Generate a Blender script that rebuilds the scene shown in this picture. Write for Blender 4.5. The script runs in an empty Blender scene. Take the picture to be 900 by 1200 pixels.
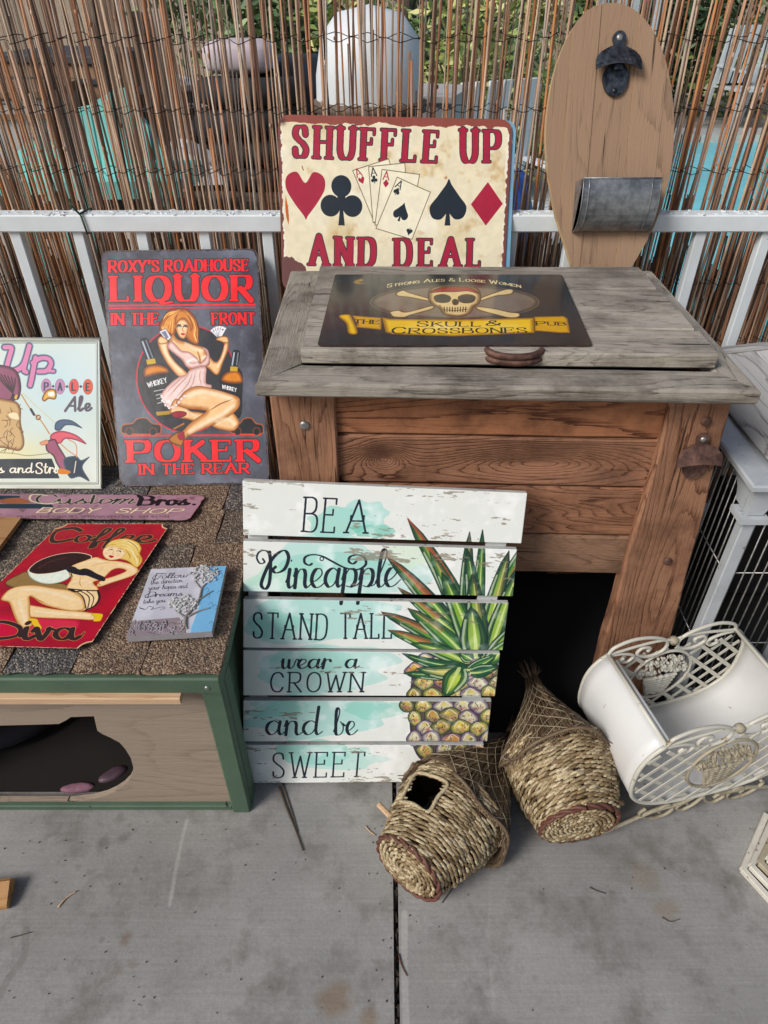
import bpy, bmesh, math, random
import numpy as np
from mathutils import Vector, Matrix, noise as mnoise
random.seed(7)
SC = bpy.context.scene
COL = SC.collection
R = math.radians
# ------------------------------------------------------------------ camera, sky, sun, exposure
EYE = 1.3; PITCH = 38.0; FOC = 800.0
cam_d = bpy.data.cameras.new('camera'); cam = bpy.data.objects.new('camera', cam_d); COL.objects.link(cam)
cam.location = (0, 0, EYE); cam.rotation_euler = (R(90-PITCH), 0, 0)
cam_d.sensor_fit = 'VERTICAL'; cam_d.sensor_height = 36; cam_d.lens = 36*FOC/1200
cam_d.clip_start = .02; cam_d.clip_end = 500
SC.camera = cam
SUN_EL, SUN_AZ = 40, 232       # azimuth measured clockwise from +Y
w = bpy.data.worlds.new("World"); SC.world = w; w.use_nodes = True
nt = w.node_tree; nt.nodes.clear()
sky = nt.nodes.new('ShaderNodeTexSky'); sky.sky_type = 'NISHITA'; sky.sun_disc = False
sky.sun_elevation = R(SUN_EL); sky.sun_rotation = R(SUN_AZ); sky.air_density = 1.2; sky.dust_density = 3.0; sky.ozone_density = 1.0
bg = nt.nodes.new('ShaderNodeBackground'); bg.inputs[1].default_value = .078
wo = nt.nodes.new('ShaderNodeOutputWorld'); nt.links.new(sky.outputs[0], bg.inputs[0]); nt.links.new(bg.outputs[0], wo.inputs[0])
sd = bpy.data.lights.new('sun', 'SUN'); sd.energy = 2.25; sd.angle = R(22); sd.color = (1, .975, .95)
so = bpy.data.objects.new('sun', sd); COL.objects.link(so)
_d = Vector((math.sin(R(SUN_AZ))*math.cos(R(SUN_EL)), math.cos(R(SUN_AZ))*math.cos(R(SUN_EL)), math.sin(R(SUN_EL))))
so.rotation_euler = _d.to_track_quat('Z', 'Y').to_euler(); so.location = _d*10
SC.view_settings.view_transform = 'Standard'; SC.view_settings.look = 'None'; SC.view_settings.gamma = 1
SC.view_settings.exposure = 0.20
# where a pixel of the 900 x 1200 photograph meets a level plane z or an upright plane y
def _ray(x, y):
    c, s = math.cos(R(PITCH)), math.sin(R(PITCH)); u = (x-450)/FOC; v = (600-y)/FOC
    return Vector((u, c+v*s, -s+v*c))
def onz(x, y, z): d = _ray(x, y); return Vector((0, 0, EYE))+d*((z-EYE)/d.z)
def ony(x, y, Y): d = _ray(x, y); return Vector((0, 0, EYE))+d*(Y/d.y)
# ------------------------------------------------------------------ flat prints: a small painter in numpy
def hexc(s):
    s = s.lstrip('#'); s = s if len(s) == 6 else ''.join(c+c for c in s); return np.array([int(s[i:i+2], 16)/255 for i in (0, 2, 4)])
def smoothstep(a, b, x):
    t = np.clip((x-a)/(b-a+1e-9), 0, 1); return t*t*(3-2*t)
def catmull(P, closed=False, n=6):
    P = np.asarray(P, float)
    if len(P) < 3: return P
    if closed: Q = np.vstack([P[-1], P, P[0], P[1]])
    else: Q = np.vstack([2*P[0]-P[1], P, 2*P[-1]-P[-2]])
    out = []
    for i in range(1, len(Q)-2):
        a, b, c, d = Q[i-1], Q[i], Q[i+1], Q[i+2]
        for k in range(n):
            t = k/n
            out.append(.5*((2*b)+(-a+c)*t+(2*a-5*b+4*c-d)*t*t+(-a+3*b-3*c+d)*t**3))
    if not closed: out.append(P[-1])
    return np.array(out)
def vnoise(h, w, sc, seed=0, octv=4, aspect=1.0):
    rng = np.random.RandomState(seed); out = np.zeros((h, w)); amp = 1; tot = 0
    for o in range(octv):
        s = sc*2**o; gw = max(2, int(s)+2); gh = max(2, int(s*h/w*aspect)+2)
        g = rng.rand(gh, gw)
        y = np.linspace(0, gh-1.001, h); x = np.linspace(0, gw-1.001, w)
        yi = y.astype(int); xi = x.astype(int); fy = (y-yi); fx = (x-xi)
        fy = (fy*fy*(3-2*fy))[:, None]; fx = (fx*fx*(3-2*fx))[None, :]
        a = g[yi][:, xi]; b = g[yi][:, xi+1]; c = g[yi+1][:, xi]; d = g[yi+1][:, xi+1]
        out += amp*((a*(1-fx)+b*fx)*(1-fy)+(c*(1-fx)+d*fx)*fy); tot += amp; amp *= .5
    return out/tot
def homography(src, dst):
    A = []
    for (x, y), (u, v) in zip(src, dst):
        A.append([x, y, 1, 0, 0, 0, -u*x, -u*y, -u]); A.append([0, 0, 0, x, y, 1, -v*x, -v*y, -v])
    return np.linalg.svd(np.array(A, float))[2][-1].reshape(3, 3)
class Art:
    def __init__(s, w, h, bg, corners=None):
        s.w, s.h = w, h; s.a = np.ones((h, w, 3))*hexc(bg)
        s.H = None
        if corners is not None: s.H = homography(corners, [(0, 0), (w, 0), (w, h), (0, h)])
        s.off = (0, 0, 1.0); s.clip = None
    def view(s, ox, oy, sc): s.off = (ox, oy, sc); return s
    def m(s, P):
        P = np.atleast_2d(np.asarray(P, float))
        P = P/s.off[2]+np.array(s.off[:2])
        if s.H is not None:
            q = np.c_[P, np.ones(len(P))] @ s.H.T; P = q[:, :2]/q[:, 2:]
        return P
    def box(s, P, pad):
        x0 = int(max(0, P[:, 0].min()-pad)); x1 = int(min(s.w, P[:, 0].max()+pad+1))
        y0 = int(max(0, P[:, 1].min()-pad)); y1 = int(min(s.h, P[:, 1].max()+pad+1))
        if x1 <= x0 or y1 <= y0: return None
        X, Y = np.meshgrid(np.arange(x0, x1)+.5, np.arange(y0, y1)+.5)
        return (slice(y0, y1), slice(x0, x1)), X, Y
    def sdf(s, P, X, Y):
        d = np.full(X.shape, 1e9); ins = np.zeros(X.shape, bool); n = len(P)
        for i in range(n):
            x0, y0 = P[i]; x1, y1 = P[(i+1) % n]; ex, ey = x1-x0, y1-y0; L = ex*ex+ey*ey+1e-12
            t = np.clip(((X-x0)*ex+(Y-y0)*ey)/L, 0, 1)
            d = np.minimum(d, (X-x0-t*ex)**2+(Y-y0-t*ey)**2)
            if y0 != y1:
                c = ((y0 > Y) != (y1 > Y)) & (X < (x1-x0)*(Y-y0)/(y1-y0)+x0); ins ^= c
        d = np.sqrt(d); return np.where(ins, -d, d)
    def mix(s, sl, al, col):
        if s.clip is not None: al = al*s.clip[sl]
        s.a[sl] = s.a[sl]*(1-al[..., None])+col*al[..., None]
    # filled shape; rim = colour towards the edge over R pixels, line = ink outline
    def fill(s, pts, col, smooth=True, rim=None, R=10, line=None, lw=1.2, alpha=1, feather=.7, raw=False, dx=0, dy=0, n=6):
        P = np.asarray(pts, float) if raw else s.m(pts)
        if smooth: P = catmull(P, True, n)
        b = s.box(P, 3+lw+feather)
        if b is None: return None
        sl, X, Y = b; d = s.sdf(P, X, Y)
        c = np.ones(X.shape+(3,))*hexc(col)
        if rim is not None:
            d2 = d if not (dx or dy) else s.sdf(P+np.array([dx, dy]), X, Y)
            t = smoothstep(0, 1, np.clip(-d2/R, 0, 1))[..., None]; c = hexc(rim)*(1-t)+c*t
        if line is not None: s.mix(sl, np.clip(.5-(d-lw), 0, 1), hexc(line))
        s.mix(sl, np.clip(.5-d/feather, 0, 1)*alpha, c); return P
    def stroke(s, pts, col, r=1.5, r2=None, smooth=True, raw=False, alpha=1, soft=.6, taper=False, contrast=None, closed=False, n=6):
        P = np.asarray(pts, float) if raw else s.m(pts)
        if smooth and len(P) > 2: P = catmull(P, closed, n)
        elif closed: P = np.vstack([P, P[:1]])
        if len(P) < 2: P = np.vstack([P, P+.01])
        seg = np.diff(P, axis=0); k = len(seg)
        t = np.linspace(0, 1, k+1); rr = r+(0 if r2 is None else (r2-r))*t
        if taper: rr = rr*np.clip(np.sin(np.pi*np.clip(t, .02, .98))*1.3, .15, 1)
        if contrast is not None:     # pen: thick on the down strokes
            L = np.hypot(seg[:, 0], seg[:, 1])+1e-9; v = np.abs(seg[:, 1])/L
            if contrast[2:]: v = np.where(seg[:, 1] < 0, v*contrast[2], v)
            rs = contrast[0]+(contrast[1]-contrast[0])*smoothstep(0.05, .95, v)
            rr = np.r_[rs[0], (rs[1:]+rs[:-1])/2, rs[-1]]
        b = s.box(P, rr.max()+3)
        if b is None: return
        sl, X, Y = b; d = np.full(X.shape, 1e9)
        for i in range(k):
            x0, y0 = P[i]; ex, ey = seg[i]; L = ex*ex+ey*ey+1e-12
            m = max(rr[i], rr[i+1])+2.5
            xa = int(max(0, min(x0, x0+ex)-m-sl[1].start)); xb = int(min(X.shape[1], max(x0, x0+ex)+m-sl[1].start+1))
            ya = int(max(0, min(y0, y0+ey)-m-sl[0].start)); yb = int(min(X.shape[0], max(y0, y0+ey)+m-sl[0].start+1))
            if xb <= xa or yb <= ya: continue
            x = X[ya:yb, xa:xb]; y = Y[ya:yb, xa:xb]
            u = np.clip(((x-x0)*ex+(y-y0)*ey)/L, 0, 1)
            q = np.hypot(x-x0-u*ex, y-y0-u*ey)-(rr[i]+(rr[i+1]-rr[i])*u)
            d[ya:yb, xa:xb] = np.minimum(d[ya:yb, xa:xb], q)
        s.mix(sl, np.clip(.5-d/soft, 0, 1)*alpha, hexc(col))
    def airbrush(s, x, y, r, col, alpha=.5, ry=None):
        c = s.m([(x, y)])[0]; ry = ry or r
        b = s.box(np.array([[c[0]-r, c[1]-ry], [c[0]+r, c[1]+ry]]), 1)
        if b is None: return
        sl, X, Y = b; d = np.hypot((X-c[0])/r, (Y-c[1])/ry); s.mix(sl, np.clip(1-d, 0, 1)**1.5*alpha, hexc(col))
    # lettering: A = left end of the baseline, B = right end, C = top left of a capital
    def text(s, txt, A, B, C, col, r=1.5, thin=None, line=None, lw=1.5, serif=0, gap=.2, arc=0, sl=0, upw=None, italic=0, small=1.0, alpha=1):
        A, B, C = (s.m([p])[0] for p in (A, B, C)); up = C-A; x = 0; items = []
        first = True
        for ch in txt:
            if ch == ' ': x += .38; first = True; continue
            low = small < 1 and not first and ch.isupper()
            k = small if low else 1.0
            w, st = GLYPH[ch]
            items.append((x, k, w, st)); x += (w+gap)*k if ch not in 'abcdefghijklmnopqrstuvwxyz' or gap > .12 else w+gap
            first = False
        W = x-gap; bx = (B-A)/W
        nrm = np.hypot(*up)
        def place(gx, gy):
            v = 4*(gx/W)*(1-gx/W)*arc
            return A+bx*(gx+italic*gy)+up*(gy+v)
        passes = ([(line, lw)] if line else [])+[(col, 0)]
        for c_, add in passes:
            for (x0, k, w, st) in items:
                for kind, P in st:
                    P = np.asarray(P, float)
                    if kind == 'c' : G = catmull(P, False, 7)
                    elif kind == 'o': G = catmull(P, True, 7); G = np.vstack([G, G[:1]])
                    else: G = P
                    tn = thin if thin is not None else r
                    if serif and kind == 'l' and r > 3:      # butt the stems into their serifs
                        G = G.copy(); cut = (r-tn)/nrm/k
                        for (e, f) in ((0, 1), (-1, -2)):
                            if (abs(G[e][1]) < .03 or abs(G[e][1]-1) < .03) and abs(G[e][1]-G[f][1]) > .5: G[e] = G[e]+(G[f]-G[e])*min(.3, cut)
                        Q = np.array([place(x0+g[0]*k, g[1]*k) for g in G]); G = P
                    else: Q = np.array([place(x0+g[0]*k, g[1]*k) for g in G])
                    if kind != 'l' and kind != 'c' and kind != 'o': continue
                    ct = (tn*(.9 if k < 1 else 1)+add, r*(.85 if k < 1 else 1)+add)+((upw,) if upw is not None else ())
                    s.stroke(Q, c_, r=r, smooth=False, raw=True, contrast=ct, alpha=alpha)
                    if serif and kind != 'o':
                        for (e, f) in ((0, 1), (-1, -2)):
                            g, hh = G[e], G[f]
                            d_ = g-hh; L = np.hypot(*d_)
                            if L == 0: continue
                            if (abs(g[1]) < .03 or abs(g[1]-1) < .03) and abs(d_[1])/L > .8:
                                q = [place(x0+(g[0]-serif)*k, g[1]*k), place(x0+(g[0]+serif)*k, g[1]*k)]
                                s.stroke(q, c_, r=tn*1.1+add, raw=True, smooth=False)
                            elif abs(d_[0])/L > .9 and kind == 'l' and 0.02 < abs(g[0]) :
                                sgn = -1 if g[1] > .7 else 1
                                q = [place(x0+g[0]*k, g[1]*k), place(x0+g[0]*k, (g[1]+sgn*.16)*k)]
                                s.stroke(q, c_, r=tn*1.1+add, raw=True, smooth=False)
    def grime(s, col, sc=6, lo=.5, hi=.8, alpha=.5, seed=1, octv=5, aspect=1):
        n = vnoise(s.h, s.w, sc, seed, octv, aspect); s.mix((slice(None), slice(None)), smoothstep(lo, hi, n)*alpha, hexc(col))
    def edge(s, col, d0, amp, seed=3, sc=30, alpha=1, corner=0):   # ragged worn border
        X, Y = np.meshgrid(np.arange(s.w)+.5, np.arange(s.h)+.5)
        d = np.minimum(np.minimum(X, s.w-X), np.minimum(Y, s.h-Y))
        if corner:
            cx = np.minimum(X, s.w-X); cy = np.minimum(Y, s.h-Y)
            rr = corner-np.hypot(np.clip(corner-cx, 0, None), np.clip(corner-cy, 0, None))
            d = np.where((cx < corner) & (cy < corner), np.minimum(d, rr), d)
        n = vnoise(s.h, s.w, sc, seed, 4)
        s.mix((slice(None), slice(None)), np.clip(.5-(d-d0-(n-.5)*amp*2), 0, 1)*alpha, hexc(col))
    def mottling(s, amt=.05, seed=7, sc=40):
        n = vnoise(s.h, s.w, sc, seed, 4)-.5; s.a = np.clip(s.a*(1+n[..., None]*amt*2), 0, 1)
def P_(t): return [tuple(float(v) for v in p.split(',')) for p in t.split()]
def G_(w, *st): return (w, [(q[0], P_(q[1:])) for q in st])
GLYPH = {
 'A': G_(.7, 'l0,0 .35,1 .7,0', 'l.12,.36 .58,.36'), 'B': G_(.54, 'l0,0 0,1', 'c0,1 .3,1 .46,.9 .46,.66 .3,.54 0,.53', 'c0,.53 .38,.52 .54,.4 .54,.14 .38,0 0,0'),
 'C': G_(.6, 'c.58,.78 .48,.95 .3,1 .1,.88 0,.5 .1,.12 .3,0 .48,.05 .58,.22'), 'D': G_(.58, 'l0,0 0,1', 'c0,1 .3,1 .52,.86 .58,.5 .52,.14 .3,0 0,0'),
 'E': G_(.48, 'l0,0 0,1', 'l0,1 .47,1', 'l0,.52 .36,.52', 'l0,0 .48,0'), 'F': G_(.46, 'l0,0 0,1', 'l0,1 .46,1', 'l0,.52 .35,.52'),
 'G': G_(.62, 'c.56,.8 .46,.96 .3,1 .1,.88 0,.5 .1,.12 .3,0 .5,.05 .6,.2', 'l.6,.2 .6,.44 .36,.44'), 'H': G_(.56, 'l0,0 0,1', 'l.56,0 .56,1', 'l.001,.52 .555,.52'),
 'I': G_(.06, 'l.03,0 .03,1'), 'K': G_(.56, 'l0,0 0,1', 'l.54,1 .02,.42', 'l.18,.6 .58,0'), 'L': G_(.46, 'l0,0 0,1', 'l0,0 .46,0'),
 'M': G_(.76, 'l0,0 0,1', 'l.0,1 .38,.2 .76,1', 'l.76,0 .76,1'), 'N': G_(.58, 'l0,0 0,1', 'l0,.99 .58,.01', 'l.58,0 .58,1'),
 'O': G_(.64, 'o.32,1 .08,.86 0,.5 .08,.14 .32,0 .56,.14 .64,.5 .56,.86'), 'P': G_(.52, 'l0,0 0,1', 'c0,1 .34,1 .52,.9 .52,.6 .34,.46 0,.45'),
 'Q': G_(.64, 'o.32,1 .08,.86 0,.5 .08,.14 .32,0 .56,.14 .64,.5 .56,.86', 'c.1,-.02 .3,.02 .5,-.1 .75,-.06'),
 'R': G_(.56, 'l0,0 0,1', 'c0,1 .34,1 .5,.9 .5,.62 .34,.48 0,.47', 'l.22,.47 .58,0'), 'S': G_(.5, 'c.46,.76 .42,.94 .26,1 .06,.93 .02,.72 .18,.56 .36,.44 .5,.26 .44,.06 .24,0 .06,.06 .02,.24'),
 'T': G_(.56, 'l.28,0 .28,1', 'l0,1 .56,1'), 'U': G_(.56, 'c0,1 0,.6 .01,.26 .1,.05 .28,0 .46,.05 .55,.26 .56,.6 .56,1'), 'V': G_(.6, 'l0,1 .3,0 .6,1'),
 'W': G_(.84, 'l0,1 .2,0', 'l.2,0 .42,.85 .64,0', 'l.64,0 .84,1'), 'X': G_(.56, 'l0,0 .56,1', 'l0,1 .56,0'), 'Y': G_(.58, 'l0,1 .29,.48 .58,1', 'l.29,.48 .29,0'),
 '&': G_(.6, 'c.6,.0 .3,.4 .12,.75 .2,.98 .36,.95 .38,.76 .2,.56 .02,.3 .08,.05 .3,0 .5,.16 .6,.42'), "'": G_(.06, 'l.05,1 .02,.76'), '.': G_(.06, 'l.03,.03 .04,.05'),
 '!': G_(.1, 'l.08,1 .05,.3', 'l.04,.03 .05,.05'), '1': G_(.2, 'l.15,0 .15,1 .0,.8'), '8': G_(.4, 'o.2,1 .04,.8 .2,.54 .38,.28 .2,0 .02,.28 .2,.54 .36,.8'), '5': G_(.4, 'c.38,1 .06,1 .04,.55 .3,.6 .38,.3 .2,0 .0,.1'),
 'a': G_(.5, 'c.38,.4 .24,.5 .08,.4 .03,.18 .14,.01 .28,.08 .38,.3', 'c.4,.47 .37,.15 .43,.01 .55,.12'), 'b': G_(.46, 'c0,.12 .14,.5 .22,.88 .16,1 .09,.85 .08,.3 .1,.03 .24,0 .36,.14 .36,.36 .26,.48', 'c.34,.4 .44,.34 .52,.38'),
 'c': G_(.38, 'c.36,.4 .25,.5 .08,.4 .03,.18 .15,0 .3,.03 .44,.16'), 'd': G_(.5, 'c.38,.4 .24,.5 .08,.4 .03,.18 .14,.01 .28,.08 .38,.3', 'c.42,1 .38,.4 .38,.12 .44,.01 .56,.12'),
 'e': G_(.4, 'c0,.16 .16,.18 .32,.34 .28,.48 .14,.47 .05,.3 .06,.12 .17,0 .32,.04 .46,.18'), 'f': G_(.32, 'c0,.12 .16,.4 .32,.85 .27,1 .18,.88 .12,.3 .08,-.2 .1,-.4 .18,-.3 .18,-.02 .38,.14'),
 'g': G_(.48, 'c.38,.4 .24,.5 .08,.4 .03,.18 .14,.01 .28,.08 .38,.3', 'c.4,.47 .37,-.1 .3,-.4 .12,-.42 .1,-.25 .3,-.08 .52,.12'), 'h': G_(.5, 'c0,.12 .14,.5 .22,.88 .16,1 .09,.85 .07,.3 .06,0', 'c.06,.2 .18,.46 .3,.48 .35,.36 .35,.1 .42,0 .54,.12'),
 'i': G_(.22, 'c0,.15 .08,.35 .1,.48', 'c.1,.48 .07,.15 .13,0 .28,.13', 'l.13,.7 .14,.72'), 'k': G_(.46, 'c0,.12 .14,.5 .22,.88 .16,1 .09,.85 .07,.3 .06,0', 'c.06,.2 .2,.48 .32,.45 .28,.28 .1,.24', 'c.14,.25 .26,.2 .34,.0 .5,.12'),
 'l': G_(.24, 'c0,.12 .14,.45 .24,.85 .19,1 .1,.88 .07,.35 .09,.05 .18,0 .32,.14'), 'm': G_(.7, 'c0,.3 .05,.48 .07,.4 .05,0', 'c.05,.2 .16,.46 .26,.47 .3,.36 .28,0', 'c.29,.2 .4,.46 .5,.47 .55,.36 .54,.1 .6,0 .74,.13'),
 'n': G_(.48, 'c0,.3 .05,.48 .07,.4 .05,0', 'c.05,.2 .16,.46 .28,.47 .33,.36 .33,.1 .4,0 .54,.13'), 'o': G_(.42, 'o.2,.49 .06,.4 .03,.2 .1,.03 .22,0 .35,.12 .37,.32 .3,.45', 'c.3,.42 .4,.36 .5,.4'),
 'p': G_(.48, 'c0,.2 .06,.48 .07,.3 .05,-.1 .03,-.45', 'c.05,.2 .16,.44 .28,.48 .38,.38 .38,.15 .28,.01 .14,.03', 'c.3,.01 .42,.04 .54,.14'), 'r': G_(.34, 'c0,.2 .08,.5 .1,.4 .08,0', 'c.09,.25 .18,.46 .28,.48 .34,.4'),
 's': G_(.36, 'c0,.12 .14,.32 .22,.5', 'c.22,.5 .2,.36 .3,.2 .26,.03 .1,0 .02,.06', 'c.24,.03 .34,.04 .42,.14'), 't': G_(.3, 'c.14,.85 .1,.3 .12,.04 .22,0 .36,.13', 'l-.02,.55 .28,.57'),
 'u': G_(.5, 'c0,.3 .06,.48 .05,.15 .13,0 .26,.08 .35,.3', 'c.37,.48 .35,.15 .41,0 .55,.13'), 'v': G_(.42, 'c0,.36 .06,.48 .1,.3 .16,0 .24,.12 .34,.4 .34,.48 .46,.42'),
 'w': G_(.62, 'c0,.36 .06,.48 .07,.15 .15,0 .26,.1 .3,.44', 'c.3,.44 .32,.1 .4,0 .5,.12 .56,.42 .6,.48 .7,.42'), 'y': G_(.46, 'c0,.3 .06,.48 .05,.2 .12,.05 .24,.08 .34,.3', 'c.37,.48 .33,0 .26,-.36 .12,-.42 .08,-.28 .26,-.08 .5,.12'),
}
RED, INK, CREAM = '#a8384a', '#1d2630', '#e9dfc2'
def heart(c, r): return [(c[0], c[1]-r*.45), (c[0]+r*.42, c[1]-r*.95), (c[0]+r*.92, c[1]-r*.75), (c[0]+r*.98, c[1]-r*.2), (c[0]+r*.6, c[1]+r*.45), (c[0]+r*.12, c[1]+r*1.05), (c[0], c[1]+r*1.25),
                         (c[0]-r*.12, c[1]+r*1.05), (c[0]-r*.6, c[1]+r*.45), (c[0]-r*.98, c[1]-r*.2), (c[0]-r*.92, c[1]-r*.75), (c[0]-r*.42, c[1]-r*.95)]
def rot(P, c, a):
    P = np.asarray(P, float)-c; ca, sa = math.cos(a), math.sin(a); return np.c_[P[:, 0]*ca-P[:, 1]*sa, P[:, 0]*sa+P[:, 1]*ca]+c
def circ(c, r, n=14, ry=None): return [(c[0]+r*math.cos(i*2*math.pi/n), c[1]+(ry or r)*math.sin(i*2*math.pi/n)) for i in range(n)]
def pip(A, kind, c, r, col, ang=0):
    c = np.array(c, float)
    def f(P, sm=True): A.fill(rot(P, c, ang), col, raw=True, smooth=sm)
    if kind == 'h': f(heart(c, r))
    elif kind == 'd': f([(c[0], c[1]-r*1.25), (c[0]+r*.95, c[1]), (c[0], c[1]+r*1.25), (c[0]-r*.95, c[1])], False)
    elif kind == 's':
        f([(c[0], c[1]-r*1.25), (c[0]+r*.16, c[1]-r*.95), (c[0]+r*.6, c[1]-r*.35), (c[0]+r, c[1]+r*.2), (c[0]+r*.85, c[1]+r*.75), (c[0]+r*.4, c[1]+r*.85), (c[0]+r*.05, c[1]+r*.5),
           (c[0]-r*.05, c[1]+r*.5), (c[0]-r*.4, c[1]+r*.85), (c[0]-r*.85, c[1]+r*.75), (c[0]-r, c[1]+r*.2), (c[0]-r*.6, c[1]-r*.35), (c[0]-r*.16, c[1]-r*.95)])
    else:
        for dx, dy in ((0, -.62), (-.55, .28), (.55, .28)): f(circ((c[0]+dx*r, c[1]+dy*r), r*.5))
        f([(c[0]-r*.2, c[1]-r*.2), (c[0]+r*.2, c[1]-r*.2), (c[0]+r*.2, c[1]+r*.3), (c[0]-r*.2, c[1]+r*.3)], False)
    if kind in 'sc': f([(c[0]-r*.07, c[1]+r*.3), (c[0]+r*.07, c[1]+r*.3), (c[0]+r*.16, c[1]+r*1.18), (c[0]-r*.16, c[1]+r*1.18)], False)
def art_shuffle():
    C = [(325, 134), (601, 140), (590, 338), (331, 342)]
    A = Art(900, 640, CREAM, C)
    A.grime('#c9ad76', 3, .45, .75, .55, 1); A.grime('#f2ecd8', 5, .5, .75, .7, 2); A.grime('#b48a50', 14, .62, .85, .5, 5)
    A.view(280, 130, 5)
    T = dict(serif=.16, line=INK, lw=3.2)
    A.view(300, 100, 2.647)
    A.text('SHUFFLE', (122, 221), (566, 234), (124, 127), RED, r=10.5, thin=3.6, gap=.47, **T)
    A.text('UP', (648, 233), (752, 236), (648, 138), RED, r=11, thin=3.6, gap=.5, **T)
    A.text('AND', (176, 553), (372, 556), (176, 466), RED, r=11.5, thin=3.6, gap=.52, **T)
    A.text('DEAL', (446, 558), (696, 560), (446, 474), RED, r=11, thin=3.6, gap=.52, **T)
    sc = A.w/ (273*2.647)
    pip(A, 'h', A.m([(157, 332)])[0], 61*sc*1.02, RED); pip(A, 'c', A.m([(272, 352)])[0], 60*sc*1.05, INK)
    pip(A, 's', A.m([(603, 362)])[0], 58*sc, INK); pip(A, 'd', A.m([(719, 367)])[0], 53*sc, RED)
    for q, (crn, sym, col, ac, pc) in enumerate((([(308, 262), (420, 226), (470, 380), (378, 424)], 'h', RED, (325, 268), (336, 291)), ([(358, 250), (470, 238), (480, 360), (372, 420)], 'c', INK, (373, 265), (375, 288)),
            ([(400, 258), (516, 272), (490, 400), (378, 428)], 's', RED, (413, 276), (412, 300)), ([(447, 281), (549, 326), (492, 474), (381, 438)], 's', INK, (454, 303), (446, 323)))):
        A.fill(crn, '#efe8cf', smooth=False, line='#6f5a40', lw=1.8)
        A.stroke(crn, '#6f5a40', 1, closed=True, smooth=False)
        a = A.m([ac])[0]; an = math.radians(-24+q*15+ (8 if q == 3 else 0))
        L = lambda x, y: tuple(rot([(a[0]+x, a[1]+y)], a, an)[0])
        A.stroke([L(-11, 15), L(0, -15), L(11, 15)], col, raw=True, smooth=False, r=2); A.stroke([L(-6, 5), L(6, 5)], col, raw=True, smooth=False, r=1.2)
        pip(A, sym if q != 2 else 'd', A.m([pc])[0], 12, col, an)
    pip(A, 's', A.m([(460, 388)])[0], 30, INK, .32); pip(A, 's', A.m([(484, 450)])[0], 12, INK, 3.4)
    A.edge('#f3efe2', 16, 10, 9, 40, .8, 40); A.edge('#7a4a42', 11, 7, 4, 60, 1, 50)
    n = vnoise(A.h, A.w, 20, 12, 5); X, Y = np.meshgrid(np.arange(A.w), np.arange(A.h))
    A.mix((slice(None), slice(None)), np.clip(.5-(Y-26-(n-.5)*30), 0, 1), hexc('#8f5046'))
    A.mix((slice(None), slice(None)), np.clip(.5-(np.hypot(X, A.h-Y-60)-95-(n-.5)*60), 0, 1), hexc('#6b4743'))
    A.view(300, 100, 2.647)
    A.stroke([(93, 345), (97, 390), (102, 430)], '#c4622a', 5, taper=True); A.stroke([(100, 370), (104, 420)], '#8a4a2a', 2.5, taper=True)
    A.stroke([(146, 250), (150, 262)], '#9a5a2a', 2); A.airbrush(596, 282, 10, '#a0582c', .9); A.airbrush(84, 112, 22, '#3a2622', .9)
    A.mottling(.05); return A
SK, SKD, SKL = '#f0c795', '#b5733f', '#f7d9b0'
def limb(A, pts, base=SK, rim=SKD, R=10, line='#5a3018', lw=1.0, **k): A.fill(pts, base, rim=rim, R=R, line=line, lw=lw, **k)
def bottle(A, P, neck, tilt, gl):
    pass
def car(A, x, y, w, h):
    A.fill([(x, y+h*.75), (x+w*.05, y+h*.45), (x+w*.28, y+h*.36), (x+w*.4, y+h*.05), (x+w*.62, y), (x+w*.78, y+h*.36), (x+w*.97, y+h*.45), (x+w, y+h*.8), (x+w*.9, y+h), (x+w*.1, y+h)], '#0d0d10', line='#c4622f', lw=3.2)
    for q in (.2, .8): A.fill(circ((x+w*q, y+h*.88), h*.24), '#0a0a0c', line='#c4622f', lw=1.5)
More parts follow.
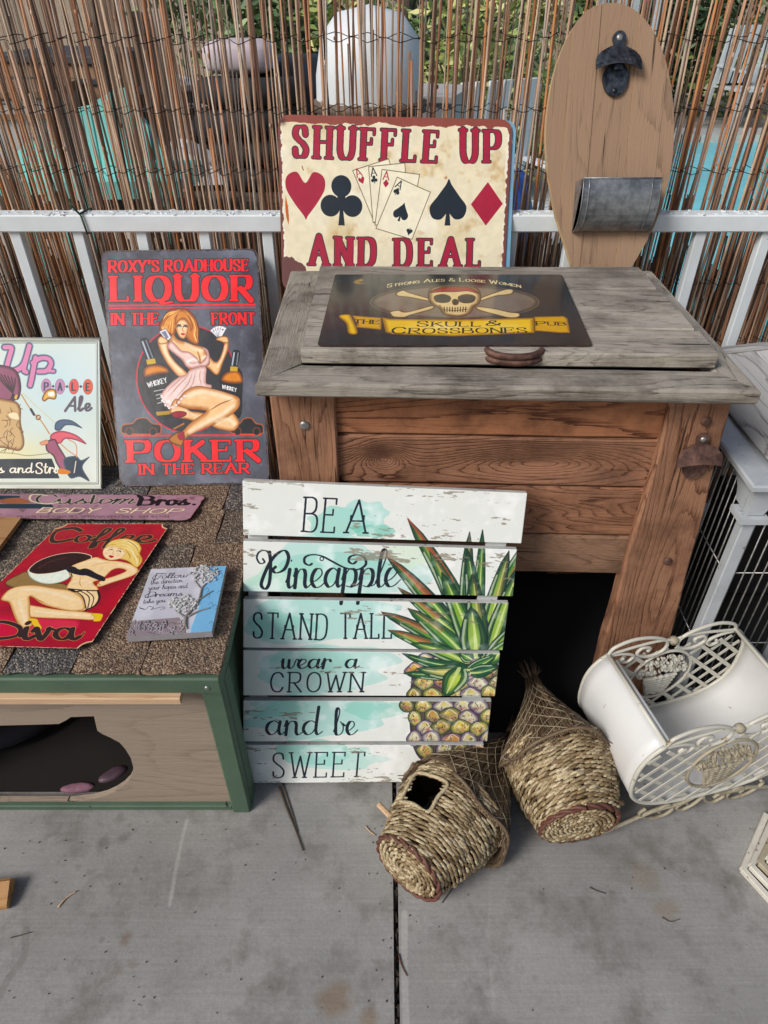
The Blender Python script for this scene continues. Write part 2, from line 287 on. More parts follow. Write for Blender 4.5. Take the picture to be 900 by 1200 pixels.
def art_liquor():
    C = [(118, 294), (302, 291), (316, 568), (141, 571)]
    A = Art(560, 860, '#4a4c58', C); R1 = '#ee3b3f'
    A.grime('#6d7280', 4, .4, .75, .8, 3); A.grime('#2c2b33', 5, .5, .8, .8, 8); A.grime('#767c8c', 14, .55, .85, .5, 4)
    A.view(100, 270, 3.75)
    K = dict(line='#16161c', lw=3)
    A.text("ROXY'S", (106, 189), (320, 187), (106, 138), R1, r=5, thin=2, serif=.14, gap=.26, **K); A.text('ROADHOUSE', (352, 186), (712, 184), (352, 134), R1, r=5, thin=2, serif=.12, gap=.26, **K)
    A.text('LIQUOR', (124, 324), (724, 320), (122, 212), R1, r=12.5, thin=3.5, serif=.13, gap=.3, **K)
    for y in (346, 359): A.stroke([(106, y), (746, y-6)], R1, 3 if y < 350 else 2, smooth=False)
    A.text('IN THE', (116, 432), (316, 430), (116, 382), R1, r=5, thin=2, serif=.12, gap=.26, **K); A.text('FRONT', (552, 430), (742, 428), (550, 380), R1, r=5, thin=2, serif=.12, gap=.26, **K)
    A.fill(circ((440, 670), 214, 24, 232), '#26272d', line='#d23848', lw=4.5)
    A.stroke([(170, 918), (770, 914)], R1, 3, smooth=False)
    A.text('POKER', (196, 1026), (758, 1020), (192, 942), R1, r=12, thin=3.6, serif=.14, gap=.3, **K)
    A.text('IN THE REAR', (236, 1078), (716, 1072), (234, 1038), R1, r=5, thin=2, serif=.11, gap=.26, **K)
    A.view(140, 350, 5.294)
    car(A, 14, 770, 230, 88); car(A, 690, 768, 200, 88)
    for (q, ox, oy, k) in (([(128, 284), (165, 278), (188, 330), (210, 398), (216, 430), (280, 450), (296, 490), (316, 738), (222, 750), (140, 500), (146, 460), (168, 440), (160, 400), (140, 330)], 140, 280, 1),
                           ([(702, 352), (740, 356), (736, 400), (728, 452), (758, 500), (756, 620), (742, 760), (640, 720), (618, 560), (632, 500), (680, 470), (684, 440), (694, 400)], 640, 350, .8)):
        A.fill(q, '#15161a', line='#0a0a0a', lw=2, n=4)
    A.fill([(144, 500), (150, 460), (190, 440), (240, 440), (286, 460), (292, 490), (220, 500), (160, 516)], '#d98a3c', rim='#6a3212', R=14)
    A.fill([(160, 408), (212, 400), (220, 432), (166, 440)], '#c9a83e', smooth=False); A.stroke([(140, 296), (176, 400)], '#a9b6c4', 3.2); A.stroke([(160, 286), (200, 396)], '#7f8b9a', 2)
    A.fill([(626, 540), (636, 500), (680, 476), (730, 476), (758, 510), (758, 550), (690, 556)], '#d98a3c', rim='#6a3212', R=14)
    A.fill([(682, 448), (730, 452), (728, 480), (680, 478)], '#c9a83e', smooth=False); A.stroke([(706, 364), (694, 440)], '#a9b6c4', 3); A.stroke([(732, 364), (722, 440)], '#7f8b9a', 2)
    A.text('WHISKEY', (172, 580), (284, 548), (164, 552), '#e4e4e4', r=1.6, thin=.9, gap=.2); A.text('WHISKEY', (630, 584), (720, 606), (632, 562), '#e4e4e4', r=1.5, thin=.8, gap=.2)
    for (a, b, y) in ((206, 262, 604), (218, 262, 628), (222, 262, 650), (226, 262, 678)): A.stroke([(a, y), (b, y-12)], '#b9b9b9', 1.6, smooth=False)
    A.fill([(214, 730), (310, 720), (316, 742), (222, 752)], '#b08a34', smooth=False)
    # figure
    A.fill([(372, 82), (300, 96), (262, 150), (240, 200), (256, 240), (300, 250), (330, 262), (352, 214), (400, 270), (430, 300), (470, 316), (478, 270), (482, 210), (458, 140), (424, 98)], '#c97b3c', rim='#6e3414', R=12, line='#4a2410')
    for P in ([(370, 90), (300, 130), (268, 200)], [(378, 94), (320, 150), (300, 230)], [(390, 92), (440, 150), (462, 230), (452, 300)], [(400, 96), (460, 180), (472, 260)], [(360, 96), (290, 120), (256, 186)], [(330, 120), (322, 190), (318, 244)]): A.stroke(P, '#f0b96c', 2.2, taper=True)
    limb(A, [(232, 284), (262, 262), (292, 300), (300, 370), (350, 440), (404, 490), (398, 516), (352, 512), (292, 440), (254, 370), (236, 320)])
    limb(A, [(540, 390), (580, 420), (606, 410), (632, 350), (640, 296), (600, 276), (612, 258), (656, 266), (668, 300), (664, 350), (636, 420), (610, 490), (586, 500), (552, 470), (520, 440)])
    limb(A, [(322, 250), (350, 280), (402, 300), (450, 318), (500, 330), (540, 390), (548, 430), (520, 452), (470, 470), (420, 470), (380, 420), (330, 360), (300, 330), (296, 300)], R=18)
    A.fill([(306, 296), (330, 306), (372, 352), (420, 362), (462, 396), (486, 426), (516, 404), (528, 370), (500, 330), (536, 350), (548, 410), (530, 446), (486, 452), (440, 462), (402, 452), (376, 410), (330, 370), (290, 330)], '#eecfc6', rim='#b98680', R=10, line='#8a5a52')
    A.fill([(430, 470), (520, 452), (524, 520), (528, 556), (560, 566), (548, 584), (440, 590), (380, 640), (340, 690), (296, 708), (262, 670), (252, 620), (300, 560), (352, 520), (400, 500)], '#ecd3cc', rim='#c69a92', R=12, line='#8a5a52')
    for P in ([(440, 480), (410, 560), (330, 650)], [(460, 478), (440, 560), (400, 610)], [(490, 470), (486, 520), (500, 570)], [(420, 500), (360, 560), (290, 640)], [(412, 420), (436, 430), (470, 424)], [(400, 500), (330, 560), (272, 620)]): A.stroke(P, '#c58f86', 1.8, taper=True)
    for i in range(9): A.airbrush(262+i*17, 676-abs(i-3)*9+(i % 2)*10, 9, '#ffffff', .85)
    A.stroke([(470, 350), (484, 400), (486, 440)], '#a86a4a', 2, taper=True)
    A.fill([(346, 190), (360, 160), (392, 156), (414, 178), (414, 220), (400, 262), (384, 276), (362, 262), (346, 226)], '#f4cfa4', rim='#c88a5a', R=9, line='#6a3a1c')
    A.stroke([(352, 200), (370, 198)], '#2c1c18', 2.2); A.stroke([(388, 200), (408, 202)], '#2c1c18', 2.2); A.stroke([(352, 188), (372, 186)], '#5a3418', 1.2); A.stroke([(388, 188), (410, 190)], '#5a3418', 1.2)
    A.fill([(370, 246), (384, 240), (398, 246), (384, 256)], '#c22434'); A.stroke([(382, 206), (384, 228), (392, 230)], '#b87a4c', 1.2)
    A.fill([(362, 96), (340, 140), (338, 190), (356, 168), (392, 150), (424, 190), (430, 230), (446, 200), (430, 140), (400, 100)], '#d58b46', rim='#8a4a1c', R=9)
    limb(A, [(340, 650), (300, 720), (330, 760), (400, 770), (470, 786), (540, 790), (560, 750), (480, 730), (420, 720)], R=10)
    A.fill([(306, 740), (350, 724), (402, 730), (400, 752), (340, 768)], '#9c2436', rim='#4a1018', R=6)
    limb(A, [(570, 800), (620, 760), (690, 730), (738, 780), (736, 812), (700, 842), (620, 832), (580, 818)], R=14)
    limb(A, [(404, 596), (480, 572), (600, 596), (720, 632), (744, 662), (728, 712), (640, 776), (540, 820), (460, 852), (404, 886), (372, 940), (340, 920), (372, 860), (440, 790), (530, 728), (500, 716), (400, 706), (340, 680), (362, 640)], R=20, base='#f0c794')
    gl = lambda P, c='#fff0d6', r=6, al=.65, sf=10: A.stroke(P, c, r, soft=sf, alpha=al)
    gl([(420, 630), (500, 606), (600, 620), (690, 648)], r=9, sf=14); gl([(700, 690), (620, 750), (520, 800), (430, 850)], r=7, sf=12); gl([(600, 790), (660, 770), (710, 800)]); gl([(400, 716), (470, 756)], r=3)
    gl([(262, 300), (282, 370), (320, 430), (370, 480)], r=5); gl([(648, 320), (632, 390), (600, 450)], r=3, sf=6); gl([(400, 310), (460, 340), (500, 352)], r=6)
    gl([(330, 690), (420, 706), (500, 706)], '#9a5a2c', 3, .5, 6); gl([(470, 360), (486, 400), (488, 430)], '#a8623c', 2, .8, 3)
    gl([(410, 420), (440, 404), (466, 414)], '#ffffff', 4, .7, 8); gl([(500, 400), (520, 386)], '#ffffff', 3, .7, 6)
    for i, q in enumerate(catmull([(250, 632), (254, 660), (272, 688), (296, 706), (318, 702), (340, 688), (358, 668), (374, 648), (394, 632)], False, 2)): A.fill(circ((q[0]+4*(i % 2), q[1]-5*(i % 2)), 8, 8), '#f6efee', rim='#d5b9b4', R=3)
    for i in range(14):
        rg_ = (i*37) % 11; A.stroke([(372-i*3, 92+i*2), (330-i*4, 140+rg_), (292-i*3, 190+rg_*2), (300-i*2, 236)], ('#f6c884', '#a4551c', '#e8a45a')[i % 3], 1.8, taper=True)
        A.stroke([(392+i*2, 94+i*2), (440+rg_, 150), (462+rg_-5, 200), (448+rg_*2, 250), (466+rg_, 300)], ('#f6c884', '#a4551c', '#e8a45a')[i % 3], 1.8, taper=True)
    for (x, y) in ((610, 280), (622, 284), (634, 284)): A.stroke([(x, y-10), (x+3, y+10)], '#a8623c', 1.2)
    for x0, y0, c in ((352, 196, 1), (390, 199, 1)): A.fill([(x0, y0+3), (x0+10, y0-3), (x0+20, y0+3), (x0+10, y0+7)], '#f4efe8'); A.fill(circ((x0+11, y0+2), 3.6, 8), '#26323a'); A.stroke([(x0-2, y0+2), (x0+9, y0-5), (x0+22, y0+1)], '#1c120e', 2)
    A.stroke([(540, 728), (620, 680), (700, 650)], '#9a5c30', 2, taper=True); A.airbrush(520, 640, 26, '#fbe6c6', .6, 12); A.airbrush(560, 770, 20, '#fbe6c6', .6, 9)
    A.fill([(298, 890), (330, 860), (372, 850), (396, 872), (384, 930), (356, 930), (312, 912)], '#b5752e', rim='#5c3410', R=8, line='#2a1408'); A.fill([(350, 870), (390, 846), (396, 880), (372, 900)], '#a02438')
    A.stroke([(330, 830), (390, 800)], '#b5752e', 3)
    A.fill([(242, 232), (280, 214), (312, 270), (286, 292)], '#dfe2ea', smooth=False, line='#333', lw=1.2); A.fill([(254, 236), (278, 226), (298, 268), (284, 278)], '#7a7890', smooth=False)
    for i in range(5):
        a = math.radians(-30+i*16); c = np.array((610, 268.)); A.fill(rot([(594, 196), (628, 196), (620, 262), (600, 262)], c, a-.2), '#e9e9ee', smooth=False, line='#555', lw=1)
        q = rot([(610, 214)], c, a-.2)[0]; A.fill(circ(q, 5, 8), '#b02434' if i % 2 else '#222')
    limb(A, [(232, 284), (250, 262), (286, 280), (290, 300), (262, 310), (240, 306)], R=6); limb(A, [(588, 280), (620, 262), (660, 266), (668, 300), (640, 300), (610, 290)], R=6)
    A.edge('#2b2228', 5, 5, 4, 60, 1, 34); A.edge('#8a6a62', 1.5, 4, 14, 60, .7, 28)
    A.mottling(.06); A.a = np.clip(A.a, 0, 1); return A
def art_ale():
    C = [(-175, 397), (118, 397), (119, 571), (-165, 571)]
    A = Art(1000, 600, '#d3d8c8', C); A.grime('#e0e3da', 3, .4, .7, .8, 3); A.view(0, 390, 6.316)
    A.airbrush(430, 420, 420, '#b9d6e0', .8); A.airbrush(60, 900, 300, '#e6d28a', .7, 110); A.airbrush(-500, 500, 500, '#cfe4ea', .7)
    A.view(0, 390, 6.316)
    for c, o in (('#7fa0b8', 7), ('#4b4a58', 3.8)): A.stroke([(32, 110), (70, 110), (80, 130), (40, 260), (60, 290), (120, 280), (170, 230), (215, 100)], c, 9.5+o, n=6); A.stroke([(215, 100), (165, 270), (180, 300)], c, 9.5+o); A.stroke([(255, 190), (205, 400)], c, 9.5+o); A.stroke([(232, 230), (290, 195), (350, 200), (365, 240), (330, 290), (270, 296)], c, 9+o); A.stroke([(330, 290), (385, 294)], c, 6+o)
    for P, r in (([(32, 110), (70, 110), (80, 130), (40, 260), (60, 290), (120, 280), (170, 230), (215, 100)], 9), ([(215, 100), (165, 270), (180, 300)], 9), ([(255, 190), (205, 400)], 9), ([(232, 230), (290, 195), (350, 200), (365, 240), (330, 290), (270, 296)], 8.5), ([(330, 290), (385, 294)], 6)): A.stroke(P, '#d587ad', r)
    for i, (x, y, ch) in enumerate(((328, 408, 'P'), (434, 410, 'A'), (540, 410, 'L'), (648, 412, 'E'))):
        A.fill(circ((x, y), 36, 14, 56), ('#b98ab0', '#b98ab0', '#d96a68', '#d9705c')[i], line='#8a5a52', lw=1.5)
        A.text(ch, (x-13, y+28), (x+13, y+28), (x-13, y-26), '#3a4250', r=3.6, thin=2.2)
        if i < 3: A.fill([(x+40, y), (x+53, y-12), (x+66, y), (x+53, y+12)], '#3a4250', smooth=False)
    A.text('Ale' if 0 else 'A', (476, 592), (552, 590), (510, 492), '#5a525e', r=5.5, thin=4); A.text('le', (574, 590), (668, 590), (578, 484), '#5a525e', r=5.5, thin=4)
    for P in ([(140, 470), (220, 590), (290, 660), (360, 760)], ): A.stroke(P, '#b98a4c', 2.5)
    A.stroke([(150, 460), (260, 560), (400, 680)], '#cbbf98', 1.5); A.stroke([(215, 580), (240, 620)], '#1d2430', 5); A.stroke(circ((272, 640), 16, 8), '#8a4a34', 2.5, closed=True)
    A.fill([(310, 470), (340, 435), (390, 430), (408, 470), (396, 505), (350, 500), (318, 520), (300, 505)], '#e0ac58', rim='#7a3c10', R=8, line='#5a3010'); A.fill([(345, 455), (385, 450), (390, 480), (350, 480)], '#ecebdc')
    A.fill([(400, 730), (404, 680), (450, 655), (530, 664), (608, 720), (540, 700), (480, 700), (440, 735)], '#4d5f78', rim='#2c3a50', R=8)
    A.fill([(366, 790), (380, 760), (450, 740), (560, 770), (636, 834), (560, 806), (480, 796), (440, 830), (380, 820)], '#d86a74', rim='#a04058', R=9, line='#6a2a38')
    A.fill([(340, 820), (400, 800), (430, 850), (500, 960), (520, 1030), (470, 1040), (420, 980), (390, 920), (340, 880)], '#9c5a70', rim='#3a2434', R=8, line='#2a1a24')
    A.fill([(290, 826), (340, 806), (350, 830), (310, 842)], '#d99a78', line='#5a3010'); A.fill([(470, 940), (560, 920), (600, 950), (664, 926), (610, 1000), (664, 1100), (590, 1070), (520, 1080), (480, 1010)], '#2a3848', rim='#4a5868', R=8)
    A.stroke([(500, 800), (560, 840), (566, 930)], '#c98a54', 1.8); A.stroke([(440, 830), (500, 880), (560, 920)], '#c98a54', 1.8)
    A.fill([(-1100, 950), (380, 940), (440, 1080), (-1100, 1086)], '#16222c', smooth=False)
    A.text('s and', (-18, 1040), (240, 1040), (-18, 974), '#f1e7d2', r=3.2, thin=2.2, gap=.06); A.text('S', (262, 1046), (308, 1046), (266, 970), '#f1e7d2', r=3.2, thin=2.2); A.text('tri', (322, 1042), (420, 1042), (322, 966), '#f1e7d2', r=3.2, thin=2.2, gap=.06)
    A.fill([(440, 1010), (520, 1030), (500, 1050), (430, 1046)], '#d08038'); A.stroke([(560, 960), (548, 1040)], '#e9d9bb', 2)
    A.stroke([(-400, 880), (60, 900), (200, 918), (370, 900)], '#8f8b66', 1.6)
    # seated figure seen from behind the frame edge
    A.fill([(-400, 300), (-200, 250), (20, 250), (120, 310), (130, 470), (60, 520), (-300, 560)], '#8c5068', rim='#3a1c2c', R=16, line='#2a1420'); 
    for i in range(7): A.stroke([(-60+i*26, 300+i*8), (20+i*12, 400), (110-i*8, 500)], '#2a1420', 2.2)
    A.fill([(-300, 500), (40, 510), (130, 560), (140, 680), (170, 820), (140, 880), (60, 870), (-20, 860), (-300, 880)], '#c9a878', rim='#7a5430', R=14, line='#4a2c18')
    rg = np.random.RandomState(4)
    for i in range(26): x, y = rg.uniform(-60, 140), rg.uniform(540, 860); A.stroke([(x, y), (x+rg.uniform(-30, 30), y+rg.uniform(10, 40)), (x+rg.uniform(-30, 30), y+rg.uniform(30, 70))], '#6a4628', 1.3)
    A.fill([(40, 610), (110, 600), (130, 660), (60, 650)], '#ecd9b4', rim='#b08a58', R=6)
    A.fill([(90, 480), (110, 470), (104, 506), (88, 500)], '#d9a858')
    X, Y = np.meshgrid(np.arange(A.w)+.5, np.arange(A.h)+.5); d = np.minimum(np.minimum(X, A.w-X), np.minimum(Y, A.h-Y))
    A.mix((slice(None), slice(None)), np.clip(1.6-abs(d-13)/1.3, 0, 1), hexc('#3a3a34')); A.mix((slice(None), slice(None)), np.clip(1.6-abs(d-19)/1, 0, 1)*.6, hexc('#5a5a50'))
    return A
def art_bodyshop():
    C = [(-110, 578), (240, 571), (212, 611), (-110, 606)]
    A = Art(1000, 180, '#a98390', [(-110, 578), (243, 571), (243, 611), (-110, 606)])
    A.H = homography([(-110, 577), (242, 580), (222, 610), (-150, 606)], [(0, 0), (1000, 0), (1000, 180), (0, 180)])
    A.grime('#8f6b76', 10, .4, .75, .7, 3); A.grime('#4a3438', 30, .62, .85, .7, 6); A.view(0, 565, 3.6)
    for y, c in ((64, '#1e3340'), (98, '#1e3340')): A.fill([(-200, y-8), (60, y-8), (145, y-6), (120, y+10), (-200, y+12)] if y < 80 else [(-200, y-6), (215, y-6), (225, y+6), (180, y+14), (-200, y+12)], c, smooth=False)
    A.fill([(60, 72), (130, 66), (150, 84), (90, 92), (30, 88)], '#9a5f44')
    for c, o in (('#d8cfae', 1.6), ('#2e2c30', 0)):
        A.text('Custom', (160, 92), (560, 90), (190, 52), c if o == 0 else c, r=4.2+o, thin=1.6+o, gap=.04, italic=.25)
    A.stroke([(250, 56), (200, 52), (160, 78), (200, 92), (260, 84)], '#d8cfae', 3)
    A.text('B', (586, 96), (640, 96), (604, 58), '#161418', r=8, thin=4, italic=0); A.text('ros', (656, 96), (790, 96), (662, 54), '#161418', r=7, thin=3.5, gap=.1, italic=.15); A.fill(circ((820, 94), 8, 8, 4), '#161418')
    A.text('BODY', (150, 128), (396, 130), (164, 108), '#e3cdb0', r=4, thin=2.4, line='#5c3c42', lw=1.5, gap=.2, italic=.2); A.text('SHOP', (482, 130), (752, 132), (494, 110), '#e3cdb0', r=4, thin=2.4, line='#5c3c42', lw=1.5, gap=.2, italic=.2)
    rg = np.random.RandomState(2)
    for i in range(90):
        x = 60+i*7.3+rg.uniform(-1, 1)
        if rg.rand() > .18: A.stroke([(x, 140+rg.uniform(0, 3)), (x+rg.uniform(-1, 4), 148+rg.uniform(-1, 3))], '#5f4650', 1.2, smooth=False)
    A.edge('#3a2a2c', 2, 5, 4, 70); A.mottling(.06); return A
def art_diva():
    C = [(71, 614), (200, 614), (103, 761), (-76, 756)]
    A = Art(640, 900, '#a81a2c', C); A.grime('#c22a38', 4, .4, .7, .7, 3); A.grime('#7c1220', 6, .55, .8, .5, 5); A.view(0, 610, 4.39)
    A.airbrush(500, 560, 150, '#d2505c', .5); A.fill([(-60, 480), (300, 486), (410, 500), (380, 560), (200, 600), (-80, 590)], '#d23c50', rim='#b82238', R=20, alpha=.8)
    for c, o in (('#c99a5a', 2.2), ('#33201e', 0)):
        A.stroke([(420, 50), (380, 38), (300, 50), (276, 86), (300, 102), (380, 90)], c, 11+o)
        A.text('offee', (388, 102), (790, 104), (424, 40), c, r=11+o, thin=5+o, gap=.04)
    A.view(20, 610, 4.865); S, D = '#f9d9a6', '#d09a5c'; LN_ = '#7a4a20'
    def glow(P, c='#fdefd0', r=5, al=.6, soft=9): A.stroke(P, c, r, soft=soft, alpha=al, taper=False)
    A.fill([(-40, 330), (30, 290), (90, 272), (160, 330), (300, 340), (325, 372), (200, 374), (60, 364), (-10, 356)], '#96784a', rim='#5a3c1c', R=8, line='#2a1408')
    A.fill([(90, 258), (100, 298), (150, 330), (220, 343), (290, 330), (340, 300), (345, 250), (250, 262), (150, 272)], '#ecf3e2', rim='#a9b49c', R=9, line='#4a4a3a')
    A.fill([(98, 268), (112, 240), (160, 208), (250, 180), (350, 170), (425, 180), (452, 196), (420, 222), (340, 252), (250, 276), (150, 284)], '#2c1512', rim='#4a2822', R=8, line='#efe2c4', lw=4)
    glow([(150, 250), (220, 215), (300, 198)], '#6a4034', 4, .7)
    A.fill([(40, 538), (130, 536), (330, 545), (372, 562), (335, 612), (120, 622), (40, 600)], '#d84a5c', rim='#c03048', R=16)
    A.fill([(520, 160), (530, 128), (560, 106), (600, 98), (640, 96), (676, 104), (708, 118), (724, 146), (716, 172), (728, 200), (722, 226), (700, 246), (680, 240), (664, 222), (640, 210), (600, 202), (560, 200), (528, 186)], '#f0d07c', rim='#b98a3c', R=8, line='#7a5420')
    limb(A, [(70, 462), (130, 468), (250, 488), (370, 498), (450, 508), (486, 512), (480, 536), (440, 550), (340, 545), (200, 541), (110, 536), (50, 528)], S, D, 9, LN_)
    glow([(130, 500), (250, 512), (420, 524)])
    limb(A, [(318, 366), (400, 372), (482, 375), (488, 420), (460, 464), (405, 492), (360, 490), (320, 430)], S, D, 8, LN_)
    limb(A, [(330, 262), (350, 238), (420, 212), (478, 194), (520, 205), (560, 212), (600, 214), (660, 226), (704, 252), (700, 276), (660, 298), (560, 332), (505, 352), (478, 352), (462, 330), (496, 318), (570, 297), (640, 266), (606, 252), (566, 262), (530, 296), (500, 322), (480, 344), (482, 378), (400, 376), (322, 370), (318, 352), (344, 312), (334, 284)], S, D, 9, LN_)
    glow([(360, 330), (400, 320), (450, 330)]); glow([(600, 232), (660, 246), (680, 262)]); glow([(510, 334), (580, 314), (650, 288)], r=3); glow([(400, 232), (470, 214), (530, 222)])
    A.stroke([(430, 250), (520, 225), (560, 226)], '#c98a50', 1.5, taper=True); A.stroke([(395, 300), (388, 335), (396, 360)], '#c98a50', 1.6, taper=True); A.stroke([(480, 330), (500, 345)], '#a8683a', 1.5)
    A.fill([(318, 254), (336, 244), (362, 248), (390, 262), (420, 256), (450, 264), (480, 282), (522, 302), (524, 320), (506, 322), (466, 308), (430, 294), (396, 292), (358, 284), (326, 272)], '#19171e', rim='#3c3a48', R=5, line='#08080a'); A.stroke([(322, 248), (300, 256), (318, 262)], '#19171e', 3); A.stroke([(345, 284), (350, 300), (338, 306)], '#19171e', 2.2)
    limb(A, [(-60, 430), (-30, 385), (10, 362), (70, 350), (150, 350), (250, 366), (330, 378), (386, 408), (406, 446), (398, 486), (330, 497), (250, 482), (170, 456), (112, 412), (104, 460), (96, 520), (104, 572), (84, 592), (40, 600), (16, 560), (2, 500), (-10, 450)], S, D, 13, LN_)
    glow([(60, 372), (150, 376), (250, 396), (340, 428)], r=8, soft=14); glow([(50, 430), (56, 500), (62, 560)], r=6, soft=12); A.stroke([(112, 412), (150, 432), (200, 456)], '#b8783c', 1.8, taper=True)
    for P, r in (([(322, 368), (400, 375), (484, 377)], 3.5), ([(484, 376), (490, 420), (462, 464), (408, 492)], 5), ([(345, 372), (398, 412), (412, 484)], 2.2), ([(378, 374), (432, 414), (420, 486)], 2.2), ([(420, 376), (458, 416), (440, 476)], 2), ([(326, 370), (360, 384), (392, 378)], 5)): A.stroke(P, '#17151b', r)
    A.fill([(514, 166), (522, 146), (546, 136), (590, 138), (626, 152), (640, 174), (622, 194), (590, 206), (552, 208), (526, 192)], '#fbe0b4', rim='#dba870', R=6)
    for P in ([(548, 156), (558, 152), (570, 156)], [(594, 162), (606, 160), (616, 166)]): A.stroke(P, '#2c1c14', 2.4)
    for P in ([(544, 146), (560, 142), (572, 146)], [(594, 150), (608, 150), (620, 156)]): A.stroke(P, '#9a6a34', 1.3)
    A.stroke([(578, 160), (572, 176), (580, 180)], '#c88a58', 1.3); A.fill([(550, 188), (562, 184), (578, 190), (564, 198)], '#c4202c'); A.airbrush(600, 182, 14, '#e88a70', .5); A.airbrush(536, 176, 10, '#e88a70', .4)
    for P, c in (([(540, 128), (600, 112), (660, 120), (700, 160)], '#fbedb6'), ([(560, 118), (630, 106), (690, 130), (712, 176)], '#b98838'), ([(580, 132), (640, 130), (680, 160), (676, 210)], '#fbedb6'), ([(620, 140), (670, 160), (700, 210), (696, 238)], '#fff4c8'), ([(640, 150), (664, 190), (650, 206)], '#b98838'), ([(528, 150), (548, 128), (590, 126)], '#b98838'), ([(600, 104), (670, 112), (716, 150)], '#fff4c8'), ([(690, 180), (714, 196), (712, 226)], '#b98838')): A.stroke(P, c, 2.2, taper=True)
    A.fill([(442, 512), (500, 514), (496, 540), (484, 556), (448, 556), (458, 534)], '#f0c94c', line='#8a6a20'); A.fill([(84, 548), (128, 546), (140, 574), (150, 604), (122, 604), (104, 580)], '#f0c94c', line='#8a6a20')
    A.view(0, 610, 4.39)
    for c, o in (('#c99a5a', 2.2), ('#33201e', 0)):
        A.stroke([(0, 520), (-30, 590)], c, 10+o); A.stroke([(-50, 520), (40, 510), (112, 540), (90, 586), (0, 604), (-60, 600)], c, 9+o)
        A.text('iva', (110, 606), (400, 608), (136, 480), c, r=12+o, thin=5+o, gap=.04); A.stroke([(390, 606), (420, 590), (440, 566)], c, 3+o)
    A.edge('#d9c9a0', 3.5, 2, 4, 60, 1, 4)
    for (x, y) in ((0, 0), (640, 0), (640, 900)): A.fill(circ((x, y), 42, 12), '#9a7a5a', raw=True, line='#e4d4ac', lw=5); A.fill(circ((x, y), 26, 12), '#3a2620', raw=True)
    A.edge('#5a1a1c', 1, 3, 8, 60, 1, 2); A.mottling(.04); return A
def art_skull():
    C = [(393, 323), (658, 323), (694, 406), (372, 406)]
    A = Art(1100, 640, '#20252a', C); A.grime('#343c40', 4, .4, .7, .8, 3); A.grime('#15181c', 7, .5, .8, .6, 5); A.view(360, 315, 5)
    G = '#ecd9a4'
    A.text('Strong', (470, 112), (642, 92), (466, 98), G, r=2.6, thin=1.6, gap=.08) if 0 else None
    A.text('STRONG ALES & LOOSE WOMEN', (466, 118), (1244, 118), (470, 98), G, r=3, thin=1.6, gap=.22, arc=1.9, serif=.06, small=.74)
    A.fill(circ((862, 205), 492, 30, 100), '#7c6e60', rim='#3c342e', R=30, line='#9a8a6a', lw=2)
    A.grime('#4a423a', 9, .55, .8, .3, 12)
    B, D = '#e6cb92', '#6a4e2a'
    for P in ([(520, 150), (560, 134), (600, 150), (720, 186), (720, 200), (600, 176), (560, 172), (524, 166)], [(1200, 130), (1160, 128), (1100, 146), (1010, 180), (1010, 196), (1100, 168), (1170, 160), (1200, 150)],
              [(480, 262), (530, 252), (580, 262), (720, 226), (726, 244), (600, 280), (560, 294), (500, 290), (486, 278)], [(990, 230), (1100, 244), (1180, 262), (1240, 270), (1236, 292), (1180, 296), (1110, 280), (1000, 250)]):
        A.fill(P, B, rim=D, R=9, line='#1d140c', lw=2.5)
    A.fill([(730, 120), (860, 108), (980, 120), (1008, 160), (1000, 210), (970, 230), (940, 274), (880, 288), (800, 276), (770, 240), (730, 218), (708, 180)], B, rim=D, R=24, line='#1d140c', lw=4)
    A.fill([(712, 150), (760, 122), (860, 112), (960, 122), (1002, 156), (940, 140), (860, 144), (780, 144)], '#9c2f2c', rim='#5c1816', R=12, line='#2a0a0a')
    for P in ([(742, 170), (790, 158), (832, 172), (826, 200), (790, 208), (750, 200)], [(882, 172), (930, 158), (976, 170), (968, 200), (930, 210), (890, 202)], [(846, 196), (862, 186), (880, 198), (872, 218), (852, 218)]): A.fill(P, '#1a1a1c', line='#7a5c30', lw=3)
    for i in range(9): A.stroke([(796+i*16, 236+abs(i-4)*-1), (798+i*15.5, 262)], '#3a2814', 2.4, smooth=False)
    A.stroke([(790, 248), (860, 254), (930, 246)], '#2a1a0c', 3); A.stroke([(770, 222), (800, 270), (870, 284), (940, 268), (968, 226)], '#7a5a30', 3)
    Y1, Y2 = '#f4c848', '#9a6a1c'
    A.fill([(262, 282), (430, 296), (430, 366), (262, 350), (290, 340)], '#d9a630', rim=Y2, R=14, smooth=False, line='#2a1c08'); A.fill([(184, 286), (240, 276), (262, 300), (292, 384), (240, 386), (226, 330)], Y1, rim=Y2, R=16, line='#2a1c08')
    A.fill([(1326, 290), (1500, 286), (1524, 300), (1540, 384), (1480, 384), (1326, 372)], '#d9a630', rim=Y2, R=14, smooth=False, line='#2a1c08')
    A.fill([(432, 292), (480, 302), (860, 306), (1326, 296), (1330, 384), (860, 404), (500, 392), (456, 380)], Y1, rim=Y2, R=22, line='#2a1c08', smooth=False, lw=2.5)
    A.airbrush(800, 350, 220, '#fbeaa0', .8, 50); A.airbrush(1150, 345, 160, '#f4dc82', .5, 50)
    K = '#1c1710'
    A.text('SKULL', (640, 346), (1006, 346), (644, 316), K, r=4.5, thin=2, serif=.08, gap=.22, small=.86); A.text('&', (1046, 342), (1126, 340), (1050, 314), K, r=4.5, thin=2.4)
    A.text('CROSSBONES', (494, 388), (1280, 384), (500, 352), K, r=4.8, thin=2, serif=.07, gap=.2, small=.84)
    A.text('THE', (272, 328), (412, 332), (276, 306), K, r=3.6, thin=1.8, serif=.1); A.text('PUB', (1342, 340), (1510, 340), (1340, 318), K, r=3.6, thin=1.8, serif=.1, small=.85)
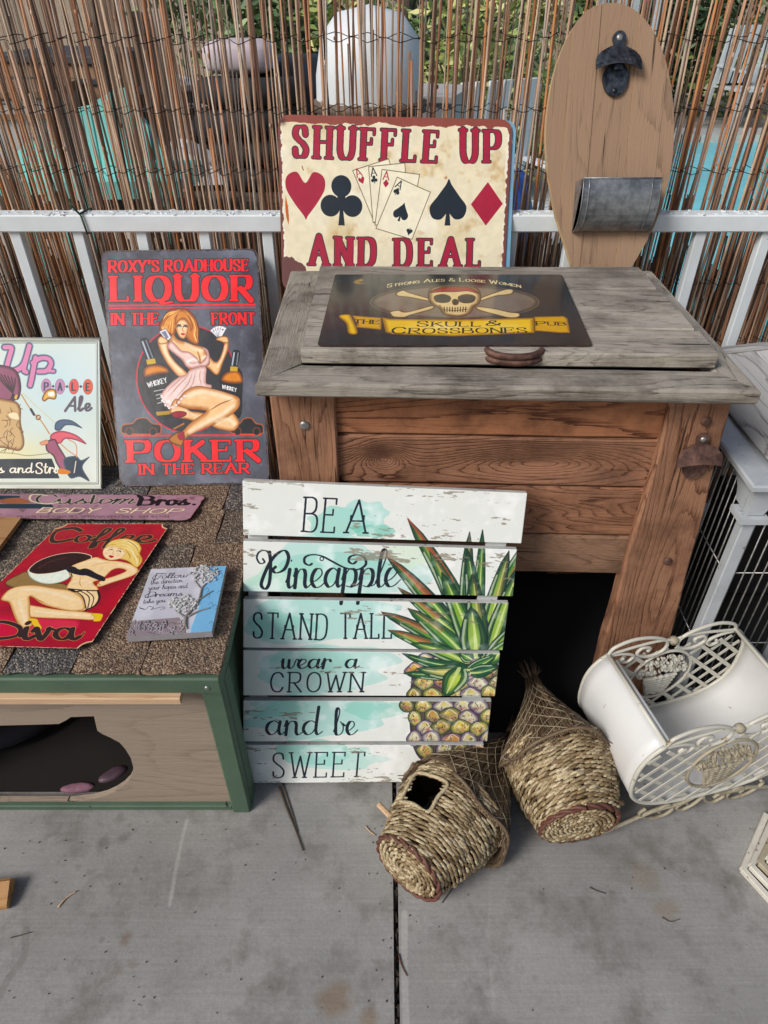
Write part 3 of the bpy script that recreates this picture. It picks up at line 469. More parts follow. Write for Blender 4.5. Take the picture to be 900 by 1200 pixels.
    A.fill([(272, 84), (310, 66), (330, 76), (300, 88), (340, 92), (296, 96)], '#9a7a44')
    A.edge('#121416', 3, 3, 4, 50); A.mottling(.04); return A
def art_pineapple():
    C = [(285, 563), (618, 578), (565, 917), (285, 918)]
    A = Art(960, 1250, '#e3e6e1', C)
    A.H = homography(C, [(0, 0), (960, 0), (960, 1250), (0, 1250)])
    T1, T2 = '#8fd0c0', '#a9dad2'
    rg = np.random.RandomState(3)
    def wash(c, rx, ry, col, al, seed):
        rx *= 1.18; ry *= 1.1
        r2 = np.random.RandomState(seed); P = [(c[0]+rx*math.cos(t)*r2.uniform(.7, 1.2), c[1]+ry*math.sin(t)*r2.uniform(.7, 1.2)) for t in np.linspace(0, 6.28, 15)[:-1]]
        A.fill(P, col, alpha=al, feather=2.5)
    A.view(270, 550, 2.5)
    for q in (((330, 160), 100, 40, T1, .65, 1), ((430, 180), 60, 20, '#6fc4b0', .65, 2), ((400, 130), 70, 36, T2, .7, 3), ((300, 300), 220, 90, T2, .6, 4), ((200, 330), 120, 60, '#bfe3cf', .7, 5), ((330, 290), 150, 40, T1, .5, 6),
              ((280, 440), 230, 70, T2, .75, 7), ((150, 460), 90, 40, T1, .5, 8), ((300, 590), 170, 70, T2, .65, 9), ((250, 560), 100, 40, T1, .4, 10), ((260, 720), 200, 60, T2, .75, 11), ((150, 700), 90, 30, T1, .5, 12), ((420, 700), 80, 30, T1, .6, 13),
              ((250, 830), 90, 40, T1, .7, 14), ((330, 850), 120, 34, T2, .6, 15), ((540, 250), 60, 40, '#d4ead0', .7, 16)): wash(*q)
    A.grime('#ffffff', 12, .55, .8, .5, 22); 
    K = '#1b2430'; M = dict(r=3.6, thin=2.7, serif=.085, gap=.3)
    A.view(270, 550, 2.5)
    A.text('BE', (222, 182), (314, 186), (230, 84), K, **M); A.text('A', (350, 186), (408, 187), (360, 92), K, **M)
    A.text('STAND', (68, 494), (290, 500), (70, 420), K, **M); A.text('TALL', (334, 496), (482, 496), (334, 424), K, **M)
    A.text('CROWN', (122, 652), (396, 652), (124, 596), K, r=3.5, thin=2.6, serif=.09, gap=.3); A.text('SWEET', (128, 904), (398, 900), (130, 832), K, **M)
    S = dict(r=6.2, thin=1.9, gap=.02, upw=.25)
    A.text('wear', (152, 584), (300, 584), (160, 530), K, r=5.5, thin=1.8, gap=.02, upw=.25); A.text('a', (346, 584), (384, 584), (352, 530), K, r=5.5, thin=1.8, upw=.25)
    A.text('and', (106, 778), (272, 778), (108, 696), K, **S); A.text('be', (312, 778), (378, 778), (314, 700), K, **S)
    A.view(285, 565, 4.615)
    A.stroke([(150, 380), (156, 440), (150, 540), (128, 578), (104, 560), (112, 520), (150, 440), (190, 392), (236, 372), (258, 410), (236, 470), (190, 492), (168, 476), (184, 460)], K, contrast=(1.9, 6.2)); A.stroke([(156, 400), (130, 372), (92, 378), (78, 410), (96, 440), (122, 434), (112, 416)], K, contrast=(1.8, 3.4))
    A.text('ineapple', (240, 572), (856, 566), (250, 366), K, r=6.6, thin=1.9, gap=.0, upw=.25)
    A.stroke([(388, 444), (372, 452), (348, 438), (350, 410), (386, 396), (440, 402), (500, 432), (570, 466), (640, 476), (684, 450), (676, 410), (640, 396), (600, 406), (592, 432), (614, 446), (632, 434)], K, contrast=(2.4, 4.6)); A.stroke(circ((443, 418), 10, 8), K, 1.8, closed=True)
    # the pineapple: leaves then fruit
    def leaf(base, tip, w, bend, c1='#7fae3c', c2='#1f4a34', c3='#cfe08a', red=.0, lw=1.6):
        b, t = A.m([base])[0], A.m([tip])[0]; b = b; d = t-b; L = np.hypot(*d); n = np.array([-d[1], d[0]])/L
        pts = lambda s: [b+d*q+n*(bend*L*math.sin(q*math.pi*.5)**2*0+bend*L*q*q+s*w*math.sin(min(1, q*1.6+.25)*math.pi*.5)*(1-q)**.55) for q in np.linspace(0, 1, 9)]
        a, c = pts(1), pts(-1)
        A.fill(a+c[::-1][1:], c1, raw=True, smooth=False, rim=c2, R=w*.55, line='#16241c', lw=lw)
        mid = pts(.15); A.stroke(mid[:-1], c3, w*.13, w*.03, raw=True, alpha=.85); q = pts(-.45); A.stroke(q[:-2], c2, w*.14, w*.02, raw=True, alpha=.8); q = pts(.6); A.stroke(q[1:-2], c2, w*.09, w*.02, raw=True, alpha=.7); q = pts(-.75); A.stroke(q[:-2], '#e6efc8', w*.07, raw=True, alpha=.6)
        if red: A.stroke(pts(.35)[4:], '#b8503c', w*.3, w*.05, raw=True, alpha=red)
    A.view(455, 590, 5.455)
    body = [(160, 1100), (150, 1180), (140, 1300), (145, 1460), (165, 1570), (215, 1650), (330, 1700), (460, 1710), (580, 1690), (700, 1620), (740, 1300), (740, 1120), (680, 1010), (500, 960), (300, 980), (200, 1020)]
    A.fill([(x+(14 if x < 400 else -6), y-8) for x, y in body], '#5c5048', rim='#3a3040', R=20)
    rows = 10; rg = np.random.RandomState(5)
    bp = catmull(np.array(body, float), True, 4)
    for r_ in range(rows):
        cy = 1000+r_*72
        for c_ in range(-1, 7):
            cx = 140+c_*112+(54 if r_ % 2 else 0)+rg.uniform(-13, 13); cy = 1000+r_*72+rg.uniform(-10, 10); k = (cx-430)/330
            if A.sdf(bp, np.array([[cx]]), np.array([[cy]]))[0, 0] > 4: continue
            w = 66*math.sqrt(max(.2, 1-k*k*.6))*rg.uniform(.85, 1.12)
            c0, c1 = [('#d9bf62', '#6f7a44'), ('#c98e50', '#7a5a72'), ('#cfc9a0', '#6a5a78'), ('#b9a05a', '#54603c')][rg.randint(4)]
            j_ = lambda: rg.uniform(-7, 7); P = [(cx-w+j_(), cy+8+j_()), (cx-w*.7+j_(), cy-26+j_()), (cx+j_(), cy-46+j_()), (cx+w*.7+j_(), cy-26+j_()), (cx+w+j_(), cy+8+j_()), (cx+w*.6+j_(), cy+38+j_()), (cx+j_(), cy+50+j_()), (cx-w*.6+j_(), cy+38+j_())]
            A.fill(P, c0, rim=c1, R=16, line='#2a2030', lw=2.4)
            A.airbrush(cx-8+rg.uniform(-12, 12), cy-14, 15, rg.choice(['#f2d648', '#e8c040', '#e0803c', '#efe9d6']), .85); A.airbrush(cx+rg.uniform(-30, 30), cy+rg.uniform(-20, 30), 12, rg.choice(['#3c5a34', '#4a3a5c', '#f4efe2', '#a03c54', '#8fae4c']), .8); A.airbrush(cx+10, cy+22, 14, '#b04a6a', .55); A.airbrush(cx-20, cy+20, 13, '#5c4a78', .5); A.airbrush(cx+w*.5, cy+4, 9, '#f0e8d8', .7)
            A.stroke([(cx-w*.6, cy+2), (cx-10, cy-34), (cx+w*.5, cy-8)], '#f3ead0', 1.6, alpha=.8)
            for j in range(7): x, y = cx+rg.uniform(-w*.6, w*.6), cy+rg.uniform(-20, 30); A.stroke([(x, y), (x+rg.uniform(-12, 12), y+rg.uniform(6, 16))], '#3a2434', 1.3, alpha=.8)
    lf = [((560, 900), (268, 60), 48, -.12, .8), ((600, 900), (860, 84), 46, .14, .5), ((560, 900), (632, 172), 30, -.02, 0), ((540, 900), (455, 200), 40, .1, .3), ((500, 920), (104, 290), 46, -.12, .7), ((640, 920), (840, 330), 46, .06, 0),
          ((520, 940), (140, 500), 34, -.1, .6), ((560, 920), (330, 290), 40, -.06, .3), ((600, 920), (520, 290), 44, 0, 0), ((620, 920), (740, 300), 46, .05, .2), ((480, 980), (40, 636), 44, -.14, .6), ((500, 980), (190, 640), 46, -.1, .3), ((600, 1000), (820, 560), 46, .1, 0),
          ((560, 980), (400, 430), 50, -.06, 0), ((640, 980), (800, 430), 46, .04, 0), ((590, 960), (550, 450), 52, 0, .2), ((470, 1010), (60, 768), 40, -.12, .6), ((640, 1010), (840, 720), 44, .08, 0), ((500, 1020), (210, 846), 40, -.18, 0), ((560, 980), (540, 660), 66, 0, 0), ((620, 1030), (830, 860), 44, -.1, 0)]
    for b, t, w, bd, rd in lf:
        leaf(b, t, w*1.0, bd, rg.choice(['#84b03e', '#a2c048', '#5f9440', '#93b84a']), rg.choice(['#1d4632', '#25543a', '#1a3c34']), red=rd)
    A.view(455, 755, 5.455)
    for b, t, w, bd, c in (((520, 150), (108, 160), 34, .28, '#2f6a48'), ((520, 160), (154, 280), 40, .3, '#3f7a48'), ((520, 170), (220, 240), 50, .32, '#c9bc6c'), ((530, 160), (700, 90), 34, -.15, '#4f8c48'), ((540, 180), (700, 170), 40, -.2, '#2f6a48'), ((470, 160), (400, 340), 62, .1, '#b8cf50'), ((540, 100), (470, 60), 30, 0, '#5f9440')):
        leaf(b, t, w, bd, c)
    n = vnoise(A.h, A.w, 26, 77, 4); right = smoothstep(480, 560, np.arange(A.w))[None, :, None]; g = A.a.mean(2, keepdims=True); A.a = A.a+(g-A.a)*.14*right; A.a = A.a+(1-A.a)*(smoothstep(.5, .8, n)*.26)[..., None]*right
    return A
def finish_planks(A):
    A.H = None; A.view(0, 0, 1)
    # chipped, distressed paint on the plank faces
    n = vnoise(A.h, A.w, 14, 31, 5, 5); g = vnoise(A.h, A.w, 3, 32, 3)
    h_ = vnoise(A.h, A.w, 60, 33, 4, 3); Y = np.arange(A.h)[:, None]/A.h; e = np.ones((A.h, 1))*0
    for c in (0, .195, .21, .385, .405, .57, .585, .735, .75, .865, .88, 1.0): e = np.maximum(e, np.clip(1-np.abs(Y-c)/.018, 0, 1))
    m = smoothstep(.60, .63, n*.45+g*.3+h_*.25-.055+e*.095); A.mix((slice(None), slice(None)), m*.75, hexc('#8a8172'))
    return A
def art_plaque():
    C = [(177, 667), (265, 663), (248, 740), (148, 746)]
    A = Art(640, 560, '#bdbcc4', C); A.grime('#d0d0d8', 6, .4, .7, .7, 3); A.view(140, 650, 6)
    A.fill([(620, 70), (760, 60), (680, 560), (500, 560), (500, 520), (560, 360), (570, 260), (640, 130)], '#7fb4d8', smooth=False, rim='#a4cbe4', R=10)
    A.fill([(40, 470), (420, 440), (470, 520), (470, 580), (30, 600)], '#8d8084', smooth=False)
    K = '#43434b'
    A.stroke([(330, 134), (270, 134), (232, 166), (262, 172), (300, 140)], K, 3)
    A.text('Follow', (250, 168), (480, 158), (262, 132), K, r=4, thin=1.4, gap=.02); A.text('the direction', (218, 208), (444, 192), (222, 178), K, r=2.6, thin=1.3, gap=.03); A.text('your hopes and', (206, 246), (478, 232), (212, 214), K, r=2.6, thin=1.3, gap=.03)
    A.stroke([(220, 262), (180, 290), (200, 300), (240, 280)], K, 3); A.text('Dreams', (200, 296), (440, 286), (214, 262), K, r=4.4, thin=1.6, gap=.02); A.text('take you', (166, 342), (322, 332), (172, 312), K, r=2.8, thin=1.3, gap=.03)
    for P in ([(150, 372), (180, 384), (210, 362), (240, 372), (220, 384), (250, 378), (300, 366), (320, 376), (290, 384)], [(142, 366), (150, 378), (170, 376)]): A.stroke(P, K, 2)
    rg = np.random.RandomState(4)
    for i in range(40): x, y = rg.uniform(60, 440), rg.uniform(470, 570); A.stroke([(x, y), (x+rg.uniform(10, 30), y-rg.uniform(0, 30)), (x+rg.uniform(20, 50), y+rg.uniform(-10, 20))], '#5c5054' if i % 2 else '#b8acb0', 2)
    for i in range(12): x, y = rg.uniform(580, 700), rg.uniform(100, 540); A.stroke([(x, y), (x+16, y-18), (x+30, y+4), (x+14, y+14)], '#4a6a88', 1.8)
    return A
ARTS = dict(shuffle=art_shuffle, liquor=art_liquor, ale=art_ale, bodyshop=art_bodyshop, diva=art_diva, skull=art_skull, pineapple=lambda: finish_planks(art_pineapple()), plaque=art_plaque)
# ------------------------------------------------------------------ materials
def mat(name): 
    m = bpy.data.materials.new(name); m.use_nodes = True; n = m.node_tree; n.nodes.clear()
    o = n.nodes.new('ShaderNodeOutputMaterial'); b = n.nodes.new('ShaderNodeBsdfPrincipled'); n.links.new(b.outputs[0], o.inputs[0]); return m, n, b
def nd(n, t, **k):
    x = n.nodes.new(t)
    for a, v in k.items():
        if a.startswith('i'): x.inputs[int(a[1:])].default_value = v
        else: setattr(x, a, v)
    return x
def rampn(n, stops, src, interp='LINEAR'):
    r = n.nodes.new('ShaderNodeValToRGB'); r.color_ramp.interpolation = interp
    while len(r.color_ramp.elements) < len(stops): r.color_ramp.elements.new(.5)
    for e, (p, c) in zip(r.color_ramp.elements, stops): e.position = p; e.color = (*c, 1) if len(c) == 3 else c
    n.links.new(src, r.inputs[0]); return r.outputs[0]
def lin(h):
    h = h.lstrip('#'); c = [int(h[i:i+2], 16)/255 for i in (0, 2, 4)]
    return tuple(v/12.92 if v <= .04045 else ((v+.055)/1.055)**2.4 for v in c)
def objcoord(n, scale=(1, 1, 1), rnd=True):
    t = nd(n, 'ShaderNodeTexCoord'); mp = nd(n, 'ShaderNodeMapping'); mp.inputs['Scale'].default_value = scale; src = t.outputs['Object']
    if rnd:
        oi = nd(n, 'ShaderNodeObjectInfo'); vm = nd(n, 'ShaderNodeVectorMath', operation='SCALE'); vm.inputs[0].default_value = (7.3, 5.1, 9.7)
        n.links.new(oi.outputs['Random'], vm.inputs['Scale']); ad = nd(n, 'ShaderNodeVectorMath', operation='ADD')
        n.links.new(src, ad.inputs[0]); n.links.new(vm.outputs[0], ad.inputs[1]); src = ad.outputs[0]
    n.links.new(src, mp.inputs[0]); return mp.outputs[0]
def noi(n, vec, sc, det=4, rough=.6, dist=0):
    x = nd(n, 'ShaderNodeTexNoise'); x.inputs['Scale'].default_value = sc; x.inputs['Detail'].default_value = det; x.inputs['Roughness'].default_value = rough; x.inputs['Distortion'].default_value = dist
    n.links.new(vec, x.inputs['Vector']); return x.outputs['Fac']
def mth(n, op, a, b=None, c=None, clamp=False):
    x = nd(n, 'ShaderNodeMath', operation=op); x.use_clamp = clamp
    for i, v in enumerate((a, b, c)):
        if v is None: continue
        if isinstance(v, (int, float)): x.inputs[i].default_value = v
        else: n.links.new(v, x.inputs[i])
    return x.outputs[0]
def mixc(n, f, a, b, mode='MIX'):
    x = nd(n, 'ShaderNodeMix', data_type='RGBA', blend_type=mode)
    for s, v in ((x.inputs[0], f), (x.inputs[6], a), (x.inputs[7], b)):
        if isinstance(v, (int, float)): s.default_value = v
        elif isinstance(v, tuple): s.default_value = (*v, 1) if len(v) == 3 else v
        else: n.links.new(v, s)
    return x.outputs[2]
def bump(n, b, h, st=.4, dist=.002):
    x = nd(n, 'ShaderNodeBump'); x.inputs['Strength'].default_value = st; x.inputs['Distance'].default_value = dist
    n.links.new(h, x.inputs['Height']); n.links.new(x.outputs[0], b.inputs['Normal'])
def wood(name, dark, mid, light, freq=16, bands=26, rough=.75, grime=None, bst=.5, vary=.18, cath=1.0, crack=.0, rw=.45, knots=()):
    # growth rings as contour lines of a stretched noise field, fine fibres, checks along the grain
    m, n, b = mat(name); v = objcoord(n, (1, 1, 1))
    def stretched(x, y): mp = nd(n, 'ShaderNodeMapping'); mp.inputs['Scale'].default_value = (x, y, y); n.links.new(v, mp.inputs[0]); return mp.outputs[0]
    big = noi(n, stretched(1.3*cath, freq*.45), 1.0, 2.5, .4, .3)
    if knots:      # the field swells round each knot, so the rings bend about it
        t = nd(n, 'ShaderNodeTexCoord'); sx = nd(n, 'ShaderNodeSeparateXYZ'); n.links.new(t.outputs['Object'], sx.inputs[0])
        for (kx, ky, wx, wy, am) in knots:
            dx = mth(n, 'POWER', mth(n, 'ABSOLUTE', mth(n, 'DIVIDE', mth(n, 'SUBTRACT', sx.outputs[0], kx), wx)), 2); dy = mth(n, 'POWER', mth(n, 'ABSOLUTE', mth(n, 'DIVIDE', mth(n, 'SUBTRACT', sx.outputs[1], ky), wy)), 2)
            big = mth(n, 'ADD', big, mth(n, 'DIVIDE', am, mth(n, 'ADD', 1, mth(n, 'ADD', dx, dy))))
    wavy = mth(n, 'MULTIPLY_ADD', noi(n, stretched(12, 160), 1.0, 4, .6), .022, big)
    saw = mth(n, 'FRACT', mth(n, 'MULTIPLY', wavy, bands*2.0)); ring = mth(n, 'POWER', saw, 1.8)
    fib = noi(n, stretched(10, 420), 1.0, 4, .7); st = noi(n, stretched(3.0, 70), 1.0, 6, .7); patch = noi(n, stretched(2.5, 9), 1.0, 4, .6)
    f = mth(n, 'ADD', mth(n, 'MULTIPLY', mth(n, 'SUBTRACT', 1, ring), rw), mth(n, 'ADD', mth(n, 'MULTIPLY', fib, .5*(1.35-rw)), mth(n, 'ADD', mth(n, 'MULTIPLY', st, .5*(1.35-rw)), mth(n, 'MULTIPLY', patch, .2*(1.35-rw)))))
    c = rampn(n, [(.38, lin(dark)), (.55, lin(mid)), (.74, lin(light))], f)
    oi = nd(n, 'ShaderNodeObjectInfo'); vv = mth(n, 'MULTIPLY_ADD', oi.outputs['Random'], vary*2, 1-vary)
    hs = nd(n, 'ShaderNodeHueSaturation'); n.links.new(vv, hs.inputs['Value']); n.links.new(c, hs.inputs['Color']); c = hs.outputs[0]
    if grime:
        g = noi(n, v, 9, 6, .7); c = mixc(n, rampn(n, [(.45, (0, 0, 0)), (.72, (.8, .8, .8))], g), c, lin(grime))
    if crack:
        k = noi(n, stretched(4, 130), 1, 3, .6); kk = rampn(n, [(.29, (1, 1, 1)), (.34, (0, 0, 0))], k); c = mixc(n, mth(n, 'MULTIPLY', kk, crack), c, lin('#1d1814')); f = mth(n, 'SUBTRACT', f, mth(n, 'MULTIPLY', kk, .8))
    n.links.new(c, b.inputs['Base Color']); b.inputs['Roughness'].default_value = rough; b.inputs['Specular IOR Level'].default_value = .25; bump(n, b, f, bst, .004); return m
def paint(name, col, chip=None, amt=.0, rough=.5, vary=.12, sc=14, bst=.2, spec=.4, rust=None, grimec=None):
    m, n, b = mat(name); v = objcoord(n)
    g = noi(n, v, sc, 6, .65); c = mixc(n, mth(n, 'MULTIPLY_ADD', g, 2.4, -.7, True), tuple(x*(1-vary*1.6) for x in lin(col)), tuple(min(1, x*(1+vary)) for x in lin(col)))
    h = g
    if grimec: c = mixc(n, mth(n, 'MULTIPLY', rampn(n, [(.5, (0, 0, 0)), (.75, (1, 1, 1))], noi(n, v, sc*.5, 6, .7)), .6), c, lin(grimec))
    if chip:
        k = noi(n, v, sc*3.2, 6, .7, .4); kk = rampn(n, [(.64-amt, (0, 0, 0)), (.67-amt, (1, 1, 1))], k); c = mixc(n, kk, c, lin(chip)); h = mth(n, 'SUBTRACT', g, mth(n, 'MULTIPLY', kk, .5))
    n.links.new(c, b.inputs['Base Color']); b.inputs['Roughness'].default_value = rough; b.inputs['Specular IOR Level'].default_value = spec; bump(n, b, h, bst, .002); return m
def metal(name, c1, c2, rough=.45, sc=60, metallic=.9, bst=.3):
    m, n, b = mat(name); v = objcoord(n); g = noi(n, v, sc, 6, .7); c = mixc(n, rampn(n, [(.38, (0, 0, 0)), (.64, (1, 1, 1))], g), lin(c1), lin(c2))
    n.links.new(c, b.inputs['Base Color']); b.inputs['Metallic'].default_value = metallic; b.inputs['Roughness'].default_value = rough; bump(n, b, g, bst, .001); return m
def plain(name, col, rough=.8, **k): return paint(name, col, rough=rough, **k)
def printed(name, A, rough=.4, spec=.5, coat=0, bst=.15, relief=0):
    h, w_ = A.h, A.w; im = bpy.data.images.new(name, w_, h); px = np.ones((h, w_, 4), np.float32); px[:, :, :3] = np.clip(A.a, 0, 1)[::-1]
    im.pixels.foreach_set(px.ravel()); im.update(); im.pack()
    m, n, b = mat(name); t = nd(n, 'ShaderNodeTexImage'); t.image = im; t.extension = 'EXTEND'; uv = nd(n, 'ShaderNodeUVMap'); uv.uv_map = 'UVMap'; n.links.new(uv.outputs[0], t.inputs[0])
    hs = nd(n, 'ShaderNodeHueSaturation'); hs.inputs['Saturation'].default_value = 1.08; n.links.new(t.outputs[0], hs.inputs['Color'])
    n.links.new(hs.outputs[0], b.inputs['Base Color']); b.inputs['Roughness'].default_value = rough; b.inputs['Specular IOR Level'].default_value = spec
    b.inputs['Coat Weight'].default_value = coat; b.inputs['Coat Roughness'].default_value = .1
    v = objcoord(n); g = noi(n, v, 26, 3, .5); bump(n, b, g, bst, .004)
    rr = mth(n, 'MULTIPLY_ADD', noi(n, v, 12, 5, .6), .25, rough-.12, True); n.links.new(rr, b.inputs['Roughness']); return m
# ------------------------------------------------------------------ objects
W = {}
def put(o, parent=None, M=None):
    M = M or Matrix(); COL.objects.link(o)
    if parent is not None: o.parent = parent; o.matrix_basis = W[parent.name].inverted() @ M
    else: o.matrix_basis = M
    W[o.name] = M; return o
def thing(name, label, cat, loc, group=None):
    o = bpy.data.objects.new(name, None); o.empty_display_size = .05; put(o, None, Matrix.Translation(Vector(loc)))
    return tag(o, label, cat, group)
def tag(o, label, cat, group=None, kind=None):
    if label: o['label'] = label
    if cat: o['category'] = cat
    if group: o['group'] = group
    if kind: o['kind'] = kind
    return o
def meshobj(name, verts, faces, mt, parent=None, smooth=False, M=None, uvs=None, fmat=None):
    if M is None:
        c = Vector(np.mean(np.array([tuple(v) for v in verts]), axis=0)); verts = [Vector(v)-c for v in verts]; M = Matrix.Translation(c)
    me = bpy.data.meshes.new(name); me.from_pydata([tuple(v) for v in verts], [], faces); 
    for m in (mt if isinstance(mt, (list, tuple)) else [mt]): me.materials.append(m)
    if fmat is not None: me.polygons.foreach_set('material_index', fmat)
    if smooth: me.polygons.foreach_set('use_smooth', [True]*len(me.polygons))
    if uvs is not None:
        l = me.uv_layers.new(name='UVMap'); l.data.foreach_set('uv', [c for u in uvs for c in u])
    me.update(); o = bpy.data.objects.new(name, me); return put(o, parent, M)
class MB:
    def __init__(s): s.v = []; s.f = []
    def add(s, v, f): b = len(s.v); s.v += [Vector(x) for x in v]; s.f += [tuple(i+b for i in q) for q in f]; return s
    def box(s, c, sz, M=None):
        x, y, z = (q/2 for q in sz); c = Vector(c)
        v = [Vector((a*x, b*y, d*z)) for a in (-1, 1) for b in (-1, 1) for d in (-1, 1)]
        v = [(M @ p if M else p)+c for p in v]
        return s.add(v, [(0, 1, 3, 2), (4, 6, 7, 5), (0, 4, 5, 1), (2, 3, 7, 6), (0, 2, 6, 4), (1, 5, 7, 3)])
    def tube(s, pts, r, n=8, closed=False, cap=True, flat=None):
        P = [Vector(p) for p in pts]; k = len(P); rr = r if hasattr(r, '__len__') else [r]*k
        T = []
        for i in range(k):
            a = P[(i-1) % k] if (closed or i) else P[0]; b = P[(i+1) % k] if (closed or i < k-1) else P[-1]
            t = (b-a); T.append(t.normalized() if t.length > 1e-9 else Vector((0, 0, 1)))
        u = T[0].orthogonal().normalized(); V = []
        for i in range(k):
            u = (u-T[i]*u.dot(T[i])); u = u.normalized() if u.length > 1e-6 else T[i].orthogonal().normalized(); w_ = T[i].cross(u)
            for j in range(n):
                a = 2*math.pi*j/n; V.append(P[i]+(u*math.cos(a)+w_*math.sin(a))*rr[i])
        F = [(i*n+j, i*n+(j+1) % n, ((i+1) % k)*n+(j+1) % n, ((i+1) % k)*n+j) for i in range(k if closed else k-1) for j in range(n)]
        if cap and not closed: F += [tuple(range(n))[::-1], tuple((k-1)*n+j for j in range(n))]
        return s.add(V, F)
    def lathe(s, prof, M, n=24):      # prof: (radius, height along local z)
        k = len(prof); V = [M @ Vector((r*math.cos(2*math.pi*j/n), r*math.sin(2*math.pi*j/n), z)) for r, z in prof for j in range(n)]
        return s.add(V, [(i*n+j, i*n+(j+1) % n, (i+1)*n+(j+1) % n, (i+1)*n+j) for i in range(k-1) for j in range(n)])
    def build(s, name, mt, parent=None, smooth=False, **k): return meshobj(name, s.v, s.f, mt, parent, smooth, **k)
def frame(x, z, o):       # matrix with local x along x, local z along z
    x = Vector(x).normalized(); z = Vector(z); z = (z-x*z.dot(x)).normalized(); y = z.cross(x)
    return Matrix(((x.x, y.x, z.x, o[0]), (x.y, y.y, z.y, o[1]), (x.z, y.z, z.z, o[2]), (0, 0, 0, 1)))
_seed = [0]
def board(name, p0, p1, up, wd, th, mt, parent=None, bev=.002, wob=.0, ends=(0, 0), w2=None, nseg=None):
    # a board from p0 to p1 (centre line), up = normal of its face, wd wide, th thick; ends = mitre shift of each end across the width
    p0, p1 = Vector(p0), Vector(p1); L = (p1-p0).length; M = frame(p1-p0, up, (p0+p1)/2); nx = nseg or max(2, min(14, int(L/.05))); w2 = w2 or wd
    _seed[0] += 1; sd = _seed[0]*13.7; b = min(bev, th*.3)
    sec = [(-1, -1, 0, b), (-1, -1, b, 0), (1, -1, -b, 0), (1, -1, 0, b), (1, 1, 0, -b), (1, 1, -b, 0), (-1, 1, b, 0), (-1, 1, 0, -b)]
    V = []; 
    for i in range(nx+1):
        t = i/nx; ww = wd+(w2-wd)*t
        for (a, c, da, dc) in sec:
            y = a*ww/2+da; z = c*th/2+dc
            x = (t-.5)*L + (ends[0]*(1-t)+ends[1]*t)*(y/(ww/2))
            n_ = mnoise.noise(Vector((t*L*9+sd, y*20, z*20+sd)))*wob
            V.append((x, y+n_*(1 if abs(a) else 0), z+mnoise.noise(Vector((t*L*7+sd*2, y*14, 5)))*wob*.6))
    k = 8; F = [(i*k+j, i*k+(j+1) % k, (i+1)*k+(j+1) % k, (i+1)*k+j) for i in range(nx) for j in range(k)]
    F = [tuple(q[::-1]) for q in F]+[tuple(range(k)), tuple(nx*k+j for j in range(k))[::-1]]
    return meshobj(name, V, F, mt, parent, M=M)
def panel(name, C, th, mts, parent=None, outline=None, uvr=(0, 0, 1, 1), back=None, grid=None, bow=0):
    # flat sign: C = four corners TL TR BR BL, outline in the unit square (v downwards), printed front, plain edges
    TL, TR, BR, BL = (Vector(c) for c in C); nrm = (TR-TL).cross(BL-TL).normalized()   # points away from the viewer
    if nrm.dot((TL+BR)/2-Vector((0, 0, EYE))) < 0: nrm = -nrm
    def at(u, v): return (TL*(1-u)+TR*u)*(1-v)+(BL*(1-u)+BR*u)*v
    O = outline or [(0, 0), (1, 0), (1, 1), (0, 1)]; k = len(O)
    F0 = [at(u, v) for u, v in O]; V = F0+[p+nrm*th for p in F0]
    u0, v0, u1, v1 = uvr; UV = [(u0+(u1-u0)*u, 1-(v0+(v1-v0)*v)) for u, v in O]
    faces = [tuple(range(k)), tuple(range(2*k-1, k-1, -1))]+[(j, j+k, (j+1) % k+k, (j+1) % k) for j in range(k)]
    uvs = UV+UV[::-1]+[q for j in range(k) for q in (UV[j], UV[j], UV[(j+1) % k], UV[(j+1) % k])]
    fm = [0]+[1]*(k+1); M = frame(TR-TL, -nrm, (TL+BR)/2); Mi = M.inverted()
    return meshobj(name, [Mi @ p for p in V], faces, mts, parent, M=M, uvs=uvs, fmat=fm)
def rounded(rx, ry, n=5, cut=False):
    out = []
    for cx, cy, a0 in ((rx, ry, 180), (1-rx, ry, 270), (1-rx, 1-ry, 0), (rx, 1-ry, 90)):
        for i in range(n+1): a = R(a0+90*i/n); out.append((cx+rx*math.cos(a), cy+ry*math.sin(a)))
    return out
def scroll(P, n=6): return [Vector(p) for p in catmull([tuple(p) for p in P], False, n)]
def screwhead(name, c, nrm, r, mt, parent, h=.004):
    M = frame(Vector(nrm).orthogonal(), nrm, c); mb = MB(); mb.lathe([(r, 0), (r*.92, h*.6), (r*.5, h), (0.0001, h*1.05)], Matrix(), 12)
    return meshobj(name, mb.v, mb.f, mt, parent, True, M=M)
# ------------------------------------------------------------------ materials used
RED_WOOD = wood('weathered_red_wood', '#25150f', '#5f3b2c', '#a07054', freq=18, bands=21, rough=.6, bst=.8, vary=.22, cath=1.1, crack=.8, rw=.46, grime='#3f2a20')
RED_PALE = wood('honey_brown_leg_wood', '#2a1810', '#67412f', '#9f7459', freq=15, bands=17, rough=.65, bst=.8, vary=.10, cath=.8, crack=.8, rw=.40, grime='#5a3c2c')
RED_KNOT = wood('knotty_red_wood', '#22130d', '#5c392a', '#9c6f55', freq=16, bands=15, rough=.6, bst=.8, vary=.0, cath=1.0, crack=.7, rw=.5, grime='#4a3025', knots=((-.192, .004, .030, .020, .40), (.07, .0, .11, .020, .30)))
RED_GREY = wood('greyed_red_wood', '#2a1b14', '#5c4032', '#927058', freq=20, bands=18, rough=.75, bst=.8, vary=.05, cath=1.0, crack=.8, rw=.34, grime='#4c3a30')
RED_DARK = wood('dark_streaked_red_wood', '#1e100b', '#5a3323', '#a8704e', freq=13, bands=16, rough=.6, bst=.7, vary=.0, cath=.5, crack=.6, rw=.42, grime='#3a2218')
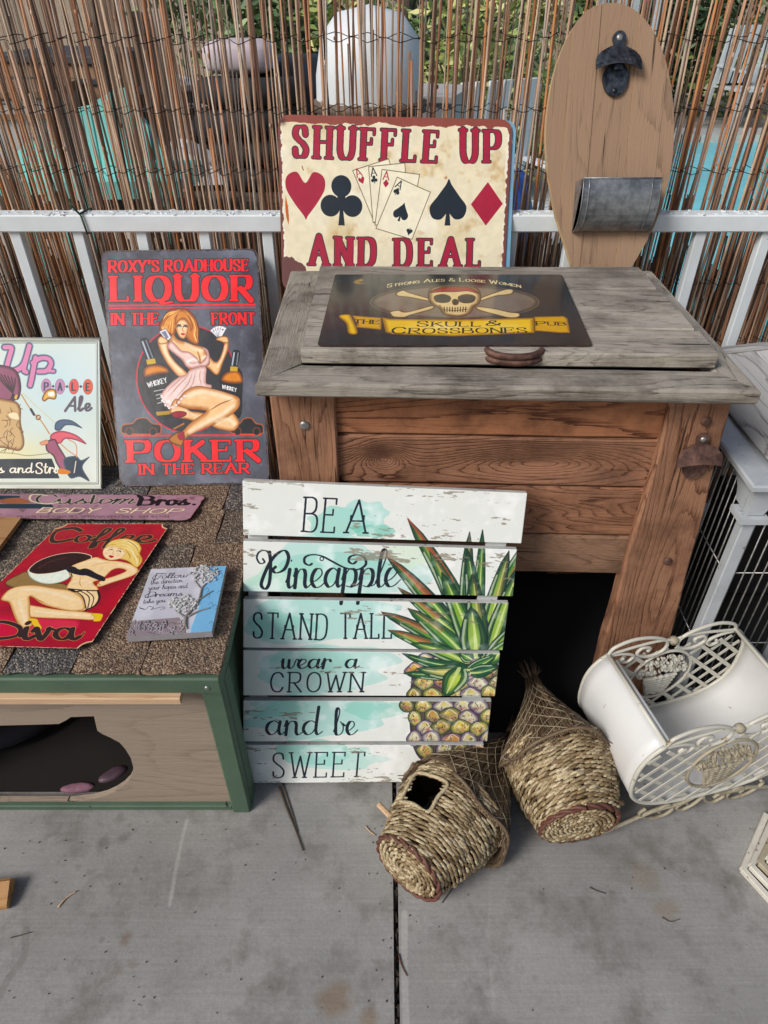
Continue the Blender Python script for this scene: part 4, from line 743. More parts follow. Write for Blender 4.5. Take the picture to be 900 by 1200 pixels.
GREY_WOOD = wood('weathered_grey_wood', '#221e1a', '#605a52', '#a79f93', freq=24, bands=16, rough=.85, bst=1.0, vary=.16, crack=1.0, rw=.30, grime='#4d463d')
OVAL_WOOD = wood('tan_barn_wood', '#40322a', '#7a645280'[:7], '#a0836a', freq=14, bands=9, rough=.75, bst=.4, vary=.08, crack=.8, rw=.22)
PALE_LATH = wood('pale_pine', '#8d6a4a', '#b8906c', '#cfae8c', freq=30, bands=14, rough=.7, bst=.3)
PLY = wood('rough_plywood', '#74665a', '#8b7b6d', '#9c8c7c', freq=10, bands=8, rough=.85, bst=.7, vary=.03, rw=.3)
ORANGE_WOOD = wood('orange_board', '#6a4426', '#9a6c40', '#b58a5c', freq=14, bands=9, rough=.7)
GREEN = paint('green_trim_paint', '#4d6350', chip='#1d241c', amt=-.02, rough=.6, sc=9)
RAIL = paint('white_rail_paint', '#dbe2e4', chip='#8d8f8c', amt=-.05, rough=.45, sc=12, vary=.06)
WHITE_METAL = paint('cream_white_enamel', '#c6c3b6', chip='#8a6e4c', amt=-.01, rough=.38, sc=10, vary=.05, spec=.5)
SHEET = paint('white_sheet_enamel', '#d6d6d4', chip='#8a7866', amt=-.035, rough=.32, sc=8, vary=.04, spec=.5)
RUSTY_WHITE = paint('rusting_white_iron', '#a39a84', chip='#7d5a3a', amt=.03, rough=.55, sc=24, vary=.15)
CAGE_WHITE = paint('grey_white_paint', '#b0b5b9', chip='#6e6c66', amt=.0, rough=.6, sc=14, vary=.1)
CAGE_ROOF = wood('whitewashed_board', '#4b4946', '#7f7e7d', '#a9a9a8', freq=24, bands=12, rough=.8, bst=.6, crack=.8)
CHIPPY = paint('chippy_white_paint', '#cdc9bd', chip='#7a4a2a', amt=.03, rough=.65, sc=20, vary=.12)
IRON = metal('dark_cast_iron', '#23262b', '#5a6068', rough=.42, sc=60, metallic=.75, bst=.6)
RUST_IRON = metal('rusty_cast_iron', '#4a3430', '#7a5a4c', rough=.65, sc=70, metallic=.45, bst=.8)
TIN = metal('galvanised_tin', '#6f7377', '#a5a8aa', rough=.42, sc=30, metallic=.7, bst=.3)
STEEL = metal('dull_steel', '#8a8a88', '#b5b3ae', rough=.4, sc=80, metallic=.8)
EDGE_DARK = metal('dark_tin_edge', '#2a2422', '#6a4a40', rough=.5, sc=60, metallic=.4)
BLACKISH = plain('added_shade_black', '#1c1815', .95)
WIRE = metal('blackened_wire', '#15130f', '#3a3028', rough=.7, sc=90, metallic=.4)
DARK_EARTH = plain('dark_soil', '#40382f', .95, sc=30, bst=.8)
GREENWIRE = plain('green_plastic_wire', '#24402e', .5)
def m_reed(name, stops, stripe=True):
    m, n, b = mat(name); g = nd(n, 'ShaderNodeNewGeometry'); oi = nd(n, 'ShaderNodeObjectInfo'); f = mth(n, 'FRACT', mth(n, 'ADD', g.outputs['Random Per Island'], oi.outputs['Random']))
    c = rampn(n, stops, f); t = nd(n, 'ShaderNodeTexCoord'); mp = nd(n, 'ShaderNodeMapping'); mp.inputs['Scale'].default_value = (120, 120, 9); n.links.new(t.outputs['Object'], mp.inputs[0])
    k = noi(n, mp.outputs[0], 1, 4, .6); c = mixc(n, rampn(n, [(.34, (.4, .4, .4)), (.55, (0, 0, 0))], k), c, lin('#4a3226'))
    n.links.new(c, b.inputs['Base Color']); b.inputs['Roughness'].default_value = .48; b.inputs['Specular IOR Level'].default_value = .5; bump(n, b, k, .3, .001); return m
REED = m_reed('dry_reed', [(0, lin('#7c5844')), (.18, lin('#c98f6a')), (.36, lin('#e0c2a4')), (.5, lin('#8f6a56')), (.66, lin('#e2c8ac')), (.8, lin('#c4b8ac')), (.90, lin('#d8935a')), (1, lin('#5c4036'))])
REED_D = m_reed('dark_reed', [(0, lin('#5a4336')), (.4, lin('#a3846e')), (.7, lin('#cbb49c')), (1, lin('#7d685a'))])
def m_straw(name, stops):
    m, n, b = mat(name); g = nd(n, 'ShaderNodeNewGeometry'); c = rampn(n, stops, g.outputs['Random Per Island']); v = objcoord(n); k = noi(n, v, 300, 3, .6)
    c = mixc(n, rampn(n, [(.4, (.5, .5, .5)), (.62, (0, 0, 0))], k), c, lin('#4a3620')); n.links.new(c, b.inputs['Base Color']); b.inputs['Roughness'].default_value = .6; bump(n, b, k, .5, .001); return m
STRAW = m_straw('woven_seagrass', [(0, lin('#7d6646')), (.35, lin('#ae9872')), (.7, lin('#d8c8a4')), (.9, lin('#937c56')), (1, lin('#4e3c28'))])
CAPFIB = m_straw('brown_fibre', [(0, lin('#4c3c2c')), (.5, lin('#705c46')), (1, lin('#8d7a60'))])
RUSTROPE = m_straw('rust_brown_cane', [(0, lin('#4e2a1e')), (1, lin('#74443a'))])
NET = plain('pale_net_thread', '#a5977c', .8)
def m_shingle(name, a, b_, c_):
    m, n, b = mat(name); v = objcoord(n); vo = nd(n, 'ShaderNodeTexVoronoi'); vo.inputs['Scale'].default_value = 330; n.links.new(v, vo.inputs[0])
    col = rampn(n, [(0, lin(a)), (.45, lin(b_)), (.8, lin(c_)), (1, lin('#b0a08a'))], nd_sep(n, vo.outputs['Color'])); g = noi(n, v, 14, 4, .6)
    col = mixc(n, rampn(n, [(.4, (0, 0, 0)), (.7, (.5, .5, .5))], g), col, lin('#4a443e')); n.links.new(col, b.inputs['Base Color']); b.inputs['Roughness'].default_value = .8
    bump(n, b, mth(n, 'SUBTRACT', 1, vo.outputs['Distance']), .9, .003); return m
def nd_sep(n, c):
    s = nd(n, 'ShaderNodeSeparateColor'); n.links.new(c, s.inputs[0]); return s.outputs[0]
SHING = [m_shingle('brown_granules', '#4a382c', '#7d6450', '#a08468'), m_shingle('grey_granules', '#2c2b2c', '#4f4d4d', '#777370'), m_shingle('mixed_granules', '#3a312b', '#62564b', '#8a7a68')]
# concrete: brushed grey, stains with shapes of their own
def m_concrete():
    m, n, b = mat('brushed_concrete'); t = nd(n, 'ShaderNodeTexCoord'); v = t.outputs['Object']
    big = noi(n, v, 2.6, 6, .6); fine = noi(n, v, 160, 4, .7); mp = nd(n, 'ShaderNodeMapping'); mp.inputs['Scale'].default_value = (5, 190, 1); n.links.new(v, mp.inputs[0]); br = noi(n, mp.outputs[0], 1, 3, .6)
    c = rampn(n, [(.28, lin('#706e6b')), (.5, lin('#8e8c89')), (.72, lin('#aaa9a5'))], mth(n, 'ADD', mth(n, 'MULTIPLY', big, .62), mth(n, 'ADD', mth(n, 'MULTIPLY', fine, .24), mth(n, 'MULTIPLY', br, .14))))
    mid = noi(n, v, 9, 6, .68); c = mixc(n, rampn(n, [(.5, (0, 0, 0)), (.68, (.7, .7, .7))], mid), c, lin('#625e57'))
    A = art_stains(); im = bpy.data.images.new('floor_stains', A.w, A.h); px = np.ones((A.h, A.w, 4), np.float32); px[:, :, :3] = np.clip(A.a, 0, 1)[::-1]; im.pixels.foreach_set(px.ravel()); im.update(); im.pack()
    ti = nd(n, 'ShaderNodeTexImage'); ti.image = im; ti.extension = 'EXTEND'; im.colorspace_settings.name = 'Non-Color'; uv = nd(n, 'ShaderNodeUVMap'); uv.uv_map = 'UVMap'; n.links.new(uv.outputs[0], ti.inputs[0])
    c = mixc(n, 1.0, c, ti.outputs[0], 'OVERLAY'); vo = nd(n, 'ShaderNodeTexVoronoi'); vo.inputs['Scale'].default_value = 240; n.links.new(v, vo.inputs[0])
    sp = rampn(n, [(.0, (1, 1, 1)), (.09, (0, 0, 0))], vo.outputs['Distance']); c = mixc(n, mth(n, 'MULTIPLY', sp, .16), c, lin('#45423e'))
    n.links.new(c, b.inputs['Base Color']); b.inputs['Roughness'].default_value = .78; b.inputs['Specular IOR Level'].default_value = .35
    bump(n, b, mth(n, 'ADD', mth(n, 'MULTIPLY', br, .5), mth(n, 'ADD', fine, mth(n, 'MULTIPLY', mid, .6))), .35, .002); return m
FX0, FX1, FY0, FY1 = -1.1, 1.1, .15, 1.3       # the stained stretch of floor
def art_stains():
    A = Art(1400, 732, '#808080'); 
    def q(px, py): p = onz(px, py, 0); return ((p.x-FX0)/(FX1-FX0)*A.w, (1-(p.y-FY0)/(FY1-FY0))*A.h)
    rg = np.random.RandomState(9)
    def blot(px, py, r, col, al=.6, ell=1.0):
        c = q(px, py); P = [(c[0]+r*math.cos(t)*rg.uniform(.6, 1.3), c[1]+r*ell*math.sin(t)*rg.uniform(.6, 1.3)) for t in np.linspace(0, 6.28, 10)[:-1]]; A.fill(P, col, alpha=al*.8, feather=3+r*.5)
    for x, y, r, c, al in ((146, 1101, 7, '#4e2c18', .85), (139, 1138, 5, '#5a4636', .6), (156, 1130, 5, '#5a4636', .6), (395, 1170, 17, '#5a3c22', .8), (434, 1192, 10, '#5a3c22', .75), (280, 1114, 11, '#4e4c49', .5), (185, 1014, 6, '#4c463f', .5),
                        (122, 988, 7, '#3a3836', .7), (146, 982, 6, '#3a3836', .6), (140, 960, 6, '#3a3836', .6), (242, 1050, 14, '#585552', .4), (212, 1040, 10, '#55524e', .4), (757, 1030, 18, '#6e5c3c', .65), (781, 1066, 13, '#6a5030', .75), (598, 1112, 4, '#3a3430', .7), (60, 1080, 40, '#6c6a67', .4), (600, 1060, 60, '#8c8b88', .3), (250, 1160, 50, '#747370', .35), (700, 1150, 70, '#8a8a88', .3), (520, 1130, 30, '#727068', .35)): blot(x, y, r, c, al)
    for i in range(150):
        blot(rg.uniform(20, 890), rg.uniform(960, 1190), rg.uniform(1, 3.5), rg.choice(['#4a4640', '#5c5750', '#a2a09c', '#3c3a36']), rg.uniform(.3, .8))
    A.stroke([q(219, 962), q(213, 985), q(206, 1020), q(199, 1060)], '#b9b9b6', 2.2, raw=True); A.stroke([q(577, 1010), q(573, 1100), q(580, 1190)], '#8f8e8b', 2, raw=True, alpha=.6)
    A.stroke([q(30, 1090), q(28, 1120), q(8, 1150), q(-10, 1190)], '#5e5c58', 4, raw=True, alpha=.7); A.stroke([q(474, 1070), q(474, 1130), q(476, 1200)], '#b0b0ac', 3.5, raw=True, alpha=.8)
    n = vnoise(A.h, A.w, 9, 3, 5); A.mix((slice(None), slice(None)), smoothstep(.5, .8, n)*.35, hexc('#636260')); n = vnoise(A.h, A.w, 5, 14, 5); A.mix((slice(None), slice(None)), smoothstep(.5, .8, n)*.3, hexc('#949492')); return A
CONC = m_concrete()
# ------------------------------------------------------------------ ground
def sheet(name, x0, x1, y0, y1, z, mt, kind='structure', th=0):
    V = [(x0, y0, z), (x1, y0, z), (x1, y1, z), (x0, y1, z)]
    uv = [((x-FX0)/(FX1-FX0), (y-FY0)/(FY1-FY0)) for x, y, _ in V]
    if th:
        V += [(x, y, z-th) for x, y, z in V]; F = [(0, 1, 2, 3), (7, 6, 5, 4), (0, 4, 5, 1), (1, 5, 6, 2), (2, 6, 7, 3), (3, 7, 4, 0)]
        uvs = uv+uv[::-1]+[uv[i] for q in ((0, 0, 1, 1), (1, 1, 2, 2), (2, 2, 3, 3), (3, 3, 0, 0)) for i in q]
    else: F = [(0, 1, 2, 3)]; uvs = uv
    o = meshobj(name, V, F, mt, None, uvs=uvs, M=Matrix()); o['kind'] = kind; return o
YARD = plain('yard_dirt', '#b3a596', .95, sc=6, bst=.6, grimec='#7c6c5c')
sheet('ground', -200, 200, -150, 300, -.06, YARD)
sheet('concrete_floor_left_slab', -6, .0165, -4, 1.62, 0, CONC, th=.055); sheet('concrete_floor_right_slab', .0255, 6, -4, 1.62, 0, CONC, th=.055)
for o in list(COL.objects):
    if o.name.startswith('concrete_floor'): 
        pass
mb = MB()
rg = random.Random(3)
for i in range(160):
    y = -.2+i*.0115; mb.tube([(.021+rg.uniform(-.004, .004), y, -.012+rg.uniform(-.004, .004)), (.021+rg.uniform(-.006, .006), y+rg.uniform(.006, .02), -.008+rg.uniform(-.004, .005))], rg.uniform(.0015, .004), 5)
o = mb.build('joint_dirt', DARK_EARTH); o['kind'] = 'stuff'; o['label'] = 'dark dirt packed in the joint between the two concrete slabs'
# ------------------------------------------------------------------ wooden cooler cabinet
def wp(x, y, z): return Vector((x, y-.037*(x+.19)*max(0, (1.43-y)/.49), z))
CO = thing('wooden_cooler_cabinet', 'red-brown slatted wooden cooler cabinet on legs with a grey weathered lid', 'cooler', (.19, 1.2, 0))
UP, FR = (0, 0, 1), (0, -1, 0)
board('leg', wp(-.133, .99, 0), wp(-.130, .99, .795), FR, .104, .034, RED_PALE, CO, .003, .002)
board('leg', wp(.535, .992, 0), wp(.500, .992, .795), FR, .150, .034, RED_PALE, CO, .004, .003, w2=.097)
board('leg', (-.13, 1.40, 0), (-.13, 1.40, .795), FR, .10, .034, RED_WOOD, CO); board('leg', (.50, 1.40, 0), (.50, 1.40, .795), FR, .10, .034, RED_WOOD, CO)
for (a, b), wm in zip(((.699, .794), (.599, .696), (.489, .596), (.392, .486)), (RED_DARK, RED_KNOT, RED_WOOD, RED_GREY)):
    z = (a+b)/2; board('plank', wp(-.079, .9975, z), wp(.462, .9975, z), FR, b-a, .022, wm, CO, .004, .0015)
    board('plank', (-.170, 1.010, z), (-.170, 1.384, z), (-1, 0, 0), b-a, .02, RED_WOOD, CO, .003, .001); board('plank', (.533, .998, z), (.533, 1.384, z), (1, 0, 0), b-a, .02, RED_WOOD, CO, .003, .001)
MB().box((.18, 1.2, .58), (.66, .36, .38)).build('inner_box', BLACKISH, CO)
# mitred frame of the lid and the raised planks
board('lid_frame_board', wp(-.161, .963, .808), wp(.536, .963, .808), UP, .066, .024, GREY_WOOD, CO, .004, .002, ends=(.033, -.0235))
board('lid_frame_board', wp(-.161, .965, .8082), (-.161, 1.41, .8082), UP, .066, .024, GREY_WOOD, CO, .004, .002, ends=(-.033, .022))
board('lid_frame_board', (.536, 1.41, .8081), wp(.536, .965, .8081), UP, .047, .024, GREY_WOOD, CO, .004, .002, ends=(-.022, .033))
board('lid_frame_board', (-.161, 1.411, .8083), (.536, 1.411, .8083), UP, .044, .024, GREY_WOOD, CO, .004, .002, ends=(-.033, .0235))
MB().box((.18, 1.425, .30), (.62, .012, .58)).box((-.150, 1.2, .19), (.012, .36, .36)).build('added_shade_panel', BLACKISH, CO)  # black panels added to keep light out from under the cooler
MB().box((.215, 1.15, .0015), (.86, .54, .003)).build('added_shade_sheet', plain('under_cooler_shade_black', '#17171a', .9), CO)  # thin near-black sheet added as the deep shade on the floor below the cooler
for i, (a, b) in enumerate(((.993, 1.085), (1.087, 1.170), (1.172, 1.262), (1.264, 1.384))):
    f = lambda x, y: wp(x, y, .834)
    board('lid_plank', f(-.128, (a+b)/2), f(.514-(i*.002), (a+b)/2), UP, b-a, .024, GREY_WOOD, CO, .003, .0018)
board('back_ledge', (-.19, 1.478, .768), (.56, 1.478, .768), UP, .085, .02, GREY_WOOD, CO)
for px, py, yy in ((357, 497, .973), (828, 495, .944), (783, 659, .944)):
    p = ony(px, py, yy); p.y = wp(p.x, .9715, p.z).y; screwhead('bolt', p, FR, .0085, STEEL if px < 500 else RUST_IRON, CO)
h0 = onz(566, 404, .835); h1 = onz(628, 404, .835); mb = MB()
for k, dz in ((0, 0), (1, -.010)):
    mb.tube(scroll([(h0.x+.004*k, .992, .845+dz), (h0.x+.003, .984, .845+dz), (h0.x+.018, .976, .843+dz), ((h0.x+h1.x)/2, .973, .842+dz), (h1.x-.018, .975, .843+dz), (h1.x-.003, .983, .845+dz), (h1.x-.004*k, .991, .845+dz)]), .0055, 8)
mb.build('handle', RUST_IRON, CO, True)
def opener(name, M, mt, parent, s=1.0, wide=1.0):
    e = MB(); T = M @ Matrix.Scale(s, 4)
    def ext(P, z0, z1): k = len(P); e.add([T @ Vector((x, y, z0)) for x, y in P]+[T @ Vector((x, y, z1)) for x, y in P], [tuple(range(2*k-1, k-1, -1))[::-1], tuple(range(k))[::-1]]+[(j, (j+1) % k, (j+1) % k+k, j+k) for j in range(k)])
    ext([(.013*math.cos(a), .043+.013*math.sin(a)) for a in np.linspace(-.6, math.pi+.6, 14)]+[(-.010, .02), (.010, .02)], 0, .006)
    ext([(.026*math.cos(a)*(1 if math.sin(a) > 0 else .95), -.026+.030*math.sin(a)) for a in np.linspace(0, 2*math.pi, 25)[:-1]], 0, .005)
    # hood: an arched shield that stands out from the plate
    nu, nv = 12, 5; V = []; F = []
    for lay in (0, 1):
        for j in range(nv+1):
            for i in range(nu+1):
                u = -1+2*i/nu; t = j/nv; w_ = (.014+.026*min(1, t*2.0)**.6)*wide
                y = .030-.030*t-.010*u*u*t-.004*t; z = .005+.022*t*(1-.25*u*u)-(.003 if lay else 0)
                V.append(T @ Vector((u*w_, y, z)))
    n1 = (nu+1)*(nv+1)
    for lay in (0, 1):
        for j in range(nv):
            for i in range(nu): a = lay*n1+j*(nu+1)+i; q = (a, a+nu+1, a+nu+2, a+1); F.append(q if lay == 0 else q[::-1])
    for i in range(nu): a = nv*(nu+1)+i; F.append((a, a+n1, a+n1+1, a+1))
    for j in range(nv):
        for i in (0, nu): a = j*(nu+1)+i; F.append((a, a+nu+1, a+nu+1+n1, a+n1))
    e.add(V, F); e.box(T @ Vector((0, -.004, .010)), (.016*s, .018*s, .018*s), M.to_3x3())
    rg = random.Random(5)
    for i in range(7):          # raised, worn-down lettering
        u = -.72+i*.24; x = u*.034*wide; y = .004-.006*u*u; z = .0225-.004*u*u
        e.tube([T @ Vector((x-.003, y-.004, z)), T @ Vector((x, y+.004, z-.003)), T @ Vector((x+.003, y-.003, z))], .0009*s, 4)
    o = e.build(name, mt, parent, False)
    screwhead('screw', T @ Vector((0, .044, .006)), M.to_3x3() @ Vector((0, 0, 1)), .0065*s, STEEL, o, .003); 
    if wide < 1.15: screwhead('screw', T @ Vector((0, -.046, .005)), M.to_3x3() @ Vector((0, 0, 1)), .005*s, IRON, o, .003)
    return o
def onplane(x, y, p, nrm): d = _ray(x, y); return Vector((0, 0, EYE))+d*((Vector(p)-Vector((0, 0, EYE))).dot(nrm)/d.dot(nrm))
p = ony(818, 536, .945); p.y = wp(p.x, .9745, p.z).y
opener('bottle_opener', frame((1, .0, .05), (0, -1, 0), p+Vector((0, -.001, 0))), RUST_IRON, CO, .80, 1.15)
# ------------------------------------------------------------------ pub sign lying on the lid
A_ = {k: f() for k, f in ARTS.items()}
zs = .8475
S = [onz(393, 323, zs), onz(658, 323, zs), onz(694, 406, zs), onz(372, 406, zs)]
o = panel('pub_sign', S, .0015, [printed('skull_print', A_['skull'], .2, .5, .25, .05), EDGE_DARK], None, rounded(.012, .02, 3)); tag(o, 'black skull and crossbones pub sign with gold ribbons, lying flat on the cooler lid', 'tin sign')
o.location.z += .0022
# ------------------------------------------------------------------ leaning signs
def lean(px, base_y, base_z, n=(0, -1, .346)):
    nr = Vector(n).normalized(); return [onplane(x, y, (0, base_y, base_z), nr) for x, y in px]
LN = (0, -1, .40)
S = lean([(325, 134), (601, 140), (590, 338), (331, 342)], 1.487, .80, LN)
o = panel('playing_card_sign', S, .0012, [printed('shuffle_print', A_['shuffle'], .42, .4), EDGE_DARK], None, rounded(.05, .07, 4)); tag(o, 'cream and red SHUFFLE UP AND DEAL tin sign propped against the railing', 'tin sign')
BLUE = paint('pale_blue_tin', '#79a9c4', chip='#d9dcd8', amt=.02, rough=.5, sc=16)
S = lean([(338, 142), (605, 141), (596, 338), (336, 342)], 1.4915, .80, LN)
o = panel('blue_sign', S, .0012, [BLUE, EDGE_DARK], None, rounded(.04, .06, 3)); tag(o, 'pale blue tin sign, only its right edge showing behind the card sign', 'tin sign')
# liquor sign: foot on the shingles, top against the railing
ZR = .442
bl, br = onz(141, 570, ZR+.004), onz(316, 567, ZR+.004); tl, tr = ony(118, 294, 1.531), ony(302, 291, 1.531)
LIQ = panel('liquor_sign', [tl, tr, br, bl], .0012, [printed('liquor_print', A_['liquor'], .38, .45), EDGE_DARK], None, rounded(.055, .035, 4)); tag(LIQ, "dark grey ROXY'S ROADHOUSE LIQUOR and POKER pin-up tin sign leaning on the railing", 'tin sign')
ty = 1.40; S = [ony(-175, 397, ty), ony(118, 397, ty), onz(119, 571, ZR+.004), onz(-165, 571, ZR+.004)]
ALE = panel('ale_sign', S, .0015, [printed('ale_print', A_['ale'], .5, .3, 0), paint('cream_tin', '#cfcfc0', rough=.4)], None, rounded(.014, .024, 4)); tag(ALE, 'cream Pale Ale tin sign with pink script, leaning at the left edge', 'tin sign')
mb = MB(); c = [Vector(q) for q in S]; nrm = Vector((0, -.8, .45)); 
mb.tube([c[0]+nrm*.003, c[1]+nrm*.003, c[2]+nrm*.003, c[3]+nrm*.003], .004, 6, closed=True); o = mb.build('rolled_edge', paint('cream_rolled_tin', '#d6d6c8', rough=.3, spec=.6), ALE, True)
board('easel_strut', (-.85, 1.415, .66), (-.85, 1.30 if 0 else 1.52, .02+ZR), (0, -1, .3), .04, .004, EDGE_DARK, ALE)
# ------------------------------------------------------------------ oval board with opener and cap catcher
ON = (0, -1, .36)
op = [(715, 3), (742, 10), (764, 34), (779, 68), (787, 105), (790, 145), (788, 185), (781, 222), (768, 262), (750, 296), (735, 318), (704, 342), (674, 318), (664, 292), (652, 254), (644, 212), (640, 172), (641, 135), (649, 88), (664, 46), (686, 14)]
ow = catmull([tuple(onplane(x, y, (0, 1.470, .80), Vector(ON).normalized())) for x, y in op], True, 3)
OV = thing('oval_opener_board', 'tall oval brown plank board with iron bottle opener and tin cap catcher', 'wall board', tuple(np.array(ow).mean(0)))
tz = Vector((0, .36, 1)).normalized(); on = Vector((0, -1, .36)).normalized(); c0 = Vector((0, 1.470, .80))
poly = [(Vector(q).x, (Vector(q)-c0).dot(tz)) for q in ow]
def clipx(P, a, sgn):
    out = []
    for i in range(len(P)):
        p, q = P[i], P[(i+1) % len(P)]; dp, dq = (p[0]-a)*sgn, (q[0]-a)*sgn
        if dp >= 0: out.append(p)
        if (dp >= 0) != (dq >= 0): t = dp/(dp-dq); out.append((a, p[1]+(q[1]-p[1])*t))
    return out
sm = [onplane(x, y, c0, on).x for x, y in ((658, 200), (693, 150), (737, 150), (774, 150))]
eds = [-9]+sm+[9]
OVE = wood('pale_cut_edge', '#8a6a4c', '#b8956c', '#d0b28a', rough=.7)
for i in range(len(eds)-1):
    Q = clipx(clipx(poly, eds[i]+.0003, 1), eds[i+1]-.0003, -1)
    if len(Q) < 3: continue
    k = len(Q); dz = (.0, .0012, -.0006, .0008, 0)[i]
    V = [c0+tz*t+Vector((x, 0, 0))+on*dz for x, t in Q]; V2 = [v-on*.018 for v in V]; cc = sum(V, Vector())/k
    M = frame(tz, on, cc); Mi = M.inverted()
    meshobj('plank', [Mi @ v for v in V+V2], [tuple(range(k)), tuple(range(2*k-1, k-1, -1))]+[(j, j+k, (j+1) % k+k, (j+1) % k) for j in range(k)], [OVAL_WOOD, OVE], OV, M=M, fmat=[0, 1]+[1]*k)
pc = onplane(722, 76, c0, on); opener('bottle_opener', frame((1, 0, 0), on, pc+on*.0015), IRON, OV, 1.0, 1.12)
# cap catcher: half-round tin box
a, b = onplane(676, 219, c0, on), onplane(763, 221, c0, on); bl_ = onplane(664, 272, c0+on*.02, on)
x0, x1 = a.x-.004, b.x-.002; t1 = (a-c0).dot(tz)+.008; t0 = t1-.095; mb = MB(); prof = [(t1, .058)]+[(t0+(t1-t0)*(1-math.sin(q)), .058*math.cos(q)) for q in np.linspace(0, math.pi/2, 9)][0:]
prof = [(t1, .060), (t1-.02, .060)]+[(t0+.075*(1-math.sin(q)), .004+.056*math.cos(q)) for q in np.linspace(.12, math.pi/2, 9)]
def tp(x, t, h): return c0+tz*t+on*(h+.0015)+Vector((x, 0, 0))
k = len(prof)
V = [tp(x0, *q) for q in prof]+[tp(x1, *q) for q in prof]; mb.add(V, [(i, i+k, i+k+1, i+1) for i in range(k-1)]+[tuple(range(k))[::-1]+(), tuple(range(k, 2*k))])
V = [tp(x0, t1, .0)]+[tp(x0, *q) for q in prof]+[tp(x0, t0, 0)]; mb.add(V, [tuple(range(len(V)))]); V = [tp(x1, t1, .0)]+[tp(x1, *q) for q in prof]+[tp(x1, t0, 0)]; mb.add(V, [tuple(range(len(V)))[::-1]])
CUP = mb.build('cap_catcher', TIN, OV)
for xx in (x0+.001, x0+.013, x1-.018, x1-.001): MB().tube([tp(xx, t, h+.0007) for t, h in prof], .0013, 6).build('seam', TIN, CUP, True)
MB().tube([tp(x0, t1, .060), tp(x1, t1, .060)], .0018, 6).build('rim', TIN, CUP, True)
# ------------------------------------------------------------------ railing
FE = thing('metal_railing', 'white metal railing with square balusters running behind the table and cooler', 'railing', (0, 1.555, 0))
board('top_rail', (-2.2, 1.556, .885), (2.2, 1.556, .885), UP, .042, .036, RAIL, FE, .003, .0004, nseg=40); board('bottom_rail', (-2.2, 1.556, .09), (2.2, 1.556, .09), UP, .035, .03, RAIL, FE, .003)
for x in (-1.217, -1.08, -.942, -.804, -.667, -.529, -.392, -.254, -.115, .02, .15, .28, .41, .547, .692, .837, .98, 1.12, 1.26): board('baluster', (x, 1.556, .105), (x, 1.556, .867), FR, .024, .024, RAIL, FE, .002)
rg = random.Random(8); mb = MB()
for i in range(420): mb.box((rg.uniform(-1.3, 1.3), 1.556+rg.uniform(-.018, .018), .9035), (rg.uniform(.003, .012), rg.uniform(.003, .008), .002), Matrix.Rotation(rg.uniform(0, 3), 3, 'Z'))
o = mb.build('flaking_paint', RAIL, FE); o['kind'] = 'stuff'
px = onz(97, 252, .904).x; o = MB().tube([(px-.004, 1.531, .903), (px, 1.531, .866), (px+.002, 1.556, .864), (px+.004, 1.580, .866), (px+.002, 1.580, .906), (px-.002, 1.556, .9065), (px-.006, 1.531, .906)], .0022, 6).build('wire_tie', GREENWIRE, None, True)
tag(o, 'green wire tie looped round the white top rail', 'wire tie')
o = MB().tube([(px-.004, 1.531, .904), (px-.016, 1.524, .925), (px-.02, 1.535, .935)], .002, 6).build('loose_end', GREENWIRE, o, True)
# ------------------------------------------------------------------ reed screen
RS = thing('reed_screen', 'brown reed fence screen of upright stalks tied with black wire behind the railing', 'reed fence', (0, 1.71, 0))
rg = random.Random(21)
proto = []
for k in range(16):
    pts = []; L = 1.62; ph = rg.uniform(0, 6); am = rg.uniform(.001, .005); n = 9
    for i in range(n): t = i/(n-1); pts.append((am*math.sin(ph+t*3.5), am*.6*math.cos(ph*2+t*4), t*L))
    r0 = rg.uniform(.0022, .0040); m_ = MB().tube(pts, [r0*(1-.25*i/(n-1)) for i in range(n)], 6)
    for j in range(rg.randint(1, 3)): q = rg.uniform(.1, .9)*L; m_.lathe([(r0*.9, q-.004), (r0*1.25, q), (r0*.9, q+.004)], Matrix(), 6)
    me = bpy.data.meshes.new('reed'); me.from_pydata([tuple(v) for v in m_.v], [], m_.f); me.materials.append(REED); me.polygons.foreach_set('use_smooth', [True]*len(me.polygons)); proto.append(me)
for i in range(298):
    o = bpy.data.objects.new('reed', proto[i % 16]); x = -1.14+i*(2.28/298)+rg.uniform(-.006, .006); y = 1.708+rg.uniform(-.018, .02)
    z0 = rg.uniform(-.02, .04) if rg.random() > .16 else rg.uniform(.25, 1.0) ; lean_ = rg.gauss(0, .022)
    zs_ = rg.uniform(.88, 1.06) if rg.random() > .2 else rg.uniform(.62, .8)
    M = Matrix.Translation((x-lean_*.8, y, z0)) @ Matrix.Rotation(lean_, 4, 'Y') @ Matrix.Rotation(rg.gauss(0, .004), 4, 'X') @ Matrix.Rotation(rg.uniform(0, 6.28), 4, 'Z') @ Matrix.Diagonal((1, 1, zs_, 1)); put(o, RS, M)
mb = MB()
for i in range(1150):
    side = rg.random(); x = rg.uniform(-1.35, 1.35); tall = rg.random() < (.50 if x < -.40 else .16)
    if not tall and rg.random() < .12: continue
    z1 = rg.uniform(1.1, 1.65) if tall else rg.uniform(.55, .88); z0 = 0 if not tall else rg.choice([0, 0, .3, .7]); dx = rg.gauss(0, .025); y = 1.735+rg.uniform(-.012, .03); r = rg.uniform(.0013, .0028)
    mb.tube([(x-dx*.5, y, z0), (x+rg.uniform(-.003, .003), y+rg.uniform(-.003, .003), (z0+z1)/2), (x+dx*.5, y, z1)], [r, r, r*.8], 5)
